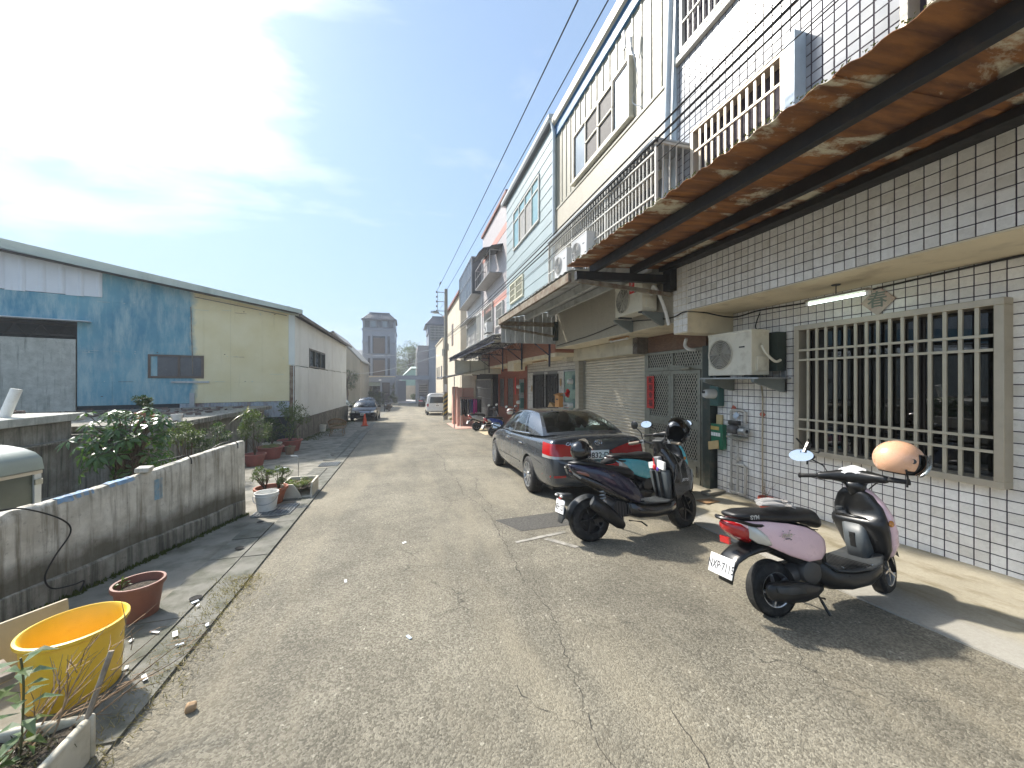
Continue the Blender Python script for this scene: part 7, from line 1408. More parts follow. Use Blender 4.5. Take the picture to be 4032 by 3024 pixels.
def blade(b, p, d, L, w, droop, n=5):
    s = d.cross(Vector((0, 0, 1))).normalized(); rows = []
    for k in range(n+1):
        t = k/n; q = p+d*L*t-Vector((0, 0, droop*L*t*t)); ww = w*(1-t**1.6)+.001; rows.append((q-s*ww, q+s*ww))
    for k in range(n): b.quad(rows[k][0], rows[k][1], rows[k+1][1], rows[k+1][0])
lb_ = B()
for k in range(46):
    d = rdir(.45); bb_ = B(); blade(bb_, ptop, d, random.uniform(.3, .52), .010, random.uniform(.2, .9)); bb_.build('leaf', leaf_s if k % 3 else leaf_d, yu, fix=False)
bp = [o for o in bpy.data.objects if o.get('label', '').startswith('small tan clay')][0]; random.seed(16); bb = B()
for k in range(16): blade(bb, Vector((-3.40, 13.05, gz(13.05)+.22)), rdir(.8), random.uniform(.15, .26), .010, .5)
bb.build('leaves', leaf_s, bp, fix=False)
# azalea in terracotta pot, broken foam box
az = thing('potted_plant', 'small leaved bonsai shrub in an orange terracotta pot behind the white pail', 'potted plant', (-2.14, 7.15, gz(7.15))); z = gz(7.15)+.015; pot(az, -2.14, 7.15, z, .165, .24, .26, terra)
crown((-2.27, 7.15, z+.47), (.17, .16, .13), 900, .034, .017, leaf_b, az, 14, seed=21); crown((-2.0, 7.15, z+.45), (.15, .15, .11), 800, .034, .017, leaf_b, az, 12, seed=22); stems((-2.22, 7.15, z+.21), (-2.27, 7.15, z+.45), (.16, .15, .12), 9, az, .013, seed=21); stems((-2.03, 7.15, z+.21), (-2.0, 7.15, z+.43), (.14, .14, .1), 8, az, .011, seed=22)
fx = thing('foam_planter', 'broken white foam box planter with low weeds beside the terracotta pot', 'planter', (-1.82, 7.55, gz(7.55))); z = gz(7.5)+.02
fbm = B(); pts_ = lambda x0, x1, y0, y1, h0, h1: None
fbm.box(-2.02, -1.60, 7.33, 7.85, z, z+.03).add([(-2.02, 7.30, z), (-1.72, 7.30, z), (-1.78, 7.30, z+.13), (-1.86, 7.30, z+.24), (-2.02, 7.30, z+.25), (-2.02, 7.335, z), (-1.72, 7.335, z), (-1.78, 7.335, z+.13), (-1.86, 7.335, z+.24), (-2.02, 7.335, z+.25)], [(0, 1, 2, 3, 4), (9, 8, 7, 6, 5), (0, 5, 6, 1), (1, 6, 7, 2), (2, 7, 8, 3), (3, 8, 9, 4), (4, 9, 5, 0)])
fbm.add([(-1.60, 7.32, z), (-1.60, 7.85, z), (-1.60, 7.85, z+.25), (-1.60, 7.40, z+.24), (-1.60, 7.36, z+.16), (-1.57, 7.32, z), (-1.57, 7.85, z), (-1.57, 7.85, z+.25), (-1.57, 7.40, z+.24), (-1.57, 7.36, z+.16)], [(0, 1, 2, 3, 4), (9, 8, 7, 6, 5), (0, 5, 6, 1), (1, 6, 7, 2), (2, 7, 8, 3), (3, 8, 9, 4), (4, 9, 5, 0)]).box(-2.02, -1.575, 7.85, 7.88, z, z+.25).box(-2.05, -2.02, 7.30, 7.88, z, z+.25); fbm.build('box', foam, fx)
B().grid(lambda u, v: (-2.01+.40*u, 7.34+.5*v, z+.17+.02*math.sin(u*7+v*5)), 8, 8).build('soil', soil, fx, smooth=True); crown((-1.85, 7.58, z+.22), (.19, .24, .04), 900, .032, .018, leaf_y, fx, 14, 'weeds', seed=23)
dgr = B(); random.seed(24)
for k in range(260): p = Vector((random.uniform(-1.95, -1.65), random.uniform(7.5, 7.82), z+.18)); blade(dgr, p, rdir(1.2), random.uniform(.06, .16), .0015, .6, 3)
dgr.build('dry_grass', leaf_d, fx, fix=False)
o = B().tube([(-1.93, 7.95, gz(7.95)), (-1.93, 7.95, gz(7.95)+.62), (-1.95, 7.95, gz(7.95)+.65), (-2.05, 7.95, gz(7.95)+.655)], .010, 8).build('steel_rod', galv, smooth=True); tag(o, 'thin bent steel rod standing behind the foam planter', 'rod')
# ---- foreground tub, pot, foam box and twigs
tub = thing('yellow_tub', 'large yellow plastic tub beside the brown pot', 'tub', (-1.92, 2.98, gz(2.98))); z = gz(2.98)+.01
B().lathe([(.001, z+.012), (.185, z), (.195, z+.02), (.215, z+.375), (.228, z+.378), (.236, z+.39), (.234, z+.405), (.22, z+.408), (.205, z+.39), (.185, z+.03), (.001, z+.025)], (-1.90, 2.90, 0), 44).build('shell', yel, tub, smooth=True, angle=60)
bpt = thing('clay_pot', 'brown plastic pot with one small seedling at the foot of the low wall', 'pot', (-2.06, 3.76, gz(3.76))); z = gz(3.76)+.01; pot(bpt, -2.06, 3.76, z, .118, .160, .28, terra3); sd_ = B(); random.seed(30)
for k in range(9): add_leaf(sd_, Vector((-2.15, 3.72, z+.25+.008*k)), rdir(.5), Vector((0, 0, 1)), .075, .032, .2, .3)
sd_.tube([(-2.15, 3.72, z+.2), (-2.15, 3.72, z+.31)], .004, 5); sd_.build('seedling', leaf_b, bpt, fix=False)
fb2 = thing('foam_planter', 'dirty foam box with a young citrus plant at the road edge', 'planter', (-1.72, 2.2, gz(2.2))); z = gz(2.1)
def boxwall(b, x0, x1, y0, y1, z0, z1, t): return b.box(x0, x1, y0, y0+t, z0, z1).box(x0, x1, y1-t, y1, z0, z1).box(x0, x0+t, y0+t, y1-t, z0, z1).box(x1-t, x1, y0+t, y1-t, z0, z1).box(x0+t, x1-t, y0+t, y1-t, z0, z0+.03)
boxwall(B(), -1.98, -1.46, 1.72, 2.36, z, z+.21, .035).build('box', foam, fb2, bevel=.014); B().grid(lambda u, v: (-1.945+.45*u, 1.76+.56*v, z+.165+.02*math.sin(u*9+v*6)), 10, 10).build('soil', soil, fb2, smooth=True)
lf = B(); random.seed(31); P0 = Vector((-1.66, 2.24, z+.16)); ptsl = smoothpts([P0, P0+Vector((.0, .01, .15)), P0+Vector((.01, .0, .32)), P0+Vector((.0, .0, .43))], 5); B().tube(ptsl, .004, 6).build('stem', M('green_stem', (.10, .10, .04), .6), fb2, smooth=True)
for k in range(22):
    p = P0+Vector((.005, 0, .06+.018*k)); d = Vector((math.cos(k*2.4), math.sin(k*2.4), random.uniform(.0, .5))); q = B(); add_leaf(q, p, d, Vector((0, 0, 1)), random.uniform(.085, .14), random.uniform(.036, .055), .15, random.uniform(.1, .5)); q.build('leaf', leaf_s if k % 3 else leaf_b, fb2, fix=False)
for k in range(26):
    p = Vector((random.uniform(-1.88, -1.56), random.uniform(1.95, 2.3), z+.18)); q = B(); add_leaf(q, p, rdir(.5), Vector((0, 0, 1)), random.uniform(.07, .12), random.uniform(.03, .05), .15, .3); q.build('leaf', leaf_s if k % 3 else leaf_b, fb2, fix=False)
gd = B()
for k in range(700): blade(gd, Vector((random.uniform(-1.94, -1.5), random.uniform(1.76, 2.32), z+.165)), rdir(.8), random.uniform(.04, .11), .0016, .7, 2)
gd.build('weeds', leafmat('weed_olive', (.07, .075, .025), (.14, .12, .05)), fb2, fix=False)
tw_ = thing('dry_branch', 'bundle of bare dry twigs in the foam planter before the yellow tub', 'twigs', (-1.62, 2.3, z)); random.seed(33)
for k in range(10):
    b = B(); p0 = Vector((random.uniform(-1.78, -1.55), random.uniform(2.2, 2.32), z+.15)); d = (Vector((.35, .6, .55))+rdir()*.45).normalized(); L = random.uniform(.35, .62); main = [p0+d*L*t+Vector((0, 0, -.06*t*t))+rdir()*.012 for t in (0, .25, .5, .75, 1)]; b.tube(main, [.005, .0045, .0035, .0025, .0012], 5)
    for j in range(7):
        t = random.uniform(.25, .95); q = p0+d*L*t; dd = (d+rdir()*.7).normalized(); l2 = random.uniform(.08, .2); b.tube([q, q+dd*l2*.5, q+dd*l2+rdir()*.02], [.0025, .002, .0008], 4)
    b.build('twig', twig_m, tw_, smooth=True)
b = B().cyl((-1.50, 2.30, z+.10), (-1.44, 2.42, z+.46), .012, .012, 8); b.build('stake', oldwood, tw_)
o = B().cbox((-2.18, 2.46, gz(2.4)+.34), (.52, .16, .035), (R(8), R(4), R(52))).build('wooden_board', oldwood, bevel=.004); tag(o, 'weathered wooden board resting on the grey foam box', 'board')
o = boxwall(B(), -2.62, -2.03, 1.75, 2.62, gz(2.2), gz(2.2)+.30, .04).build('foam_box', M('grey_foam', (.34, .33, .28), .85, var=.15, sc=5, dirt=((.18, .17, .12), .4, 4)), bevel=.012); tag(o, 'grey weathered foam box under the wooden board', 'box')
o = B().cbox((-2.42, 3.12, gz(3.1)+.18), (.03, .62, .36), (0, R(-8), R(-35))).build('beige_board', M('beige_board', (.46, .40, .28), .7, dirt=((.3, .25, .17), .3, 5)), bevel=.004); tag(o, 'beige board leaning on the low wall behind the yellow tub', 'board')
random.seed(44); NL=['beside the drain hole in the gutter slab','touching the drain hole in the gutter slab','on the gutter slab below the drain hole','on the kerb beside the dry grass','between the yellow tub and the kerb','beside the brown pot on the gutter slab','at the asphalt edge by the dry grass','on the kerb by the yellow tub','alone on the asphalt out from the brown pot','on the asphalt near the middle of the road','alone on the asphalt out from the low wall','between the yellow tub and the brown pot']
lits = [(-1.71, 3.83), (-1.66, 3.76), (-1.62, 3.35), (-1.52, 3.2), (-1.72, 3.02), (-1.78, 3.42), (-1.45, 3.42), (-1.55, 2.88), (-.55, 3.92), (.02, 2.88), (-.02, 4.75), (-1.88, 3.35)]
for k, (x, y) in enumerate(lits):
    o = B().cbox((0, 0, 0), (random.uniform(.03, .075), random.uniform(.015, .035), .004)).build('litter_scrap', whiteink if k % 3 else M('pale_blue_scrap', (.5, .58, .66), .5)); o.location = (x, y, gz(y)+(.034 if x < -1.4 else .006)); o.rotation_euler = (-.036+random.uniform(-.12, .12), random.uniform(-.12, .12), random.uniform(0, 3)); tag(o, ('white' if k % 3 else 'pale blue')+' paper scrap '+NL[k], 'litter', 'litter scraps')
o = B().cbox((0, 0, 0), (.05, .04, .05), (.3, .2, .4)).build('stone_chip', M('tan_stone', (.42, .28, .16), .9), bevel=.012); o.location = (-1.16, 2.55, gz(2.55)+.02); tag(o, 'small tan stone on the asphalt near the foam planter', 'stone')
o = B().cbox((0, 0, 0), (.30, .09, .012)).build('white_board_scrap', whiteink); o.location = (-2.9, 10.4, gz(10.4)+.03); o.rotation_euler = (-.036, .03, 1.0); tag(o, 'flat white scrap lying on the pavement before the red bowl', 'litter')
# ---- drain grates
def grate(label, x0, x1, y0, y1):
    zz = gz((y0+y1)/2); t = thing('drain_grate', label, 'drain grate', ((x0+x1)/2, (y0+y1)/2, zz)); B().add([(x0, y0, gz(y0)+.016), (x1, y0, gz(y0)+.016), (x1, y1, gz(y1)+.016), (x0, y1, gz(y1)+.016)], [(0, 1, 2, 3)]).build('pit', M('hole_black', (.008, .008, .007), .95), t)
    n = int((y1-y0)/.045); 
    for k in range(n+1): y = y0+(y1-y0)*k/n; B().box(x0, x1, y-.004, y+.004, gz(y)+.017, gz(y)+.036).build('cross_bar', galv, t)
    n = int((x1-x0)/.055)
    for k in range(n+1): x = x0+(x1-x0)*k/n; B().beam((x, y0, gz(y0)+.030), (x, y1, gz(y1)+.030), .007, .018).build('bar', galv, t)
grate('steel drain grate under the white pail', -2.16, -1.66, 6.33, 6.90); grate('steel drain grate further along the gutter', -2.10, -1.66, 10.45, 10.95)
# ---- wicker chair, cone
wc = thing('wicker_chair', 'brown wicker armchair seen from behind on the pavement', 'chair', (-2.95, 18.5, gz(18.5))); z = gz(18.5)+.012; cx, cy = -2.95, 18.6
B().grid(lambda u, v: (cx+.36*math.sin(R(-100+200*u))*(1+.08*v), cy-.30*math.cos(R(-100+200*u))*(1-.05*v)+.02, z+.36+v*(.17+.24*math.cos(R(-100+200*u)*.75)**2)), 60, 8, lambda u, v: (int(u*60) % 2 == 0) or v > .82 or .42 < v < .55).build('back', wicker_m, wc)
B().lathe([(.001, z+.36), (.28, z+.365), (.31, z+.35), (.30, z+.33)], (cx, cy, 0), 24).build('seat', wicker_m, wc, smooth=True); B().tube([(cx+.37*math.sin(R(-100+200*k/24)), cy-.31*math.cos(R(-100+200*k/24)), z+.54+.24*math.cos(R(-100+200*k/24)*.75)**2) for k in range(25)], .022, 8).build('rim', wicker_m, wc, smooth=True)
for sx, sy in ((-1, -1), (1, -1), (-1, 1), (1, 1)): B().tube([(cx+sx*.22, cy+sy*.20, z+.36), (cx+sx*.28, cy+sy*.26, z)], .018, 8).build('leg', wicker_m, wc, smooth=True)
B().tube([(cx-.26, cy-.23, z+.14), (cx+.26, cy-.23, z+.14)], .012).tube([(cx-.25, cy-.22, z+.20), (cx+.25, cy-.22, z+.20)], .012).build('stretcher', wicker_m, wc, smooth=True)
cn_ = thing('traffic_cone', 'orange traffic cone standing in front of the black sedan', 'cone', (-2.33, 24.0, gz(24))); z = gz(24)+.012; B().lathe([(.155, z+.03), (.145, z+.05), (.03, z+.70), (.022, z+.705), (.001, z+.70)], (-2.33, 24.0, 0), 24).build('cone', coneo, cn_, smooth=True, angle=50); B().box(-2.53, -2.13, 23.8, 24.2, z, z+.035).build('base', M('dark_red_rubber', (.30, .03, .02), .7), cn_, bevel=.012)
# ---- trees and far shrubs
def tree(label, x, y, h, rad, mat, n, L, seed, z0=None, name='tree'):
    z = gz(y) if z0 is None else z0; t = thing(name, label, 'tree' if name == 'tree' else 'shrub', (x, y, z)); crown((x, y, z+h-rad[2]), rad, n, L, L*.5, mat, t, 26, seed=seed, spread=.36); random.seed(seed)
    tr = B().tube([(x, y, z-.2), (x+.1, y, z+(h-rad[2])*.5), (x, y, z+h-rad[2])], [h*.025, h*.02, h*.012], 8)
    for k in range(7): e = Vector((x, y, z+h-rad[2]))+Vector((random.uniform(-.7, .7)*rad[0], random.uniform(-.7, .7)*rad[1], random.uniform(-.2, .7)*rad[2])); tr.tube([(x, y, z+(h-rad[2])*.7), Vector((x, y, z+h-rad[2])).lerp(e, .5), e], [h*.010, h*.007, .02], 6)
    tr.build('trunk', bark, t, smooth=True); return t
far_l = leafmat('leaf_far', (.10, .125, .06), (.16, .18, .10), .6); far_d = leafmat('leaf_far_dark', (.05, .07, .03), (.09, .11, .05), .6)
tree('pale open tree rising behind the green house', 1.0, 112, 14.5, (5.0, 4, 4.2), far_l, 5200, .42, 51); tree('lower bushy tree beside the second tower house', -3.2, 118, 10, (4.5, 4, 4), far_l, 3800, .42, 52); tree('dark tree left of the beige shed gable', -6.9, 50.2, 5.0, (1.2, .8, 1.1), far_d, 1300, .17, 53)
for k, (x, y, h, rx, lab) in enumerate(((-10.2, 66.2, 3.2, 1.6, 'dark clipped bush at the left of the garage annex'), (-5.6, 62.5, 2.4, 1.1, 'dark bush in front of the garage opening'), (-1.95, 65.2, 1.6, .7, 'low bush in the planter at the gateway post'), (-3.7, 60, 2.2, .8, 'leafy bush beside the far scooter'), (1.5, 79, 1.2, .5, 'small bush inside the court'))): tree(lab, x, y, h, (rx, .8, h*.42), far_d, 1300, .17, 60+k, name='shrub')
o = B().box(-2.7, -1.2, 64.6, 65.8, FZ-.1, FZ+.28).build('planter_kerb', creamw, bevel=.05); tag(o, 'low white planter kerb at the gateway post', 'planter')
vn = thing('climbing_plant', 'thin climbing plant on the gateway pier', 'plant', (-2.1, 66.4, FZ)); crown((-2.1, 66.3, .4), (.35, .25, 1.1), 600, .15, .08, far_d, vn, 12, seed=70); stems((-2.1, 66.4, FZ), (-2.1, 66.3, .3), (.2, .2, .9), 4, vn, .03, seed=70)
o = tree('dark weeds at the far end of the warehouse plinth', -3.9, 31.2, 1.3, (.35, .4, .5), far_d, 500, .08, 71, name='shrub')
# ---------------------------------------------------------------- fittings on the houses
def ac_unit(label, x, y0, y1, z0, h, d, mat, rz=0.0, fan=1, feet=.0, legs=None):
    """outdoor unit: blows towards -X; x = front plane; fan on the +Y side"""
    w = y1-y0; t = thing('air_conditioner', label, 'air conditioner', (x+d/2, (y0+y1)/2, z0), rz, None, local=True)
    B().box(-d/2, d/2, -w/2, w/2, 0, h).build('casing', mat, t, bevel=.012, seg=3); B().box(-d/2-.004, d/2+.004, -w/2-.004, w/2+.004, h-.03, h+.006).build('lid', mat, t, bevel=.006)
    fy = fan*w*.19; r = min(h*.42, w*.28); g = B()
    for k in range(9): g.tube([(-d/2-.012+.006*(k/8)**2*-1, fy+r*(k+1)/9*math.cos(a), h*.5+r*(k+1)/9*math.sin(a)) for a in [2*math.pi*i/32 for i in range(33)]], .0032 if k < 8 else .007, 4)
    for i in range(10): a = math.pi*2*i/10; g.tube([(-d/2-.012, fy+.02*math.cos(a), h*.5+.02*math.sin(a)), (-d/2-.010, fy+r*math.cos(a), h*.5+r*math.sin(a))], .003, 4)
    fo = g.build('fan_grille', mat, t, smooth=True); B().lathe([(.001, -d/2-.004), (r*.98, -d/2-.004)], (0, fy, h*.5), 28, 'x').build('fan_opening', M('fan_dark', (.10, .10, .09), .8), fo)
    fb_ = B()
    for i in range(3):
        a0 = i*2.09; fb_.add([(-d/2-.006, fy+.03*math.cos(a0), h*.5+.03*math.sin(a0)), (-d/2-.008, fy+r*.9*math.cos(a0), h*.5+r*.9*math.sin(a0)), (-d/2-.005, fy+r*.9*math.cos(a0+1.1), h*.5+r*.9*math.sin(a0+1.1))], [(0, 1, 2)])
    fb_.build('fan_blade', M('fan_grey', (.22, .21, .19), .6), fo, fix=False)
    B().box(-d/2-.003, -d/2, -w*.36, -w*.24, h*.62, h*.65).build('maker_plate', black, t); B().box(-d*.25, d*.30, -w/2-.022, -w/2, .06, h*.42).build('valve_cover', mat, t, bevel=.006); B().box(d/2, d/2+.004, -w*.45, w*.45, .04, h-.06).build('rear_fins', M('fin_dark', (.05, .06, .055), .7), t)
    B().box(-d/2+.02, d/2-.02, -w/2+.08, -w/2+.14, -.03, 0).build('foot', dkgrey, t); B().box(-d/2+.02, d/2-.02, w/2-.14, w/2-.08, -.03, 0).build('foot', dkgrey, t)
    if legs:
        for sy in (-1, 1): B().box(-d/2+.02, -d/2+.05, sy*(w/2-.10)-.015, sy*(w/2-.10)+.015, -legs, -.03).box(d/2-.05, d/2-.02, sy*(w/2-.10)-.015, sy*(w/2-.10)+.015, -legs, -.03).build('stand_leg', galv, t)
    return t
a1 = ac_unit('aged cream air conditioner on a bracket shelf beside the grilled window', 4.66, 4.30, 5.10, 1.84, .64, .32, acw)
sf = thing('bracket_shelf', 'grey steel bracket shelf carrying the cream air conditioner', 'bracket', (4.95, 4.7, 1.80)); B().box(4.62, 5.20, 4.16, 5.24, 1.785, 1.808).build('shelf_plate', galv, sf)
for y in (4.22, 5.12): B().prism([(4.62, 1.785), (5.20, 1.785), (5.20, 1.60), (5.14, 1.60), (4.62, 1.74)], 'y', y, y+.05).build('bracket', M('grey_bracket', (.16, .18, .17), .5), sf)
B().box(5.17, 5.20, 4.22, 4.28, 1.6, 2.1).build('wall_rail', galv, sf); o = B().box(5.02, 5.19, 4.22, 4.52, 1.9, 2.45).build('green_board', M('dark_green_panel', (.03, .045, .035), .6)); tag(o, 'dark green board behind the cream air conditioner', 'board')
o = B().tube(smoothpts([(4.80, 4.27, 2.28), (4.82, 4.22, 2.15), (4.95, 4.19, 2.03), (5.05, 4.19, 2.05)], 4), .018, 8).build('hose', acw, smooth=True); tag(o, 'short insulated hose on the end of the cream air conditioner', 'hose')
a2 = ac_unit('older air conditioner with red label hung over the roller shutter door', 3.92, 5.80, 6.68, 2.98, .56, .30, acw); q = B().box(3.913, 3.917, 6.02, 6.18, 3.33, 3.55).build('red_label', redp, a2); q.data.transform(Matrix.Translation(-Vector(a2.location)))
for k, chh in enumerate('禾聯'): t = text(chh, .085, whiteink, q, (3.910, 6.10, 3.495-k*.10), (R(90), 0, R(-90)), extrude=.0005); t.location = Vector((3.9105, 6.10, 3.495-k*.10))-Vector(a2.location)
for y in (5.72, 6.66): o = B().prism([(3.90, 2.945), (4.305, 2.945), (4.305, 2.72), (4.26, 2.72), (3.90, 2.91)], 'y', y, y+.05).build('wall_bracket', M('grey_bracket', (.16, .18, .17), .5)); tag(o, 'grey triangular wall bracket under the red labelled air conditioner, '+('party wall side' if y < 6 else 'shutter side'), 'bracket')
o = B().tube(smoothpts([(4.10, 5.79, 3.25), (4.05, 5.66, 3.36), (4.10, 5.60, 3.25), (4.22, 5.58, 2.95), (4.28, 5.56, 2.70)], 5), .028, 8).build('hose', wht, smooth=True); tag(o, 'white insulated hose from the red labelled air conditioner to the beam', 'hose')
ac_unit('clean white air conditioner before the window cage, towards the tiled house', 3.52, 7.10, 7.82, 4.24, .56, .32, acw2, legs=.42); ac_unit('clean white air conditioner before the window cage, towards the pale blue house', 3.52, 8.10, 8.82, 4.24, .56, .32, acw2, legs=.42)
ac_unit('small air conditioner under the truss canopy by the dark awning', 3.55, 20.55, 21.3, 2.12, .6, .3, acw); ac_unit('white window air conditioner on the pink tiled house', 3.85, 18.7, 19.3, 4.2, .5, .3, acw2); ac_unit('white window air conditioner below the first on the pink tiled house', 3.85, 18.7, 19.3, 3.55, .5, .3, acw2)
# fluorescent fittings
def tube_light(label, x, y0, y1, z, lit, hang):
    t = thing('tube_light', label, 'lamp', (x, (y0+y1)/2, z)); B().prism([(x-.06, z+.045), (x+.06, z+.045), (x+.03, z+.075), (x-.03, z+.075)], 'y', y0, y1).build('reflector', M('lamp_body', (.30, .27, .22), .5) if lit else M('orange_lamp_body', (.45, .25, .10), .5), t); B().cyl((x, y0+.03, z+.02), (x, y1-.03, z+.02), .015, n=12).build('tube', M('lit_tube', (.8, 1, .9), .4, emit=((.80, 1.0, .88), 1.7)) if lit else wht, t, smooth=True)
    for y in (y0, y1-.03): B().box(x-.02, x+.02, y, y+.03, z, z+.05).build('holder', wht, t)
    if hang: B().cyl((x, (y0+y1)/2, z+.07), (x, (y0+y1)/2, hang), .006, n=6).lathe([(.001, hang-.012), (.04, hang-.012), (.045, hang)], (x, (y0+y1)/2, 0), 12).build('suspension', dkgrey, t)
    return t
tube_light('lit fluorescent tube hanging under the soffit by the grilled window', 4.78, 2.95, 3.62, 2.68, True, 2.868); tube_light('unlit fluorescent fitting under the soffit by the roller shutter', 4.55, 7.25, 7.95, 2.645, False, None); tube_light('unlit fluorescent fitting under the soffit of the pale blue house', 4.7, 12.6, 14.0, 2.42, False, None)
# spring charm
sc_ = thing('spring_charm', 'faded diamond shaped new year paper over the grilled window', 'charm', (5.19, 3.13, 2.66)); B().add([(5.197, 3.13, 2.50), (5.197, 3.30, 2.67), (5.197, 3.13, 2.84), (5.197, 2.96, 2.67), (5.203, 3.13, 2.50), (5.203, 3.30, 2.67), (5.203, 3.13, 2.84), (5.203, 2.96, 2.67)], [(0, 1, 2, 3), (7, 6, 5, 4), (0, 4, 5, 1), (1, 5, 6, 2), (2, 6, 7, 3), (3, 7, 4, 0)]).build('paper', M('faded_paper', (.50, .42, .36), .8, var=.15, sc=14, dirt=((.36, .16, .12), .35, 12)), sc_)
text('春', .20, M('grey_green_ink', (.16, .19, .17), .6), sc_, (5.1955, 3.135, 2.675), (R(90), 0, R(-90)), bold=.002)
# meter, switch, green box, pump and pipes
em = thing('electric_meter', 'round electric meter on a teal box beside the lattice door', 'meter', (5.2, 5.42, 1.5)); B().box(5.08, 5.212, 5.34, 5.53, 1.33, 1.68).build('box', meterg, em, bevel=.012); B().lathe([(.001, -.20), (.055, -.20), (.075, -.17), (.085, -.10), (.088, 0)], (5.08, 5.44, 1.54), 24, 'x').build('glass_dome', M('meter_dome', (.55, .56, .54), .12, var=.08, coat=1.0), em, smooth=True, angle=60); B().box(4.876, 4.882, 5.41, 5.48, 1.55, 1.59).build('dial', black, em)
o = B().box(5.17, 5.212, 5.36, 5.48, .98, 1.18).build('switch_plate', M('yellowed_plastic', (.52, .40, .20), .5), bevel=.008); tag(o, 'yellowed switch plate below the electric meter', 'switch')
gbx = thing('green_box', 'green metal notice box with a beige envelope beside the lattice door', 'box', (5.18, 5.42, .9)); B().box(5.12, 5.212, 5.29, 5.56, .60, 1.02).build('case', greenbox, gbx, bevel=.006); B().box(5.113, 5.12, 5.36, 5.54, .92, .98).build('gold_print', goldm, gbx); B().cbox((5.09, 5.45, .66), (.012, .22, .14), (R(-14), R(10), 0)).build('envelope', M('tan_paper', (.50, .36, .16), .7), gbx)
for k in range(4): B().box(5.113, 5.12, 5.335+k*.052, 5.375+k*.052, .815, .875).build('white_print', whiteink, gbx)
wp_ = thing('water_pump', 'grey water pump with pipework on the tiled wall', 'pump', (5.1, 5.0, .95)); B().sl([(0, 0, .05, .05), (.02, 0, .07, .07), (.13, 0, .07, .07), (.15, 0, .055, .055)], 16).build('motor', M('pump_grey', (.10, .10, .10), .5), wp_); mo2 = wp_.children[-1]; mo2.rotation_euler = (0, 0, R(90)); mo2.location = Vector((5.08, 4.90, .98))-org(wp_)*0-Vector(wp_.location); mo2.data.transform(Matrix.Translation(Vector(wp_.location))); mo2.data.transform(Matrix.Translation(-Vector((0, 0, 0)))); mo2.data.shade_smooth()
mo2.data.transform(Matrix.Translation(-Vector(wp_.location)) @ Matrix.Identity(4)); mo2.data.transform(Matrix.Translation(Vector(wp_.location))) 
for v_ in mo2.data.vertices: v_.co = Vector((v_.co.x-0, v_.co.y, v_.co.z))
bb_min = min(v_.co.x for v_ in mo2.data.vertices); cz = sum(v_.co.z for v_ in mo2.data.vertices)/len(mo2.data.vertices); cy_ = sum(v_.co.y for v_ in mo2.data.vertices)/len(mo2.data.vertices); mo2.data.transform(Matrix.Translation((-bb_min-.07, -cy_, -cz)))
mo2.location = Vector((5.09, 5.05, .98))-Vector(wp_.location); mo2.rotation_euler = (0, 0, R(-90))
B().lathe([(.03, -.09), (.065, -.08), (.07, .0), (.045, .05), (.001, .055)], (5.09, 4.87, .97), 18, 'y').build('pump_head', galv, wp_, smooth=True); B().box(5.03, 5.21, 4.86, 5.12, .84, .87).build('shelf', steelgrey, wp_); B().box(5.06, 5.13, 4.92, 5.12, 1.05, 1.12).build('terminal_box', black, wp_, bevel=.01)
pp_ = B().tube([(5.17, 5.16, -.08), (5.17, 5.16, 1.26), (5.17, 5.13, 1.28), (5.17, 4.92, 1.28), (5.17, 4.89, 1.26), (5.17, 4.89, 1.08)], .022, 8).tube([(5.17, 5.03, -.06), (5.17, 5.03, .84)], .022, 8).tube([(5.17, 5.16, .0), (5.17, 5.15, -.05), (5.17, 4.90, -.05), (5.17, 4.88, -.02), (5.17, 4.88, .38), (5.17, 4.91, .41), (5.17, 5.03, .41)], .022, 8); pp_.build('pipes', pvc, wp_, smooth=True)
for i, (y0, zz) in enumerate(((5.17, .05), (5.03, .5))): B().lathe([(.022, -.03), (.03, -.03), (.03, .03), (.022, .03)], (5.17, y0, zz), 12).build('coupling', pvc, wp_)
o = B().tube([(5.20, 4.63, 1.78), (5.195, 4.60, 1.5), (5.195, 4.605, .9), (5.195, 4.60, .0)], .012, 6).build('drain_hose', M('tan_hose', (.42, .36, .25), .6), smooth=True); tag(o, 'thin tan drain hose down the tiled wall below the air conditioner', 'hose')
for i, (y, zz, a) in enumerate(((5.14, 1.31, .5), (4.61, 1.25, .78))): o = B().cbox((5.205, y, zz), (.004, .075, .075), (a, 0, 0)).build('paper_charm', M('faded_red_paper', (.50, .13, .08), .7)); tag(o, ['small faded red paper charm above the water pump', 'small faded red paper diamond on the tan hose'][i], 'charm')
o = B().cbox((5.16, 5.05, 1.2), (.01, .09, .09), (.6, .3, 0)).build('paper_tag', M('pale_blue_scrap', (.5, .58, .66), .5)); tag(o, 'crumpled pale blue paper tucked behind the pump pipe', 'paper')
pt = thing('potted_plant', 'small red pot with dead twigs at the foot of the tiled wall', 'potted plant', (5.05, 4.42, gz(4.42)+.07)); pot(pt, 5.05, 4.42, gz(4.42)+.075, .075, .098, .15, M('red_pot', (.50, .10, .06), .5)); random.seed(80); tb3 = B()
for k in range(11): d = rdir(1.3); tb3.tube([(5.05, 4.42, .05), Vector((5.05, 4.42, .05))+d*.14, Vector((5.05, 4.42, .05))+d*.28+rdir()*.04], [.003, .002, .001], 4)
tb3.build('twigs', twig_m, pt, smooth=True)
o = B().cbox((4.93, 5.28, gz(5.28)+.10), (.42, .16, .05), (0, .02, R(12))).build('timber_block', M('grey_timber', (.26, .24, .19), .85), bevel=.006); tag(o, 'grey timber block on the apron by the lattice door', 'timber')
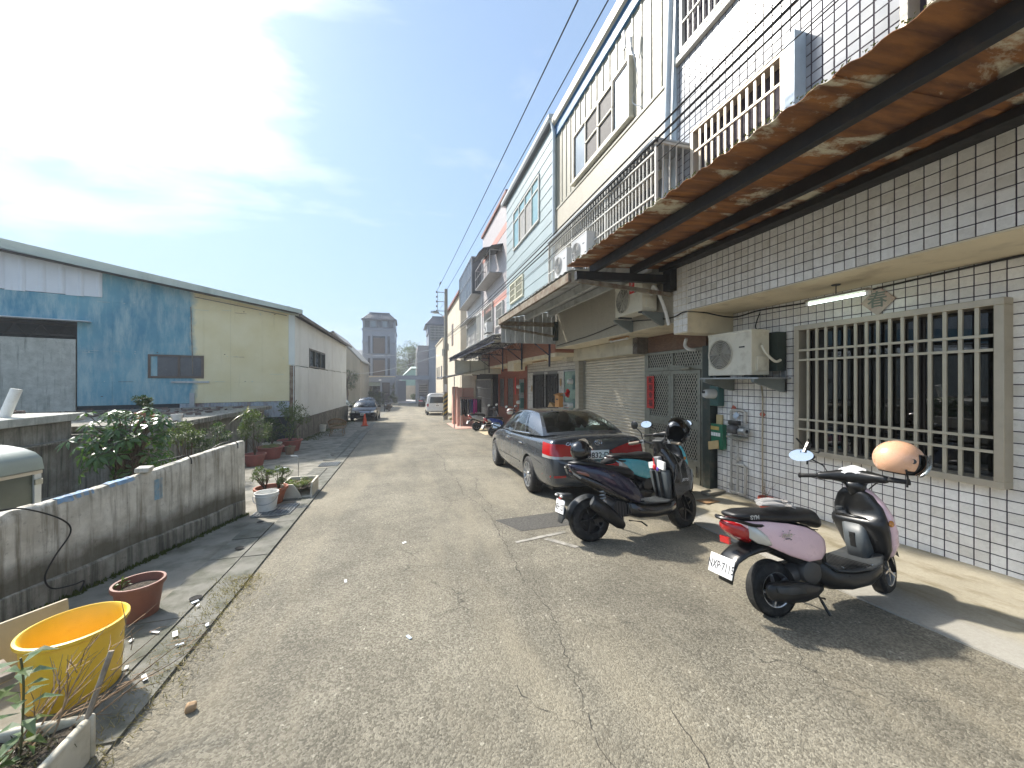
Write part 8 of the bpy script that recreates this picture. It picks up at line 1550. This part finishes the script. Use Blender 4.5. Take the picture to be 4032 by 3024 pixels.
o = B().cbox((4.55, 4.98, gz(4.98)+.062), (.30, .20, .006), (-.036, .04, R(8))).build('floor_drain', M('rusty_drain', (.33, .20, .10), .8, dirt=((.2, .1, .05), .5, 20))); tag(o, 'small rusty floor drain cover on the apron', 'drain')
o = B().tube(smoothpts([(4.6, -1, 2.84), (5.19, .5, 2.83), (5.19, 2.0, 2.85), (5.18, 3.6, 2.80), (5.18, 4.6, 2.83), (5.15, 5.1, 2.80), (4.6, 5.15, 2.86), (4.29, 5.2, 2.86), (4.29, 5.6, 2.82), (4.29, 7.0, 2.95), (4.29, 8.5, 2.86), (4.29, 10.6, 2.80)], 8), .011, 6).build('cable_run', blacksteel, smooth=True); tag(o, 'black cable sagging along the beams under the canopies', 'cable')
o = B().tube(smoothpts([(5.17, 4.62, 2.80), (5.17, 4.7, 2.6), (5.18, 4.66, 2.52)], 5), .008, 6).build('cable_tail', blacksteel, smooth=True); tag(o, 'black cable tail dropping to the cream air conditioner', 'cable')
o = B().tube(smoothpts([(5.0, 6.0, 2.55), (4.98, 6.02, 2.42), (5.0, 5.94, 2.34), (5.1, 5.9, 2.33)], 5), .03, 8).build('vent_pipe', wht, smooth=True); tag(o, 'white elbow pipe under the end beam above the lattice door', 'pipe')
an = thing('antenna', 'small white wireless antenna on the corrugated upper floor', 'antenna', (4.2, 6.62, 8.35)); B().tube([(4.30, 6.60, 8.1), (4.22, 6.60, 8.25), (4.22, 6.60, 8.45)], .02, 6).build('mast', galv, an); B().cbox((4.14, 6.72, 8.47), (.03, .10, .34), (0, -.1, 0)).build('panel', acw2, an, bevel=.01)
o = B().tube(smoothpts([(4.22, 6.6, 8.2), (4.24, 6.5, 7.9), (4.27, 6.45, 7.5), (4.25, 6.6, 7.2), (4.27, 6.3, 6.9)], 6), .008, 5).build('antenna_cable', galv, smooth=True); tag(o, 'loose grey cable hanging from the antenna', 'cable')
# third and fourth house fittings
mbx = thing('mail_box', 'varnished wooden letter box on the white tiled wall', 'mailbox', (5.15, 12.45, 1.1)); B().box(5.08, 5.24, 12.35, 12.72, .72, 1.26).build('body', woodbox, mbx, bevel=.006); B().prism([(5.05, 1.26), (5.245, 1.33), (5.245, 1.35), (5.04, 1.285)], 'y', 12.31, 12.76).build('roof', woodbox, mbx); B().box(5.075, 5.082, 12.44, 12.63, 1.10, 1.15).build('slot', black, mbx)
o = B().cbox((5.08, 12.95, .82), (.20, .30, .24), (R(28), R(10), .2)).build('carton', cardb, bevel=.004); tag(o, 'tilted cardboard carton wedged beside the wooden letter box', 'carton')
for i, (y, zz) in enumerate(((10.98, 1.75), (10.98, 1.0), (16.75, 1.5), (16.75, .8))):
    t = thing('electric_meter', ['round meter on a teal box above the red rosette', 'round meter on a teal box below the red rosette', 'upper round meter on the brick house corner', 'lower round meter on the brick house corner'][i], 'meter', (5.1, y, zz)); B().box(5.0, 5.15, y-.1, y+.12, zz-.25, zz+.2).build('box', meterg, t, bevel=.01); B().lathe([(.001, -.16), (.06, -.15), (.085, -.1), (.09, 0)], (5.0, y+.10, zz), 18, 'x').build('glass_dome', M('meter_dome', (.55, .56, .54), .12), t, smooth=True)
rs = B(); random.seed(90)
for k in range(60): add_leaf(rs, Vector((4.95, 11.2, 1.38)), Vector((-.35, random.uniform(-1, 1), random.uniform(-1, 1))), rdir(), .16, .06, .3)
o = rs.build('red_rosette', redp, fix=False); tag(o, 'red ribbon rosette hanging beside the meters on the stainless door', 'rosette')
for i, (y, zz) in enumerate(((15.75, 1.45), (12.55, 1.72))): o = B().sl([(0, 0, .02, .03), (.02, 0, .09, .14), (.04, 0, .02, .03)]).build('wall_charm', M('tan_charm', (.42, .28, .14), .6)); o.location = (5.2, y, zz); tag(o, ['gourd shaped charm on the tiled wall towards the brick house', 'gourd shaped charm on the tiled wall above the letter box'][i], 'charm')
# clothes rack
cr_ = thing('clothes_rack', 'metal clothes rack with rail beside the pink pillars', 'clothes rack', (3.4, 21.2, gz(21.2))); z = gz(21.2); B().tube([(2.85, 21.2, z+1.62), (4.1, 21.2, z+1.62)], .022, 8).tube([(2.9, 21.2, z), (2.9, 21.2, z+1.62)], .02, 8).tube([(4.05, 21.2, z), (4.05, 21.2, z+1.62)], .02, 8).tube([(2.9, 20.9, z+.03), (2.9, 21.5, z+.03)], .02, 8).tube([(4.05, 20.9, z+.03), (4.05, 21.5, z+.03)], .02, 8).build('frame', whitebar, cr_, smooth=True)
random.seed(95)
gcol = [((.03, .028, .03), 'black jacket'), ((.04, .035, .035), 'charcoal jacket'), ((.02, .02, .022), 'black pullover'), ((.22, .21, .19), 'grey shirt'), ((.10, .10, .16), 'blue grey shirt'), ((.07, .09, .20), 'navy shirt'), ((.48, .03, .26), 'magenta shirt'), ((.42, .02, .22), 'bright pink top'), ((.03, .03, .03), 'black coat'), ((.018, .018, .02), 'long black coat')]
for k, (cc, nm) in enumerate(gcol):
    x = 2.95+k*.115; g = thing('hanging_garment', nm+' hanging on the clothes rack', 'garment', (x, 21.2, z+1.6)); L = random.uniform(.72, .95); hw = .21
    def gf(u, v, x=x, L=L, k=k): 
        a = u*2*math.pi; w_ = hw*(.55+.45*min(1, v*5))*(1+.10*v); return (x+(.035+.02*math.sin(a*5+k+v*3))*math.cos(a)*1.2, 21.2+w_*math.sin(a), z+1.56-.06*(1-min(1, v*5))*0-L*v-.07*abs(math.sin(a))*(1-v*.6))
    B().grid(gf, 24, 10).build('cloth', M('garment_%d' % k, cc, .9, var=.15, sc=8), g, smooth=2); B().tube([(x, 21.2, z+1.64), (x, 21.2, z+1.58), (x, 21.02, z+1.50)], .006, 5).tube([(x, 21.2, z+1.58), (x, 21.38, z+1.50)], .006, 5).build('hanger', galv, g)
o = B().sl([(0, .55, .20, .55, 3), (.25, .58, .24, .60, 3), (.5, .55, .20, .52, 3)]).build('covered_bundle', M('black_cloth', (.012, .012, .012), .9), smooth=2); o.location = (4.35, 20.6, gz(20.6)+.02); tag(o, 'tall bundle of black clothes behind the silver scooter', 'bundle')
o = B().ball((0, 0, 0), .2, 10, 6, (1, .8, .55)).build('yellow_sack', M('pale_yellow_sack', (.45, .38, .20), .8)); o.location = (3.15, 27.6, gz(27.6)+.10); tag(o, 'pale yellow sack at the foot of the utility pole', 'sack')
# ---- things behind the low wall
gt_ = thing('green_trailer', 'army green metal cab with rounded pale roof behind the low wall', 'trailer', (-3.34, 4.68, gz(4.68)), math.atan2(WD.x, -WD.y)*-1*0+math.atan2(-WD.x, -WD.y)*-1+0, None, local=True)
gt_.rotation_euler = (0, 0, math.atan2(WD.y, WD.x)-math.pi)   # local +x runs towards the corner
Wd_, Ln = 1.25, 2.2
B().box(-Ln, 0, 0, Wd_, .28, 1.08).build('body', truckg, gt_, bevel=.02)
rb_ = B(); rg = []
for k in range(13): a = math.pi*k/12; rg.append((Wd_/2-(Wd_/2+.02)*math.cos(a), 1.09+.24*math.sin(a)**.6))
rb_.prism(rg, 'x', -Ln-.02, .03); rb_.build('roof', rooflight, gt_, smooth=True, angle=60)
B().box(-Ln, .012, -.025, .0, 1.055, 1.085).build('roof_trim', alu, gt_); B().box(-.045, .008, -.018, .03, .28, 1.06).build('corner_strip', M('pale_grey_strip', (.46, .48, .46), .5), gt_); B().cbox((-.02, -.025, .98), (.06, .015, .05)).build('hinge', steelgrey, gt_)
for x in (-.35, -1.8): B().lathe([(.001, -.05), (.22, -.05), (.26, 0), (.22, .05), (.001, .05)], (x, .06, .26), 20, 'y').build('wheel', rubber, gt_, smooth=True)
t = text('19737', .12, M('stencil_grey', (.30, .33, .30), .6), gt_, None, None, bold=.001); t.location = (-.46, -.012, 1.165); t.rotation_euler = (R(82), 0, 0)
gs = thing('plastic_stool', 'dark green plastic stool against the shed wall', 'stool', (-4.75, 6.4, gz(6.4))); z = gz(6.4); B().lathe([(.001, z+.46), (.15, z+.46), (.165, z+.45), (.17, z+.42)], (-4.75, 6.4, 0), 20).build('seat', greenstool, gs, smooth=True)
for a in range(4): c_, s_ = math.cos(R(45+90*a)), math.sin(R(45+90*a)); B().beam((-4.75+.13*c_, 6.4+.13*s_, z+.43), (-4.75+.19*c_, 6.4+.19*s_, z), .07, .03, up=(c_, s_, 0)).build('leg', greenstool, gs)
B().lathe([(.155, z+.36), (.17, z+.36), (.17, z+.30), (.158, z+.30)], (-4.75, 6.4, 0), 20).build('band', greenstool, gs)
o = B().lathe([(.001, gz(6.2)), (.12, gz(6.2)), (.14, gz(6.2)+.26), (.13, gz(6.2)+.26)], (-4.55, 6.15, 0), 18).build('dark_pail', M('dark_green_pail', (.012, .05, .045), .5), smooth=True); tag(o, 'dark green pail beside the plastic stool', 'bucket')
# ---------------------------------------------------------------- hazy air
hb_ = B().box(-440, 440, -220, 440, -4.2, 16.5); hzo = hb_.build('haze', None)
hm = bpy.data.materials.new('hazy_air'); hm.use_nodes = True; nt_ = hm.node_tree
for q_ in list(nt_.nodes): nt_.nodes.remove(q_)
ho = nt_.nodes.new('ShaderNodeOutputMaterial'); pv = nt_.nodes.new('ShaderNodeVolumePrincipled'); pv.inputs['Color'].default_value = (.90, .94, 1.0, 1); pv.inputs['Density'].default_value = .0017; pv.inputs['Anisotropy'].default_value = .2; nt_.links.new(pv.outputs[0], ho.inputs['Volume'])
hzo.data.materials.append(hm); hzo['kind'] = 'stuff'; tag(hzo, 'thin hazy air over the whole street', 'haze')
